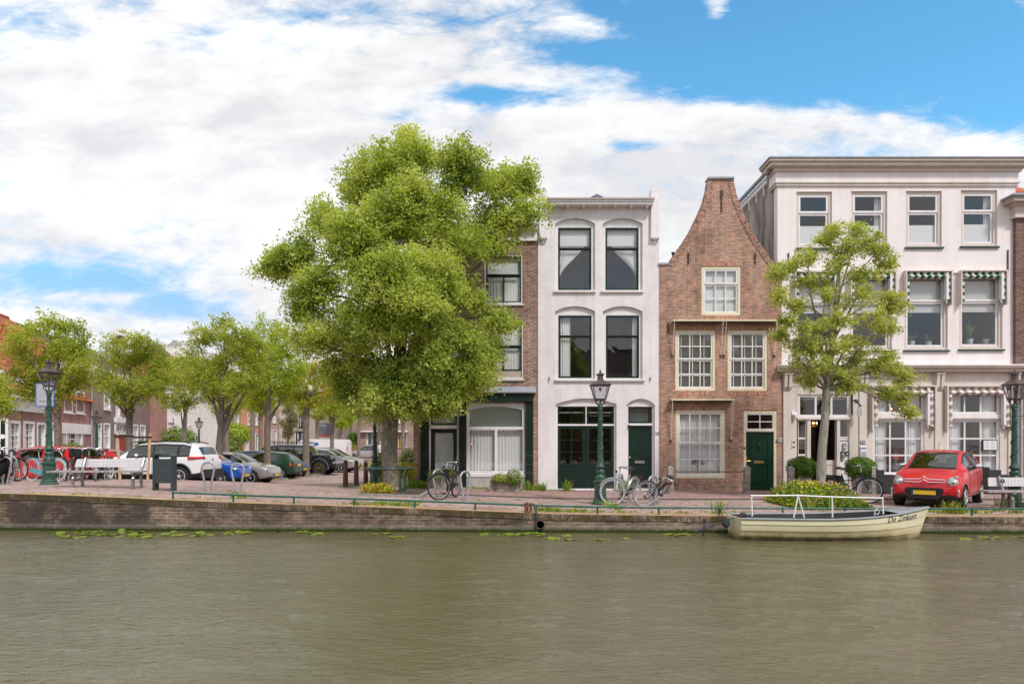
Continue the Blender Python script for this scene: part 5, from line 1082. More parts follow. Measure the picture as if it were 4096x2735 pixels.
# ---------------------------------------------------------------- street furniture
def lamp_post(name, label, px, Y, n=4, ph=pi / 4, group=None, tilt=0):
    X = PX(px, Y); t = thing(name, label, 'street lamp', (X, Y, zg(X, Y)), tilt, group)
    g = MB(); g.mat('lamp_green')
    g.lathe([(.235, 0), (.235, .03), (.20, .07), (.19, .12), (.165, .15), (.155, .52), (.165, .56), (.19, .585), (.19, .62), (.15, .64)], 8, ph=pi / 8)
    for i in range(8): a = i * pi / 4; g.box(0, 0, 0, 0, 0, 0) if False else None
    g.build('base', parent=t)
    g = MB(); g.mat('lamp_green').lathe([(.15, .64), (.135, .68), (.145, .70), (.145, .73), (.105, .77), (.09, .80), (.115, .85), (.095, .90), (.075, .93), (.085, .955), (.12, .98), (.12, 1.02), (.085, 1.06), (.078, 1.10), (.07, 1.6), (.058, 2.28), (.055, 2.5)], 16)
    for k in range(46):     # raised vine ornament winding up the shaft
        tt = k / 46; a = tt * 19; zz = 1.14 + tt * 1.12; r_ = lerp(.077, .06, tt); g.ball((r_ * cos(a), r_ * sin(a), zz), (.02, .02, .03), 5, 4)
    for i in range(8): a = i * pi / 4; g.ball((.095 * cos(a), .095 * sin(a), .87), (.028, .028, .03), 5, 4)
    g.build('shaft', parent=t, smooth=50)
    g = MB(); g.mat('lamp_green').lathe([(.055, 2.48), (.075, 2.50), (.06, 2.53), (.085, 2.56), (.06, 2.60), (.04, 2.64)], 14); g.tube([(-.25, 0, 2.33), (.25, 0, 2.33)], .009, 6); g.ball((-.25, 0, 2.33), .018, 6, 4); g.ball((.25, 0, 2.33), .018, 6, 4)
    for i in range(6): a = i * pi / 3; g.ball((.07 * cos(a), .07 * sin(a), 2.56), .025, 6, 4)
    g.build('ladder_bar', parent=t, smooth=50)
    g = MB(); g.mat('iron_black')
    for i in range(4):
        a = ph + i * pi / 2; c_, s_ = cos(a), sin(a)
        g.tube([(c_ * r_, s_ * r_, zz) for r_, zz in ((.02, 2.58), (.09, 2.62), (.16, 2.68), (.165, 2.74), (.12, 2.765), (.10, 2.74), (.115, 2.72))], .011, 5)
    g.tube([(0, 0, 2.6), (0, 0, 2.76)], .02, 6); g.build('scroll_bracket', parent=t)
    g = MB(); g.mat('lamp_metal'); k = 1 / cos(pi / n); rb, rt = .135 * k, .225 * k; z0, z1 = 2.76, 3.13
    g.lathe([(rb, z0 - .012), (rb, z0 + .012)], n, ph=ph); 
    for i in range(n):
        a = ph + i * 2 * pi / n; a2 = a + 2 * pi / n
        g.tube([(rb * cos(a), rb * sin(a), z0), (rt * cos(a), rt * sin(a), z1)], .014, 4); g.tube([(rt * cos(a), rt * sin(a), z1), (rt * cos(a2), rt * sin(a2), z1)], .014, 4); g.tube([(rb * cos(a), rb * sin(a), z0 + .01), (rb * cos(a2), rb * sin(a2), z0 + .01)], .013, 4)
    F_ = g.build('lantern_frame', parent=t)
    g = MB(); g.mat('lamp_metal').lathe([(rt * 1.19, 3.125), (rt * 1.2, 3.14), (.075 * k, 3.27), (.07 * k, 3.27), (.07 * k, 3.40), (.10 * k, 3.405), (.10 * k, 3.425), (.05, 3.45), (.022, 3.46)], n, ph=ph); g.lathe([(.022, 3.455), (.032, 3.475), (.014, 3.495), (.026, 3.515), (.004, 3.55)], 8); g.build('lantern_roof', parent=t)
    g = MB(); g.mat('lantern_glass').lathe([(rb * .97, z0 + .01), (rt * .97, z1)], n, ph=ph); gl = g.build('lantern_glass', parent=t)
    g = MB(); g.mat('pale_pane').ball((0, 0, 3.03), (.04, .04, .055), 8, 6); g.build('bulb', parent=gl)
    return t
G_L = 'ornate green street lamps with lanterns'
L1 = lamp_post('street_lamp', 'green cast-iron street lamp before the white house, a bicycle leaning beside its base', 2401, 17.95, 4, pi / 4, G_L)
L2 = lamp_post('street_lamp', 'tall green street lamp at the far left, next to the long bench', 196, 19.1, 6, 0, G_L)
r_ = dup(L2, (PX(4058, 17.6), 17.6, 0), .2, 'green street lamp at the right edge of the view behind the cut-off bench')
X_ = PX(1499, 24.2); dup(L1, (X_, 24.2, zg(X_, 24.2)), .5, 'green street lamp just left of the big elm trunk, its lantern among the leaves')
X_ = PX(387, 39); dup(L2, (X_, 39, 0), .3, 'small distant street lamp in front of the grey-brown brick house'); X_ = PX(796, 49); dup(L2, (X_, 49, 0), .6, 'small distant street lamp beside the pink flowering shrub'); 
# rail along the water: one tube on short posts
def rail(label, pxs, group):
    t = thing('canal_rail', label, 'railing', (0, 0, 0)); pts = []
    for px in pxs: X = PX(px, 15.3); Y = YW(X) + .12; X = PX(px, Y); pts.append(Vector((X, Y, zg(X, Y) + .165)))
    q = MB(); q.mat('rail_green'); q.tube([pts[0] + Vector((-.002, 0, -.03))] + [pts[0]] + pts[1:], .021, 10)
    for i in range(len(pts) - 1): m_ = pts[i].lerp(pts[i + 1], .5)
    q.build('tube', parent=t, smooth=60)
    for p in pts: q = MB(); q.mat('rail_green').tube([(p.x, p.y, p.z - .2), (p.x, p.y, p.z)], .022, 8); q.torus((p.x, p.y, p.z), .024, .008, 'x', 10, 5); q.ball((p.x, p.y, p.z), .03, 8, 6); q.build('post', parent=t, smooth=60)
rail('low dark green tubular rail running along the canal edge', [692, 933, 1175, 1417, 1659, 1901, 2145, 2390, 2635, 2876, 3131, 3380, 3634, 3888, 4140, 4390, 4640, 4890], None)
# perforated bench
def bench():
    t = thing('park_bench', 'pale grey bench with a perforated backrest, beside the left street lamp', 'bench', (0, 0, 0)); Wd = 2.12
    hs = []
    for r in range(2):
        for i in range(17): cx0 = -.62 + i * .085 - .02; cz = .62 + r * .07; hs.append(rect(cx0 - .011, cx0 + .011, cz - .011, cz + .011))
    q = MB(); q.mat('bench_panel').plate([(-Wd / 2 + .08, .555), (Wd / 2 - .08, .555), (Wd / 2 - .08, .78), (-Wd / 2 + .12, .78), (-Wd / 2 + .1, .75)], hs, 0, .02); st = 0
    q.xf(0, Matrix.Translation((0, .30, 0)) @ Matrix.Rotation(R(-14), 4, 'X')); q.build('backrest', parent=t)
    q = MB(); q.mat('bench_wood')
    for i in range(4): q.box(-Wd / 2 - .3, Wd / 2, -.14 + i * .115, -.14 + i * .115 + .1, .415, .455)
    q.build('seat', parent=t)
    for sx_ in (-.72, .86):
        q = MB(); q.mat('grey_metal').tube([(sx_, -.05, 0), (sx_, -.05, .25), (sx_, .02, .36), (sx_, .12, .41)], .045, 8, flat=1); q.tube([(sx_ + .02, .34, 0), (sx_ + .02, .30, .3), (sx_ + .02, .36, .55), (sx_ + .02, .47, .78)], .04, 8); q.box(sx_ - .03, sx_ + .05, -.12, .3, .37, .414); q.build('leg', parent=t)
    return t
bn = bench(); X_ = PX(405, 18.0); bn.location = (X_, 18.0, zg(X_, 18)); 
X_ = PX(4150, 17.0); b2 = dup(bn, (X_, 16.9, 0), -.02, 'perforated bench cut off by the right edge, a dark round badge on its backrest'); bn['group'] = b2['group'] = 'benches on the quay'
q = MB(); q.mat('iron_black').lathe([(.055, 0), (.055, -.008)], 14, (-.83, .145, .685), 'y'); q.mat('sign_grey').ball((-.84, .13, .69), (.02, .008, .03), 6, 4); o = q.build('badge', parent=b2)
# litter bin
X_ = PX(661, 17.9); t = thing('litter_bin', 'dark blue-grey panelled litter bin on two legs in front of the white car', 'bin', (X_, 17.9, zg(X_, 17.9)))
q = MB(); q.mat('dark_grey_metal').box(-.215, .215, -.15, .15, .20, .83)
for i in range(8):
    for j in range(11): q.box(-.19 + i * .05, -.175 + i * .05, -.156, -.15, .23 + j * .05 + (i % 2) * .025, .245 + j * .05 + (i % 2) * .025)
q.build('body', parent=t)
for e in (-.235, .235): q = MB(); q.mat('dark_grey_metal').box(e - .02, e + .02, -.16, .10, 0, .90); q.build('leg', parent=t)
q = MB(); q.mat('dark_grey_metal').plate([(-.255, .89), (-.22, .89), (-.15, .945), (.15, .945), (.22, .89), (.255, .89), (.255, .91), (.17, .975), (-.17, .975), (-.255, .91)], (), -.17, .16); q.mat('pale_concrete').box(-.215, .215, -.13, .13, .8, .9) if False else None; q.build('hood', parent=t)
# hoop cycle racks
def hoop_mesh():
    q = MB(); q.mat('galvanised'); r = .165
    pts = [(-.05, 0, -.05), (-.055, 0, .05), (-.165, 0, .60)] + [(-r * cos(a), 0, .60 + r * 1.02 * sin(a)) for a in lin(.15, pi - .15, 12)] + [(.165, 0, .60), (.055, 0, .05), (.05, 0, -.05)]
    q.tube(pts, .027, 8); return q
hp = hoop_mesh().build('cycle_hoop', smooth=60); tag(hp, 'galvanised teardrop cycle hoop, left one of the two right of the litter bin', 'cycle rack', group='galvanised cycle hoops')
def place(o, px, Y, rz=0, label=None, dz=0, **k):
    X = PX(px, Y); c = dup(o, (X, Y, zg(X, Y) + dz), rz, label, **k); return c
def put(o, px, Y, rz=0, dz=0): X = PX(px, Y); o.location = (X, Y, zg(X, Y) + dz); o.rotation_euler[2] = rz; return o
put(hp, 832, 18.3, .1)
for px, Y, rz, lb in ((951, 18.2, .1, 'galvanised cycle hoop, right one of the two right of the litter bin'), (1861, 17.9, .75, 'galvanised cycle hoop standing free right of the dark bicycle'), (1752, 18.5, .75, 'galvanised cycle hoop holding the dark bicycle'), (2612, 17.85, .65, 'galvanised cycle hoop holding the fallen black bicycle'), (2485, 18.6, 1.2, 'galvanised cycle hoop behind the silver bicycle'), (20, 19.2, .1, 'galvanised cycle hoop nearest the left edge'), (42, 20.4, .2, 'second galvanised cycle hoop from the left edge, behind the first')):
    place(hp, px, Y, rz, lb)
# bollards
q = MB(); q.mat('bollard_brown').lathe([(.085, 0), (.082, .3), (.068, .72), (.068, .76), (.075, .765), (.075, .79), (.062, .80), (.05, .835), (.02, .855), (.0, .858)], 14); bo = q.build('bollard', smooth=40)
tag(bo, 'red-brown bollard, the nearest and leftmost of the three', 'bollard', group='red-brown bollards by the lamp'); put(bo, 1382, 21.6)
place(bo, 1425, 22.8, 0, 'red-brown bollard, middle one of the three'); place(bo, 1463, 24.2, 0, 'red-brown bollard, rightmost and farthest of the three'); place(bo, 1537, 24.0, 0, 'red-brown bollard half hidden behind the elm trunk')
# wooden bollards before the brick house and hotel, with an iron bar between the first two
def wood_post(px, lb, lean=0, sc_=1):
    q = MB(); q.mat('weathered_wood').add([(-.09, -.09, -.05), (.09, -.09, -.05), (.09, .09, -.05), (-.09, .09, -.05), (-.085, -.085, .86), (.085, -.085, .86), (.085, .085, .86), (-.085, .085, .86), (0, 0, .93)], [(0, 1, 5, 4), (1, 2, 6, 5), (2, 3, 7, 6), (3, 0, 4, 7), (4, 5, 8), (5, 6, 8), (6, 7, 8), (7, 4, 8)])
    o = q.build('wooden_post'); tag(o, lb, 'post', group='weathered wooden posts before the houses'); put(o, px, 21.5); o.rotation_euler[1] = lean; return o
wood_post(2681, 'weathered wooden post left of the red brick house window'); wood_post(2984, 'weathered wooden post in front of the bright green door, leaning slightly', .05); wood_post(3163, 'weathered wooden post beside the left potted bush'); wood_post(3494, 'weathered wooden post right of the right potted bush')
q = MB(); q.mat('rust').tube([(PX(2690, 21.5), 21.5, PZ(1886, 21.5)), (PX(2980, 21.5), 21.5, PZ(1886, 21.5))], .018, 6)
for i in range(9): xx = lerp(PX(2700, 21.5), PX(2970, 21.5), i / 8); q.tube([(xx, 21.5, PZ(1886, 21.5)), (xx + .05, 21.5, PZ(1886, 21.5) + .045)], [.012, .002], 4)
tag(q.build('iron_bar'), 'thin spiked iron bar between two wooden posts before the big window', 'iron bar')
# tree guards of bent green tube
def guard(label, px, Y, w, hgt, front=True):
    X = PX(px, Y); t = thing('tree_guard', label, 'tree guard', (X, Y, zg(X, Y))); q = MB(); q.mat('dark_green_metal')
    q.torus((0, 0, hgt), w, .034, 'z', 32, 8); q.build('top_ring', parent=t, smooth=True); 
    for a in (-2.55, -2.0, -.35, -.75):
        c_, s_ = cos(a), sin(a); q = MB(); q.mat('dark_green_metal').tube([(w * .95 * c_, w * .95 * s_, hgt - .02), (w * .86 * c_, w * .86 * s_, hgt - .12), (w * .78 * c_, w * .78 * s_, hgt - .3), (w * .78 * c_, w * .78 * s_, -.1)], .035, 8); q.build('leg', parent=t, smooth=True)
    return t
guard('dark green bent-tube guard ring round the elm trunk', 1557, 19.9, .66, .70)
guard('dark green bent-tube guard ring round the hotel tree, sunk in flowers', 3290, 19.3, .62, .48)
# planters
def planter(px, Y, wd, lb, nl=260):
    t = thing('wooden_planter', lb, 'planter', (0, 0, 0)); put(t, px, Y); q = MB(); q.mat('planter_wood')
    for k in range(3): q.box(-wd / 2, wd / 2, -.2, .2, .03 + k * .115, .138 + k * .115)
    for e in (-1, 1): q.box(e * wd / 2 - .035, e * wd / 2 + .035, -.215, .215, 0, .40)
    q.build('box', parent=t); q = MB(); q.mat('soil').box(-wd / 2 + .03, wd / 2 - .03, -.17, .17, .3, .385); q.build('earth', parent=t); return t
pl1 = planter(1776, 21.6, .95, 'wooden planter with straggly shrubs by the dark green shop door'); pl2 = planter(2025, 21.4, .95, 'wooden planter with trailing rosemary below the shop window')
q = MB(); q.mat('pot_lime').lathe([(.22, 0), (.31, .48), (.33, .48), (.29, .42)], 4, ph=pi / 4); lp = q.build('lime_pot'); tag(lp, 'lime-green square pot with a yellow shrub beside the elm trunk', 'plant pot'); put(lp, 1612, 22.3)
for (px, lb, w_) in ((3541, 'dark grey planter bench left of the red car', .62), (4008, 'dark grey planter bench right of the red car, behind the street lamp', .95)):
    t = thing('cafe_bench', lb, 'bench', (0, 0, 0), group='dark grey cafe benches'); put(t, px, 21.6)
    q = MB(); q.mat('planter_dark').box(-w_ / 2, w_ / 2, -.2, .25, .07, .60); q.box(-w_ / 2 - .01, w_ / 2 + .01, -.21, .26, .605, .63)
    for e in (-1, 1): q.box(e * (w_ / 2 - .04) - .035, e * (w_ / 2 - .04) + .035, -.2, .25, 0, .07)
    q.build('box', parent=t); q = MB(); q.mat('planter_dark').box(-w_ / 2 - .04, w_ / 2 * .2, .16, .25, .6, .78); q.plate([(-w_ / 2 - .07, .0), (-w_ / 2, 0), (-w_ / 2, .75), (-w_ / 2 - .07, .88)], (), -.2, .25); q.build('back', parent=t)
# signs
X_ = PX(693, 53); t = thing('no_entry_sign', 'red round no-entry sign with a white bar on a thin pole before the white wall', 'traffic sign', (X_, 53, 0)); q = MB(); q.mat('grey_metal').tube([(0, .03, 0), (0, .03, 3.6)], .035, 6); q.build('pole', parent=t)
q = MB(); q.mat('sign_red').lathe([(.31, 0), (.31, -.02)], 24, (0, 0, 2.42), 'y'); q.mat('sign_white').torus((0, -.01, 2.42), .31, .015, 'y', 24, 4); q.box(-.22, .22, -.035, -.021, 2.36, 2.48); q.build('disc', parent=t); q = MB(); q.mat('sign_white').box(-.28, .16, -.01, 0, 1.75, 2.07); q.build('sub_plate', parent=t)
X_ = PX(186, 22.5); t = thing('street_sign_board', 'back of a large blue-rimmed sign board on a grey pole behind the left lamp', 'sign', (X_, 22.5, zg(X_, 22.5))); q = MB(); q.mat('grey_metal').tube([(-.08, 0, 0), (.05, 0, 1.9), (.1, 0, 3.3)], .04, 8); q.build('pole', parent=t)
q = MB(); q.mat('sign_grey').box(-.28, .28, -.08, -.05, 2.42, 3.14); q.mat('sign_blue').frame(-.30, .30, 2.40, 3.16, .02, -.085, -.045); q.build('board', parent=t)
# young tree stakes with a strap
t = thing('tree_stakes', 'two pale wooden tree stakes joined by a black strap beside the white car', 'tree stakes', (0, 0, 0)); put(t, 535, 23.6)
for e, l_ in ((-.57, .05), (.57, -.05)): q = MB(); q.mat('stake_wood').tube([(e + l_ * 2, 0, -.1), (e, 0, 1.62)], .045, 8); q.build('stake', parent=t)
q = MB(); q.mat('black_plastic').box(-.64, .02, -.06, -.045, 1.50, 1.56); q.box(.0, .64, -.06, -.045, 1.47, 1.53); q.build('strap', parent=t)
# post clamp and old fender on the rail
X_ = PX(2118, 15.35); q = MB(); q.mat('rust').box(-.11, -.02, -.05, .05, -.02, .23); q.box(.0, .06, -.05, .05, .0, .22); q.tube([(-.1, -.05, .05), (-.02, -.08, .0), (.05, -.05, .08)], .02, 5); q.mat('dark_grey_metal').tube([(.09, -.04, .20), (.13, -.12, .12), (.15, -.16, 0), (.15, -.17, -.42)], [.026, .028, .022, .016], 8)
o = q.build('mooring_clamp'); tag(o, 'rusty mooring clamp and lead pipe strapped to the green rail', 'clamp'); o.location = (X_, YW(X_) + .1, zg(X_, 15.4))
# ---------------------------------------------------------------- lily pads
rs = np.random.RandomState(5)
def pad_mesh():
    q = MB(); q.mat('lily_leaf'); n = 18; pts = [(0, 0, .006)] + [((1 + .06 * sin(5 * a)) * cos(a) * .17, (1 + .06 * sin(5 * a)) * sin(a) * .14, .006 + .01 * sin(3 * a)) for a in lin(.18, 2 * pi - .18, n)]
    q.add(pts, [(0, i, i + 1) for i in range(1, n + 1)]); return q
pads = [(m, rs) for m in range(2)]; p0 = None
clusters = [('yellow-green lily pad in the dense patch below the long bench', 240, 600, 2122, 2150, 40), ('yellow-green lily pad in the patch between the bin and the first rail posts', 610, 860, 2122, 2142, 14), ('lily pad in the loose patch below the middle of the rail', 880, 1290, 2121, 2136, 14), ('lily pad in the short row left of the drain pipe', 1930, 2190, 2128, 2142, 14), ('lily pad just right of the drain pipe', 2190, 2300, 2132, 2172, 6), ('single lily pad between the drain pipe and the boat', 2380, 2550, 2153, 2160, 4), ('lily pad just left of the outboard propeller', 2670, 2770, 2136, 2146, 5), ('lily pad right of the boat', 3830, 4096, 2143, 2162, 7), ('lily pad near the wall in the middle of the view', 1500, 1620, 2128, 2150, 4)]
for lb, a, b, t0, t1, n in clusters:
    for i in range(n):
        py = rs.uniform(t0, t1); Y = (HC - WATER) * FL / (py - HY); X = PX(rs.uniform(a, b), Y); Y = min(Y, YW(X) - .12)
        if p0 is None: p0 = pad_mesh().build('lily_pad'); o = p0
        else: o = p0.copy(); COL.objects.link(o)
        o.location = (X, Y, WATER + .004 + rs.uniform(0, .006)); s_ = rs.uniform(.45, .9); o.scale = (s_, s_, s_); o.rotation_euler = (rs.normal() * .05, rs.normal() * .05, rs.uniform(0, 6.28)); tag(o, lb, 'lily pad', group='lily pads: ' + lb[:60])
o = p0.copy(); COL.objects.link(o); o.scale = (.5, .5, .5); o.location = (PX(492, 15.4), 15.35, WATER + .02); o.scale = (.5, .5, .35); o.rotation_euler = (R(75), 0, 0); tag(o, 'upright curled lily leaf standing out of the water below the bench', 'lily pad')
# ---------------------------------------------------------------- cars
def solid_eval(o):
    dg = bpy.context.evaluated_depsgraph_get(); dg.update(); me = bpy.data.meshes.new_from_object(o.evaluated_get(dg)); return me
def wheel(r, w, style, parent, loc, side):
    """wheel with its axle along y; side=-1 faces -y"""
    q = MB(); q.mat('tyre').lathe([(r * .62, -w / 2), (r * .93, -w / 2), (r, -w / 2 + .03), (r, w / 2 - .03), (r * .93, w / 2), (r * .62, w / 2)], 28, axis='y')
    T = q.build('wheel', parent=parent, smooth=35, loc=loc); T.rotation_euler[2] = 0 if side < 0 else pi
    q = MB(); mt = 'rim_silver' if style != 'rusty' else 'brass'; q.mat('black_plastic').lathe([(r * .6, -w / 2 + .06), (.001, -w / 2 + .06)], 24, axis='y'); q.mat(mt).torus((0, -w / 2 + .01, 0), r * .62, .018, 'y', 28, 6)
    ns = {'five': 5, 'multi': 10, 'cap': 7, 'rusty': 8, 'twin': 5}[style]
    for i in range(ns):
        a = 2 * pi * i / ns + .3
        for da in ((-.2, .2) if style in ('five', 'twin') else (0,)):
            a1, a2 = a, a + da; hw = .022 if style != 'cap' else .045
            p = Vector((.05 * cos(a1), 0, .05 * sin(a1))); e = Vector((r * .62 * cos(a2), 0, r * .62 * sin(a2))); d_ = (e - p).normalized(); n_ = Vector((-d_.z, 0, d_.x)) * hw; y0, y1 = -w / 2 - .0, -w / 2 + .03
            vs = [p + n_, p - n_, e - n_ * 1.1, e + n_ * 1.1]; q.add([(v.x, y0, v.z) for v in vs] + [(v.x, y1, v.z) for v in vs], [(3, 2, 1, 0), (0, 1, 5, 4), (1, 2, 6, 5), (2, 3, 7, 6), (3, 0, 4, 7)])
    q.lathe([(.06, -w / 2 + .03), (.055, -w / 2 - .01), (.001, -w / 2 - .012)], 12, axis='y'); q.build('rim', parent=T, smooth=30)
def car(label, spec, group=None, name='parked_car'):
    """spec: L W H, prof [(x,z)] rear to front top line, belt (rear z, front z), wheels (xr, xf, r), windows list, ..."""
    S = spec; Ln, Wd, H = S['L'], S['W'], S['H']; hl = Ln / 2; prof = S['prof']; root = thing(name, label, 'car', (0, 0, 0), 0, group)
    xr, xf, wr = S['wheels']; cl = S.get('clear', .19); bz0, bz1 = S['belt']; side_w = S['side']; ws0, ws1 = S['screen']; rw0, rw1 = S['rear']
    xs = set(lin(-hl, hl, 30)); xs |= {-hl + .03, -hl + .1, hl - .03, hl - .1}
    for a, b in side_w: xs |= {a, b}
    for a in (ws0, ws1, rw0, rw1): xs.add(a)
    for a, _ in prof: xs.add(a)
    xs = sorted(xs); k = [xs[0]]
    keep = {a for p in side_w for a in p} | {ws0, ws1, rw0, rw1, -hl, hl}
    for a in xs[1:]:
        if a - k[-1] > .035: k.append(a)
        elif a in keep: k[-1] = a
    xs = k; Wr = S.get('roofw', .70) * Wd / 2
    def zt(x): return interp(prof, x)
    def hw(x): t = abs(x) / hl; return Wd / 2 * (1 - .10 * t ** 3 - .17 * max(0, (t - .86) / .14) ** 2.2)
    def zb(x): t = abs(x) / hl; return cl + .10 * max(0, (t - .8) / .2) ** 1.5
    def belt(x): return min(lerp(bz0, bz1, (x + hl) / Ln), zt(x) - .05)
    def sec(x):
        w = hw(x); T = zt(x); B = belt(x); b = zb(x); g = min(1, max(0, (T - B - .05) / .38)); wt = lerp(w * .82, Wr, g); we = lerp(w * .955, w * .94, g)
        p7 = Vector((x, wt, lerp(T - .025, T - .075, g))); p5 = Vector((x, we, B)); m = p5.lerp(p7, .5); m.y += .012 * g
        return [Vector((x, 0, b)), Vector((x, w * .84, b)), Vector((x, w * .965, b + .07)), Vector((x, w * 1.0, b + .18)), Vector((x, w * 1.0, lerp(b, B, .58))), Vector((x, w * .985, B - .07)), p5, p5.lerp(p7, .07), m, p5.lerp(p7, .91), p7, Vector((x, wt * .9, lerp(T - .008, T - .032, g))), Vector((x, wt * .5, T - .006)), Vector((x, 0, T))]
    NP = 14; vs = []
    for x in xs:
        s_ = sec(x); vs += [Vector((p.x, -p.y, p.z)) for p in s_[::-1][:-1]] + s_[:-1] if False else [p for p in s_] + [Vector((p.x, -p.y, p.z)) for p in s_[1:-1][::-1]]
    n = 2 * NP - 2; fs = []; ms = []; P_, G_, B_ = 0, 1, 2
    low = S.get('cladding', 0)
    for i in range(len(xs) - 1):
        xm = (xs[i] + xs[i + 1]) / 2
        for j in range(n):
            j2 = (j + 1) % n; fs.append((i * n + j, i * n + j2, (i + 1) * n + j2, (i + 1) * n + j)); r = j if j < NP - 1 else n - 1 - j; mm = P_
            if r in (7, 8) and any(a <= xm <= b for a, b in side_w): mm = G_
            if r in (10, 11, 12) and (ws0 < xm < ws1 or rw0 < xm < rw1) and not (r == 10): mm = G_
            if r in (6, 7, 8, 9) and mm == P_ and side_w[0][0] < xm < side_w[-1][1] and S.get('black_pillar', True): mm = B_
            if r == 0 or (r <= 2 and low) or (r == 1): mm = B_
            ms.append(mm)
    fs.append(tuple(range(n))); ms.append(P_); fs.append(tuple((len(xs) - 1) * n + j for j in range(n))[::-1]); ms.append(P_)
    me = bpy.data.meshes.new('body'); me.from_pydata([tuple(v) for v in vs], [], fs)
    for mt in (S['paint'], 'car_glass', 'black_plastic'): me.materials.append(M[mt])
    me.polygons.foreach_set('material_index', ms); bm = bmesh.new(); bm.from_mesh(me); bmesh.ops.recalc_face_normals(bm, faces=bm.faces)
    if bm.calc_volume(signed=True) < 0: bmesh.ops.reverse_faces(bm, faces=bm.faces)
    bm.to_mesh(me); bm.free()
    tmp = bpy.data.objects.new('tmp', me); COL.objects.link(tmp); cut = MB(); cut.mat('black_plastic'); R_ = wr + S.get('gap', .045)
    for x_ in (xr, xf):
        for sgn in (-1, 1): cut.lathe([(.0, -.2), (R_, -.2), (R_, .2), (.0, .2)], 40, (x_, sgn * Wd / 2, wr), 'y')
    cc_ = cut.build('cut'); bmc = bmesh.new(); bmc.from_mesh(cc_.data); bmesh.ops.remove_doubles(bmc, verts=bmc.verts, dist=1e-5); bmesh.ops.recalc_face_normals(bmc, faces=bmc.faces); bmc.to_mesh(cc_.data); bmc.free()
    sm = tmp.modifiers.new('s', 'SUBSURF'); sm.levels = 1; bo_ = tmp.modifiers.new('b', 'BOOLEAN'); bo_.operation = 'DIFFERENCE'; bo_.object = cc_; bo_.solver = 'EXACT'
    try: bo_.material_mode = 'TRANSFER'
    except Exception: pass
    me2 = solid_eval(tmp); bpy.data.objects.remove(tmp); bpy.data.objects.remove(cc_)
    
    # body, window glass split by material
    bm = bmesh.new(); bm.from_mesh(me2)
    if bm.calc_volume(signed=True) < 0: bmesh.ops.reverse_faces(bm, faces=bm.faces)
    gi = [i for i, m_ in enumerate(me2.materials) if m_ and m_.name == 'car_glass']
    g_faces = [f for f in bm.faces if f.material_index in gi]
    side_f = [f for f in g_faces if abs(f.normal.y) > .62]; 
    def extract(faces, nm):
        if not faces: return
        vm = {}; V_ = []; F_ = []
        for f in faces:
            for v_ in f.verts:
                if v_ not in vm: vm[v_] = len(V_); V_.append(tuple(v_.co))
            F_.append(tuple(vm[v_] for v_ in f.verts))
        m3 = bpy.data.meshes.new(nm); m3.from_pydata(V_, [], F_); m3.materials.append(M['car_glass']); m3.polygons.foreach_set('use_smooth', [True] * len(F_)); o = bpy.data.objects.new(nm, m3); COL.objects.link(o); o.parent = root
    for sgn, nm in ((-1, 'side_windows'), (1, 'side_windows')): extract([f for f in side_f if f.normal.y * sgn > 0], nm)
    rest = [f for f in g_faces if f not in set(side_f)]
    extract([f for f in rest if f.calc_center_median().x > 0], 'windscreen'); extract([f for f in rest if f.calc_center_median().x <= 0], 'rear_window')
    bmesh.ops.delete(bm, geom=g_faces, context='FACES'); bm.to_mesh(me2); bm.free(); me2.name = 'body'
    me2.polygons.foreach_set('use_smooth', [True] * len(me2.polygons)); me2.set_sharp_from_angle(angle=R(38)); bd = bpy.data.objects.new('body', me2); COL.objects.link(bd); bd.parent = root
    # interior
    q = MB(); q.mat('black_plastic'); zi = min(bz0, bz1) - .10; q.box(-hl * .86, hl * .42, -Wd / 2 * .78, Wd / 2 * .78, cl + .12, zi)
    for sx_ in (-.55, .35):
        for sy_ in (-1, 1): q.box(sx_ - .1, sx_ + .03, sy_ * .36 - .22, sy_ * .36 + .22, zi, zi + .28); q.box(sx_ - .12, sx_ - .02, sy_ * .36 - .12, sy_ * .36 + .12, zi + .3, zi + .46)
    q.mat('dark_grey_metal').torus((.72, .36, zi + .12), .17, .014, 'x', 20, 5); q.build('interior', parent=root)
    wst = S.get('rim', 'five')
    for x_ in (xr, xf):
        for sgn in (-1, 1): wheel(wr, .2, wst, root, (x_, sgn * (Wd / 2 - .105 - (hw(0) - hw(x_)) * .6), wr), sgn)
    def seam(pts, r=.006, mt='black_plastic'):
        q = MB(); q.mat(mt)
        for sgn in (-1, 1): q.tube([(p[0], sgn * p[1], p[2]) for p in pts], r, 5)
        return q
    def yside(x, z):
        s_ = sec(x)
        for a, b in zip(s_[1:], s_[2:]):
            if a.z <= z <= b.z: return lerp(a.y, b.y, (z - a.z) / max(1e-6, b.z - a.z)) * .998
        return s_[4].y
    # door seams
    for (da, db) in S.get('doors', ()):
        zlo = cl + .14; q = MB(); q.mat('black_plastic')
        for sgn in (-1, 1):
            for xx in (da, db):
                zz = [lerp(zlo, belt(xx) - .01, t) for t in lin(0, 1, 6)]; q.tube([(xx, sgn * yside(xx, z_), z_) for z_ in zz], .005, 4)
            q.tube([(x_, sgn * yside(x_, zlo), zlo) for x_ in lin(da, db, 5)], .005, 4)
        q.build('door_seam', parent=root)
        q = MB(); q.mat(S.get('handle', S['paint']))
        for sgn in (-1, 1): xx = da + .14; z_ = belt(xx) - .10; q.box(xx - .08, xx + .08, sgn * yside(xx, z_) - .015, sgn * yside(xx, z_) + .02, z_ - .012, z_ + .014)
        q.build('door_handle', parent=root)
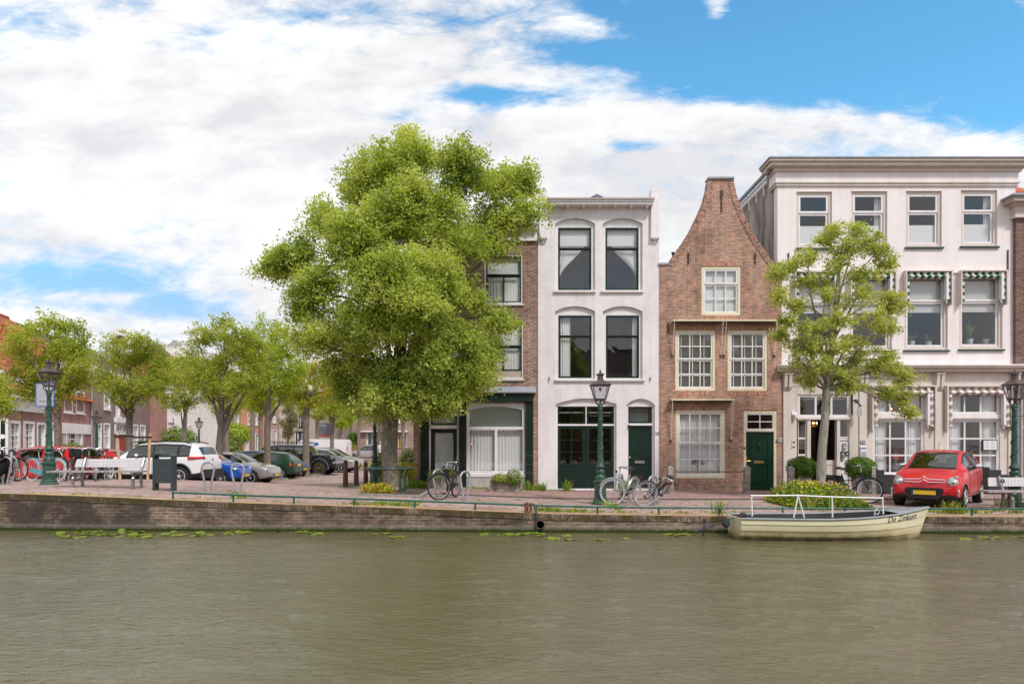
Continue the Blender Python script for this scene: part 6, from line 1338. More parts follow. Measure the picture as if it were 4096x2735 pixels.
    for sgn in (-1, 1):
        xx = ws0 - .18 if 'mirror' not in S else S['mirror']; z_ = belt(xx) + .06; yy = sgn * (hw(xx) + .07); q = MB(); q.mat(S.get('mirror_mat', S['paint'])).ball((xx, yy, z_ + .03), (.07, .10, .065), 10, 6); q.mat('black_plastic').tube([(xx, sgn * hw(xx) * .93, z_ - .02), (xx, yy, z_)], .025, 5); q.build('mirror', parent=root, smooth=True)
    def on_front(y, z, sgn=1):
        """x of the body end at lateral y and height z"""
        for x_ in (xs[::-1] if sgn > 0 else xs):
            s_ = sec(x_)
            if s_[0].z <= z <= s_[-1].z - .02:
                wloc = max((lerp(a.y, b.y, (z - a.z) / max(1e-6, b.z - a.z)) for a, b in zip(s_[1:], s_[2:]) if a.z <= z <= b.z), default=0)
                if wloc >= abs(y): return x_
        return sgn * hl
    for kind, y_, z_, ry, rz_, rx in S.get('lights', ()):
        sg = 1 if kind.startswith('head') or kind.startswith('fog') else -1
        for s2 in (-1, 1):
            x_ = on_front(y_, z_, sg) - sg * rx * (.62 if sg > 0 else .42); q = MB(); q.mat('lens' if sg > 0 else 'red_plastic').ball((x_, s2 * y_, z_), (rx, ry, rz_), 14, 8); q.build('headlight' if kind.startswith('head') else ('fog_light' if sg > 0 else 'tail_light'), parent=root, smooth=True)
    for sg, mt, y_, z_ in S.get('plates', ()):
        x_ = on_front(.26, z_, sg) + sg * .015; q = MB(); q.mat('black_plastic').box(x_ - sg * .05, x_, y_ - .27, y_ + .27, z_ - .07, z_ + .07); q.mat(mt).box(x_, x_ + sg * .006, y_ - .26, y_ + .26, z_ - .055, z_ + .055); q.mat('plate_blue').box(x_ + sg * .003, x_ + sg * .008, y_ - sg * .26, y_ - sg * .215, z_ - .055, z_ + .055); q.build('number_plate', parent=root)
    if 'extra' in S: S['extra'](root, S, sec, on_front, yside, belt)
    return root
def arch_trim(root, S, mt='black_plastic', r=.035, extra=.03):
    xr, xf, wr = S['wheels']; Wd = S['W']
    for x_ in (xr, xf):
        for sgn in (-1, 1): q = MB(); q.mat(mt).torus((x_, sgn * (Wd / 2 - .02 - .03 * (x_ / S['L'] * 2) ** 2), wr), wr + S.get('gap', .045) + extra, r, 'y', 24, 6, -.15, pi + .15); q.build('arch_trim', parent=root, smooth=True)
def hatch(L_, W_, H_, paint_, **k):
    h_ = L_ / 2; d_ = dict(L=L_, W=W_, H=H_, paint=paint_, belt=(H_ * .66, H_ * .60), wheels=(-h_ * .64, h_ * .61, .30), side=[(-h_ * .60, -h_ * .16), (-h_ * .11, h_ * .40)], screen=(h_ * .15, h_ * .52), rear=(-h_ * .93, -h_ * .74), doors=[(-h_ * .5, -h_ * .13), (-h_ * .13, h_ * .42)],
        prof=[(-h_, H_ * .55), (-h_ * .975, H_ * .66), (-h_ * .93, H_ * .70), (-h_ * .74, H_ * .945), (-h_ * .4, H_ * .99), (-h_ * .1, H_), (h_ * .15, H_ * .965), (h_ * .52, H_ * .66), (h_ * .8, H_ * .59), (h_ * .93, H_ * .53), (h_ * .985, H_ * .44), (h_, H_ * .36)],
        lights=[('head', W_ * .37, H_ * .47, .16, .075, .14), ('tail', W_ * .42, H_ * .60, .07, .14, .09)], plates=[(1, 'plate_yellow', 0, .42), (-1, 'plate_yellow', 0, .75)]); d_.update(k); return d_
# --- small red hatchback by the hotel
def ex_red(root, S, sec, onf, ysd, belt):
    q = MB(); q.mat('black_plastic'); x_ = onf(.3, .40) - .05
    q.plate([(-.36, .28), (-.30, .235), (.30, .235), (.36, .28), (.44, .44), (.39, .515), (-.39, .515), (-.44, .44)], (), 0, .25)
    q.xf(0, Matrix.Translation((S['L'] / 2 - .004, 0, 0)) @ Matrix.Rotation(pi / 2, 4, 'Z')); q.build('lower_grille', parent=root)
    q = MB(); q.mat('black_plastic').box(S['L'] / 2 - .02, S['L'] / 2 + .018, -.40, .40, .455, .50); q.build('grille_slot', parent=root)
    q = MB(); x_ = S['L'] / 2 + .012; q.mat('plate_yellow').box(x_ - .02, x_, -.23, .26, .345, .45); q.mat('plate_blue').box(x_ - .02, x_, -.27, -.23, .345, .45); q.build('number_plate', parent=root)
    q = MB(); q.mat('chrome'); xx = S['L'] / 2 - .035
    for dz in (0, .075):
        q.tube([(xx - .035, -.44, .66 + dz * .8), (xx + .0, -.2, .655 + dz), (xx + .03, -.09, .66 + dz), (xx + .045, 0, .72 + dz), (xx + .03, .09, .66 + dz), (xx + .0, .2, .655 + dz), (xx - .035, .44, .66 + dz * .8)], .013, 6)
    q.tube([(xx - .035, -.44, .66), (xx - .04, -.455, .69), (xx - .035, -.44, .72)], .012, 5); q.tube([(xx - .035, .44, .66), (xx - .04, .455, .69), (xx - .035, .44, .72)], .012, 5); q.build('grille_chevrons', parent=root, smooth=True)
    for s_ in (-1, 1):
        q = MB(); q.mat('lens').ball((S['L'] / 2 - .06, s_ * .74, .40), (.03, .025, .10), 8, 6); q.build('running_light', parent=root, smooth=True)
        q = MB(); q.mat('lens').tube([(S['L'] / 2 - .34, s_ * .69, .80), (S['L'] / 2 - .22, s_ * .66, .775), (S['L'] / 2 - .13, s_ * .50, .745)], [.01, .045, .012], 8); q.build('upper_light', parent=root, smooth=True)
    q = MB(); q.mat('black_plastic').tube([(.12, .0, S['H'] - .01), (-.05, .0, S['H'] + .22)], .006, 5); q.build('aerial', parent=root)
    q = MB(); q.mat('black_plastic').tube([(.93, -.5, .90), (.86, -.1, .93)], .012, 5); q.tube([(.93, .1, .90), (.86, .5, .93)], .012, 5); q.build('wiper', parent=root)
red = car('small bright red hatchback parked in front of the hotel, seen from its front', hatch(3.46, 1.62, 1.46, 'paint_red', rim='cap', mirror_mat='chrome', lights=[('head', .585, .655, .135, .115, .15), ('tail', .68, .8, .06, .16, .08)],
    prof=[(-1.73, .8), (-1.69, .98), (-1.60, 1.06), (-1.36, 1.36), (-.8, 1.44), (-.2, 1.46), (.22, 1.42), (.93, .96), (1.2, .90), (1.5, .80), (1.66, .70), (1.71, .56), (1.73, .42)], screen=(.24, .92), rear=(-1.60, -1.38), side=[(-1.15, -.50), (-.42, .62)], belt=(1.0, .88), doors=[(-1.0, -.44), (-.44, .62)],
    wheels=(-1.13, 1.10, .285), plates=[], extra=ex_red))
Yc = 18.4; Xc = PX(3757, Yc); red.location = (Xc + .0, Yc, 0); red.rotation_euler[2] = R(-133)
# --- large white crossover
def ex_suv(root, S, sec, onf, ysd, belt):
    arch_trim(root, S, r=.04); q = MB(); q.mat('black_plastic')
    for s_ in (-1, 1): q.tube([(-1.7, s_ * .62, 1.60), (-1.4, s_ * .64, 1.675), (0, s_ * .66, 1.70), (.6, s_ * .64, 1.67)], .022, 6)
    q.build('roof_rail', parent=root); q = MB(); q.mat('black_plastic').box(-2.27, -2.1, -.78, .78, .28, .62); q.build('rear_bumper', parent=root)
    for s_ in (-1, 1): q = MB(); q.mat('red_plastic').tube([(-2.19, s_ * .58, 1.06), (-2.11, s_ * .76, 1.06), (-1.92, s_ * .86, 1.06), (-1.70, s_ * .89, 1.06)], .055, 10); q.build('tail_light', parent=root)
    q = MB(); q.mat('dark_grey_metal').plate([(-.06, 0), (0, .05), (.06, 0), (.06, .03), (0, .09), (-.06, .03)], (), 0, .01); q.xf(0, Matrix.Translation((-2.225, 0, .95)) @ Matrix.Rotation(-pi / 2, 4, 'Z')); q.build('badge', parent=root)
suv = car('large white crossover with black wheel arches and roof rails, behind the litter bin', dict(L=4.5, W=1.86, H=1.67, paint='paint_white', belt=(1.12, 1.03), wheels=(-1.36, 1.37, .37), clear=.24, gap=.06, rim='twin', cladding=1, roofw=.72, side=[(-1.72, -1.33), (-1.22, -.32), (-.26, .78)], screen=(.45, 1.15), rear=(-2.12, -1.93), doors=[(-1.05, -.29), (-.29, .85)],
    prof=[(-2.25, .85), (-2.2, 1.02), (-2.12, 1.14), (-1.93, 1.55), (-1.4, 1.65), (-.5, 1.68), (.4, 1.62), (1.15, 1.12), (1.8, 1.05), (2.1, .98), (2.2, .90), (2.25, .74)], lights=[('head', .68, .88, .2, .07, .14)], plates=[(-1, 'plate_white', 0, .86)], extra=ex_suv))
def pos(o, px, Y, rz): o.location = (PX(px, Y), Y, zg(PX(px, Y), Y)); o.rotation_euler[2] = rz; return o
pos(suv, 634, 26.9, R(180 - 4))
cars_g = 'cars parked round the square'; suv['group'] = cars_g; red['group'] = cars_g
auris = car('silver hatchback with its nose to the right, parked behind the cycle hoops', hatch(4.25, 1.76, 1.46, 'paint_silver', rim='multi', wheels=(-1.35, 1.30, .32))); pos(auris, 925, 31.3, R(-4)); auris['group'] = cars_g
blue = car('bright blue small car between the white crossover and the silver hatchback', hatch(3.75, 1.68, 1.48, 'paint_blue', rim='cap')); pos(blue, 814, 29.1, R(-3)); blue['group'] = cars_g
redh = car('red hatchback whose roof shows behind the silver car', hatch(4.1, 1.72, 1.46, 'paint_red_dark')); pos(redh, 909, 33.2, R(-3)); redh['group'] = cars_g
green = car('dark green older hatchback seen from its tail, parked behind a tree trunk', hatch(3.72, 1.60, 1.43, 'paint_green', rim='cap', black_pillar=False, lights=[('head', .6, .65, .14, .08, .1), ('tail', .66, .72, .08, .13, .1)], plates=[(-1, 'plate_yellow', 0, .72)])); pos(green, 1057, 35.8, R(180 - 5)); green['group'] = cars_g
steel = car('steel-blue hatchback mostly hidden behind the green one', hatch(4.4, 1.75, 1.47, 'paint_steel')); pos(steel, 1064, 38, R(-4)); steel['group'] = cars_g
def ex_off(root, S, sec, onf, ysd, belt):
    arch_trim(root, S, 'grey_metal', .03); q = MB(); q.mat('black_plastic'); zt_ = S['H'] + .1
    for y_ in lin(-.6, .6, 4): q.tube([(-1.7, y_, zt_), (.35, y_, zt_), (.75, y_, zt_ - .03)], .015, 5)
    for x_ in lin(-1.7, .35, 7): q.tube([(x_, -.62, zt_), (x_, .62, zt_)], .012, 5)
    for y_ in (-.62, .62): q.tube([(-1.7, y_, zt_ + .08), (.35, y_, zt_ + .08), (.8, y_, zt_ - .04)], .016, 5); [q.tube([(x_, y_, zt_ - .1), (x_, y_, zt_ + .08)], .012, 4) for x_ in lin(-1.7, .3, 6)]
    q.build('roof_rack', parent=root); q = MB(); q.mat('black_plastic').tube([(1.5, -.72, 1.13), (.95, -.82, 1.15), (.62, -.78, 1.68), (.60, -.78, 1.82)], .045, 8); q.ball((.64, -.78, 1.85), (.10, .06, .05), 8, 5); q.build('snorkel', parent=root, smooth=True)
    q = MB(); q.mat('galvanised').box(2.12, 2.33, -.85, .85, .68, .80); q.mat('black_plastic').box(2.1, 2.32, -.85, .85, .50, .68); q.mat('orange_plastic').box(2.18, 2.335, -.75, -.6, .70, .78); q.build('bull_bumper', parent=root)
    for s_ in (-1, 1): q = MB(); q.mat('lens').box(2.0, 2.13, s_ * .62 - .17, s_ * .62 + .17, .93, 1.10); q.build('headlight', parent=root)
off = car('black off-road car with a roof rack, snorkel and big muddy tyres', dict(L=4.55, W=1.75, H=1.76, paint='paint_black', belt=(1.2, 1.17), wheels=(-1.35, 1.35, .42), clear=.38, gap=.07, rim='rusty', roofw=.78, black_pillar=False, side=[(-2.0, -1.25), (-1.15, -.25), (-.18, .58)], screen=(.45, .95), rear=(-2.23, -2.12), doors=[(-1.1, -.22), (-.22, .85)],
    prof=[(-2.27, .8), (-2.25, 1.2), (-2.2, 1.3), (-2.1, 1.7), (-1.2, 1.77), (.4, 1.74), (.95, 1.24), (1.6, 1.20), (2.1, 1.13), (2.22, 1.0), (2.27, .7)], mirror_mat='chrome', plates=[(1, 'plate_yellow', 0, .62)], extra=ex_off)); pos(off, 1206, 40.2, R(-3)); off['group'] = cars_g
fiat = car('pale grey rounded hatchback right of the black off-road car', hatch(4.0, 1.69, 1.49, 'paint_silver', rim='multi')); pos(fiat, 1306, 43.8, R(-3)); fiat['group'] = cars_g
c_ = dup(fiat, (PX(1331, 46.5), 46.5, -.2), R(-3), 'silver-blue hatchback nose showing past the pale grey one'); c_ = dup(suv, (PX(1300, 52), 52, -.2), R(-3), 'far white car between the tree trunks'); c_.scale = (.92, .92, .88)
gol = car('silver saloon parked sideways at the far end of the square, partly behind the lamp', hatch(4.6, 1.8, 1.46, 'paint_mauve', rim='multi', side=[(-1.45, -.75), (-.68, .1), (.16, .9)])); gol.location = (PX(1478, 66), 66, 0); gol.rotation_euler[2] = R(180); gol['group'] = cars_g
sed = car('bright red family car with chrome window trim at the left, bicycles in front', hatch(4.5, 1.82, 1.49, 'paint_red', rim='multi', side=[(-1.25, -.6), (-.52, .35), (.42, 1.0)], black_pillar=False)); pos(sed, 168, 26.4, R(180)); sed['group'] = cars_g
q = MB(); q.mat('chrome')
for s_ in (-1, 1): q.tube([(-1.4, s_ * .83, 1.02), (-1.15, s_ * .72, 1.30), (-.5, s_ * .67, 1.41), (.4, s_ * .69, 1.35), (1.2, s_ * .80, .97), (-1.4, s_ * .86, 1.0)], .02, 5)
q.build('chrome_trim', parent=sed)
c_ = dup(redh, (PX(335, 29), 29, -.05), R(180), 'second red car whose roof rises behind the bicycles and the chrome-trimmed one'); c_ = dup(auris, (PX(440, 31.5), 31, -.15), R(180), 'dark-windowed grey car behind the row of bicycles'); c_ = dup(suv, (PX(560, 33), 33, -.2), R(180), 'white car hidden behind the large white crossover'); c_.scale = (.93, .93, .88)
# --- white van
def van():
    t = thing('parked_van', 'white delivery van with blue lettering and red tail lights behind the trees', 'van', (0, 0, 0)); pr = [(-2.4, .35), (-2.42, .8), (-2.36, 1.75), (-2.2, 1.95), (.9, 1.98), (1.35, 1.9), (1.9, 1.3), (2.3, 1.1), (2.42, .8), (2.42, .35)]
    q = MB(); q.mat('paint_white').plate(pr[::-1], (), -.95, .95); q.build('body', parent=t); q = MB(); q.mat('car_glass').box(.7, 1.4, -.957, -.951, 1.3, 1.75); q.build('side_window', parent=t)
    for x_ in (-1.5, 1.5):
        for s_ in (-1, 1): wheel(.33, .2, 'cap', t, (x_, s_ * .87, .33), s_)
    for s_ in (-1, 1): q = MB(); q.mat('red_plastic').box(-2.44, -2.38, s_ * .86 - .07, s_ * .86 + .07, .85, 1.35); q.build('tail_light', parent=t)
    q = MB(); q.mat('sign_blue').plate([(-.9, 1.0), (.1, 1.5), (.1, 1.72), (-.9, 1.25)], (), -.958, -.952); q.xf(0, Matrix.Diagonal((-1, 1, 1, 1)) @ Matrix.Translation((1.0, 0, 0))) if False else None; b = q.build('stripe', parent=t); text('SERV', .22, 'sign_white', b, (-.4, -.962, 1.36), rot=(pi / 2, -R(26), 0)); text('VAN', .2, 'iron_black', b, (-1.0, -.955, 1.5), rot=(pi / 2, -R(26), 0)); return t
vn = van(); vn.location = (PX(1282, 57), 57, 0); vn.rotation_euler[2] = pi
for ch in vn.children:
    if ch.name.startswith('stripe'): ch.rotation_euler[2] = pi; 
# ---------------------------------------------------------------- bicycles
def bike(label, frame_mat, steer=0, tyre_mat='tyre', rim='rim_silver', fender='black_plastic', saddle='black_plastic', guard_mat='black_plastic', basket=False, group='bicycles along the quay', grip='black_plastic', crate=False):
    t = thing('bicycle', label, 'bicycle', (0, 0, 0), 0, group); r = .345; RX, FX = -.53, .55
    def wh(x, parent, rot=0):
        q = MB(); q.mat(tyre_mat).torus((0, 0, 0), r - .02, .02, 'y', 36, 6); o = q.build('wheel', parent=parent, smooth=True, loc=(x, 0, r)); o.rotation_euler[2] = rot
        q = MB(); q.mat(rim).torus((0, 0, 0), r - .045, .011, 'y', 32, 5); q.lathe([(.025, -.045), (.03, 0), (.025, .045)], 8, axis='y'); q.build('rim', parent=o, smooth=True)
        q = MB(); q.mat(rim)
        for i in range(22): a = 2 * pi * i / 22; q.tube([(.02 * cos(a + .6), (-1) ** i * .03, .02 * sin(a + .6)), ((r - .05) * cos(a), 0, (r - .05) * sin(a))], .0022, 3, cap=False)
        q.build('spokes', parent=o); return o
    wh(RX, t)
    q = MB(); q.mat(frame_mat); BB = (-.08, 0, .28); ST = (-.22, 0, .78); HT = (.36, 0, .84); HB = (.40, 0, .64)
    q.tube([BB, ST], .017, 7); q.tube([HT, HB], .021, 7); q.tube([BB, (.15, 0, .40), HB], .018, 7); q.tube([(-.20, 0, .58), (.1, 0, .62), (.37, 0, .77)], .016, 7)
    for s_ in (-1, 1): q.tube([BB, (RX, s_ * .055, r)], .010, 5); q.tube([(-.2, 0, .70), (RX, s_ * .055, r)], .008, 5)
    q.build('frame', parent=t, smooth=60)
    q = MB(); q.mat('iron_black'); q.lathe([(.09, -.035), (.09, -.028)], 16, BB, 'y'); q.tube([BB, (-.02, -.09, .13)], .009, 5); q.tube([BB, (-.14, .09, .43)], .009, 5); q.box(-.07, .04, -.18, -.09, .115, .14); q.box(-.19, -.08, .09, .18, .415, .44); q.build('pedals', parent=t)
    q = MB(); q.mat(guard_mat).tube([(-.06, -.05, .28), (RX, -.055, r)], .055, 8, flat=.25) if False else q.mat(guard_mat).plate([(RX - .05, r - .05), (-.06, .17), (.05, .25), (.03, .36), (-.08, .37), (RX, r + .06)], (), -.055, -.035); q.build('chain_guard', parent=t)
    q = MB(); q.mat(fender).torus((RX, 0, r), r + .022, .018, 'y', 20, 4, .2, 3.4, flat=1.3); q.build('fender', parent=t)
    q = MB(); q.mat(saddle).tube([(-.36, 0, .93), (-.28, 0, .94), (-.20, 0, .93), (-.08, 0, .92)], [.075, .085, .05, .02], 8, flat=.45); q.mat('chrome').tube([ST, (-.235, 0, .91)], .012, 6); q.build('saddle', parent=t, smooth=True)
    q = MB(); q.mat('iron_black')
    for s_ in (-.06, 0, .06): q.tube([(-.25, s_, .72), (-.80, s_, .72)], .006, 4)
    q.tube([(-.8, -.06, .72), (-.8, .06, .72)], .006, 4); q.tube([(-.7, .06, .72), (RX, .06, r)], .005, 4); q.tube([(-.7, -.06, .72), (RX, -.06, r)], .005, 4); q.mat('red_plastic').box(-.83, -.81, -.03, .03, .66, .71); q.build('luggage_rack', parent=t)
    # steered front assembly
    fa = MB(); fa.mat(frame_mat); ft = bpy.data.objects.new('tmp', None)
    ax = Vector((.38, 0, .74)); Rm = Matrix.Translation(ax) @ Matrix.Rotation(steer, 4, Vector((-.19, 0, .98)).normalized()) @ Matrix.Translation(-ax)
    for s_ in (-1, 1): fa.tube([(.41, s_ * .02, .63), (.43, s_ * .055, .60), (.48, s_ * .055, .46), (FX, s_ * .055, r)], .011, 6)
    fa.mat('chrome').tube([(.36, 0, .84), (.335, 0, .98)], .014, 6); fa.xf(0, Rm); fo_ = fa.build('fork', parent=t, smooth=60)
    q = MB(); q.mat('chrome').tube([(.335, -.03, .97), (.335, .03, .97)], .02, 6); q.tube([(.17, -.27, .99), (.26, -.25, 1.02), (.36, -.12, 1.0), (.34, 0, .98), (.36, .12, 1.0), (.26, .25, 1.02), (.17, .27, .99)], .011, 6); q.mat(grip)
    for s_ in (-1, 1): q.tube([(.10, s_ * .285, .98), (.2, s_ * .265, 1.0)], .018, 6); q.mat('chrome').tube([(.26, s_ * .25, 1.0), (.16, s_ * .25, .96)], .006, 4); q.mat(grip)
    q.mat('black_plastic').ball((.44, 0, .88), (.035, .035, .035), 8, 6); q.tube([(.37, .0, .98), (.45, .05, .9), (.42, .02, .7)], .004, 4); q.xf(0, Rm); q.build('handlebar', parent=t, smooth=60)
    c_ = Rm @ Vector((FX, 0, r)); w2 = wh(FX, t, steer); w2.location = c_; w2.rotation_euler = (Rm.to_euler()[0], 0, steer)
    q = MB(); q.mat(fender).torus((FX, 0, r), r + .022, .018, 'y', 20, 4, .45, 2.7, flat=1.3); q.xf(0, Rm); q.build('fender', parent=t)
    if basket: q = MB(); q.mat('iron_black'); [q.frame(.40, .72, .72, .98, .012, y_, y_ + .01) for y_ in (-.17, .16)]; q.box(.40, .72, -.17, .17, .72, .74); [q.box(x_, x_ + .01, -.17, .17, .72, .98) for x_ in (.4, .71)]; q.xf(0, Rm); q.build('basket', parent=t)
    if crate: q = MB(); q.mat('black_plastic'); q.box(-.78, -.36, -.28, -.10, .36, .70); q.box(-.78, -.36, .10, .28, .36, .70); q.build('pannier', parent=t)
    return t
def pb(o, px, Y, rz, lean=0, dz=0):
    X = PX(px, Y); o.location = (X, Y, zg(X, Y) + dz); o.rotation_euler = (lean, 0, rz); return o
pb(bike('dark city bicycle leaning on a hoop before the dark green shop door', 'iron_black', R(-40), rim='grey_metal', fender='black_plastic'), 1790, 18.35, R(-108), R(-8))
pb(bike('silver bicycle with a pale front wheel, leaning beside the middle street lamp', 'bike_silver', R(-50), tyre_mat='boat_rubber', fender='bike_silver'), 2493, 18.15, R(-128), R(-6))
pb(bike('black bicycle leaning far over against the hoop by the plain green door', 'iron_black', R(-50), tyre_mat='boat_rubber', guard_mat='iron_black'), 2583, 18.2, R(-120), R(-40))
pb(bike('black city bicycle with brown grips parked among the flowers before the hotel', 'iron_black', R(42), grip='saddle_brown', crate=True), 3400, 18.9, R(-58), R(3))
pb(bike('dark bicycle just visible behind the corner of the brown brick house', 'iron_black', R(10), grip='black_plastic', crate=True), 1665, 27.5, R(150), 0)
tq = bike('turquoise bicycle with brown saddle standing before the red car', 'turquoise', R(5), tyre_mat='beige_light', fender='turquoise', saddle='saddle_brown', guard_mat='turquoise'); pb(tq, 176, 20.6, R(-20), 0)
rb_ = bike('red bicycle in the row behind the bench, the one nearest the lamp', 'bike_red', R(12)); pb(rb_, 262, 21.5, R(-58), R(4))
bb_ = bike('black bicycle behind the left part of the bench', 'iron_black', R(-15), basket=True); pb(bb_, 318, 21.6, R(-65), R(-4))
bk_ = bike('black bicycle with a pale saddle in the row behind the bench', 'iron_black', R(20), saddle='saddle_brown', tyre_mat='boat_rubber'); pb(bk_, 335, 22.0, R(-66), R(3))
for i, (px, Y, rz, src_, lb) in enumerate(((352, 21.2, -75, rb_, 'red bicycle behind the middle of the bench'), (382, 21.7, -60, rb_, 'red bicycle, second from the right in the row behind the bench'), (412, 21.3, -80, bk_, 'black bicycle at the right end of the row behind the bench'), (290, 22.2, -70, bk_, 'black bicycle behind the red one next to the lamp'))):
    o = dup(src_, (PX(px, Y), Y, zg(PX(px, Y), Y)), None, lb, rot=(R(3 * (-1) ** i), 0, R(rz)))
gb = bike('grey bicycle leaning on the hoops near the left edge', 'bike_silver', R(20)); pb(gb, 45, 20.2, R(-70), R(5)); o = dup(gb, (PX(15, 21), 21, zg(PX(15, 21), 21)), None, 'grey bicycle behind the leftmost hoops, handlebar to the right', rot=(0, 0, R(-20)))
# moped cut off by the left edge
t = thing('moped', 'black moped with a round white mirror, cut off by the left edge', 'moped', (0, 0, 0), 0); pb(t, -22, 18.9, R(-75))
q = MB(); q.mat('tyre').torus((.55, 0, .27), .22, .055, 'y', 28, 8); q.torus((-.55, 0, .27), .22, .055, 'y', 28, 8); q.build('wheel', parent=t, smooth=True)
q = MB(); q.mat('paint_black').tube([(.5, 0, .42), (.40, 0, .75), (.36, 0, .98)], [.12, .16, .10], 12, flat=.7); q.tube([(.4, 0, .32), (0, 0, .28), (-.3, 0, .45), (-.7, 0, .62)], [.1, .12, .19, .12], 12); q.tube([(-.65, 0, .78), (-.2, 0, .80), (0, 0, .76)], [.1, .14, .08], 10, flat=.5); q.build('body', parent=t, smooth=True)
q = MB(); q.mat('chrome').tube([(.36, -.34, 1.03), (.38, 0, 1.0), (.36, .34, 1.03)], .016, 6); q.tube([(.36, -.25, 1.03), (.34, -.3, 1.3)], .008, 5); q.tube([(.36, .25, 1.03), (.34, .3, 1.3)], .008, 5); q.mat('lens').ball((.5, 0, .9), (.07, .09, .09), 10, 6); q.build('handlebar', parent=t, smooth=60)
for s_ in (-1, 1): q = MB(); q.mat('sign_white').lathe([(.062, 0), (.062, .015)], 16, (.34, s_ * .33, 1.34), 'x'); q.build('mirror', parent=t)
# ---------------------------------------------------------------- the boat
bt = thing('rowing_boat', 'cream clinker boat named De Zinkurt with a white tube rail, moored at the canal wall', 'boat', (PX(3325, 14.45), 14.45, WATER), 0); L_ = 4.12; hb = L_ / 2
def bsec(x):
    """half beam, sheer height, keel height at station x (stern -hb, bow +hb)"""
    t = (x + hb) / L_; be = .60 * (1 - max(0, (t - .42) / .58) ** 2.3) * (1 - .22 * max(0, (.42 - t) / .42) ** 1.6); be = max(be, .012)
    sh = .43 + .02 * (1 - t) + .21 * max(0, (t - .35) / .65) ** 2 ; kl = -.13 + .05 * (1 - t) + .50 * max(0, (t - .86) / .14) ** 1.6 * 0; return be, sh, kl
NS = 6
def section(x, off=0):
    be, sh, kl = bsec(x); t = (x + hb) / L_; pts = []
    full = .60 - .28 * max(0, (t - .45) / .55) ; rk = .26 * max(0, (t - .8) / .2)
    for k_ in range(NS):
        for e, s_ in ((0, 0.0), (1, .013)):
            f = (k_ + e * .995) / NS; ang = f * pi / 2; w_ = be * (cos(ang) ** full if f < .999 else .0) ; w_ = max(.004, w_) + (s_ if be > .05 else .002); z_ = sh - (sh - kl) * (sin(ang) ** 1.15 if True else f)
            xx = x - (max(0, (t - .72) / .28)) ** 1.5 * .36 * f - (0 if t > .02 else 0)
            pts.append((xx, w_, z_))
    return pts
xs = lin(-hb, hb, 44)
for sgn in (-1, 1):
    q = MB(); q.mat('boat_cream'); vs = []; n = NS * 2
    for x_ in xs: vs += [(p[0], sgn * p[1], p[2]) for p in section(x_)]
    fs = [(i * n + k_, i * n + k_ + 1, (i + 1) * n + k_ + 1, (i + 1) * n + k_) for i in range(len(xs) - 1) for k_ in range(n - 1)]; q.add(vs, fs if sgn > 0 else [f[::-1] for f in fs]); q.build('hull', parent=bt)
    q = MB(); q.mat('boat_blackish'); vs = []
    for x_ in xs: p = section(x_); vs += [(a[0], sgn * max(0, a[1] - .03), max(a[2], .10)) for a in (p[0], p[4], p[8])] + [(p[-1][0], 0, .10)]
    fs = [(i * 4 + k_, i * 4 + k_ + 1, (i + 1) * 4 + k_ + 1, (i + 1) * 4 + k_) for i in range(len(xs) - 1) for k_ in range(3)]; q.add(vs, fs[:]); q.build('inner_hull', parent=bt)
    q = MB(); q.mat('boat_rubber').tube([(x_, sgn * (bsec(x_)[0] + .005), bsec(x_)[1] + .005) for x_ in xs], .022, 8); q.build('gunwale', parent=bt, smooth=True)
ps = section(-hb); q = MB(); q.mat('boat_cream').plate([(-p[1], p[2]) for p in ps] + [(p[1], p[2]) for p in ps[::-1]], (), 0, .04); q.xf(0, Matrix.Translation((-hb - .0, 0, 0)) @ Matrix.Rotation(-pi / 2, 4, 'Z')); q.build('transom', parent=bt)
q = MB(); q.mat('boat_blackish')
for x_ in (-1.5, -.3, .8): b_ = bsec(x_)[0] - .04; q.box(x_ - .12, x_ + .12, -b_, b_, .24, .27)
q.build('thwarts', parent=bt)
q = MB(); q.mat('boat_rubber'); vs = []
for x_ in lin(hb - .75, hb - .02, 8): b_, s_, _ = bsec(x_); vs += [(x_, -b_, s_), (x_, b_, s_)]
q.add(vs, [(2 * i, 2 * i + 2, 2 * i + 3, 2 * i + 1) for i in range(8)]); q.build('fore_deck', parent=bt)
q = MB(); q.mat('sign_white'); yr = -.5; zr = WATER
def bx(px, py, Y=13.95): return (PX(px, Y) - bt.location[0], Y - bt.location[1], PZ(py, Y) - WATER)
top = [bx(3006, 1982), bx(3192, 1981), bx(3328, 1987), bx(3530, 1992)]
q.tube([bx(3009, 2064), bx(3006, 1990), top[0]], .016, 8); q.tube(top, .016, 8); q.tube([top[3], bx(3533, 2054)], .016, 8); q.tube([top[2], bx(3330, 2068)], .016, 8); q.tube([top[1], bx(3175, 2069)], .016, 8); q.tube([top[1], bx(3217, 2070)], .016, 8)
for p in top: q.ball(p, .022, 8, 6)
q.build('tube_rail', parent=bt, smooth=60)
t_ = text('De Zinkurt', .165, 'iron_black', bt, (0, 0, 0), shear=.3, name='boat_name', ext=0, rot=(0, 0, 0), align='LEFT')
for v_ in t_.data.vertices:      # lay the letters on the curved planking
    xx = .93 + v_.co.x * 1.0; zz = .425 + v_.co.y + (xx - .93) * .085; sp_ = section(xx); yy = sp_[0][1]
    for a, b in zip(sp_, sp_[1:]):
        if b[2] <= zz <= a[2]: yy = lerp(a[1], b[1], (a[2] - zz) / max(1e-6, a[2] - b[2])); break
    v_.co = (xx, -yy - .007, zz)
ob = thing('outboard_motor', 'long-shaft electric outboard tilted out of the water at the stern of the cream boat', 'outboard motor', (PX(2904, 14.45), 14.45, PZ(2082, 14.45)))
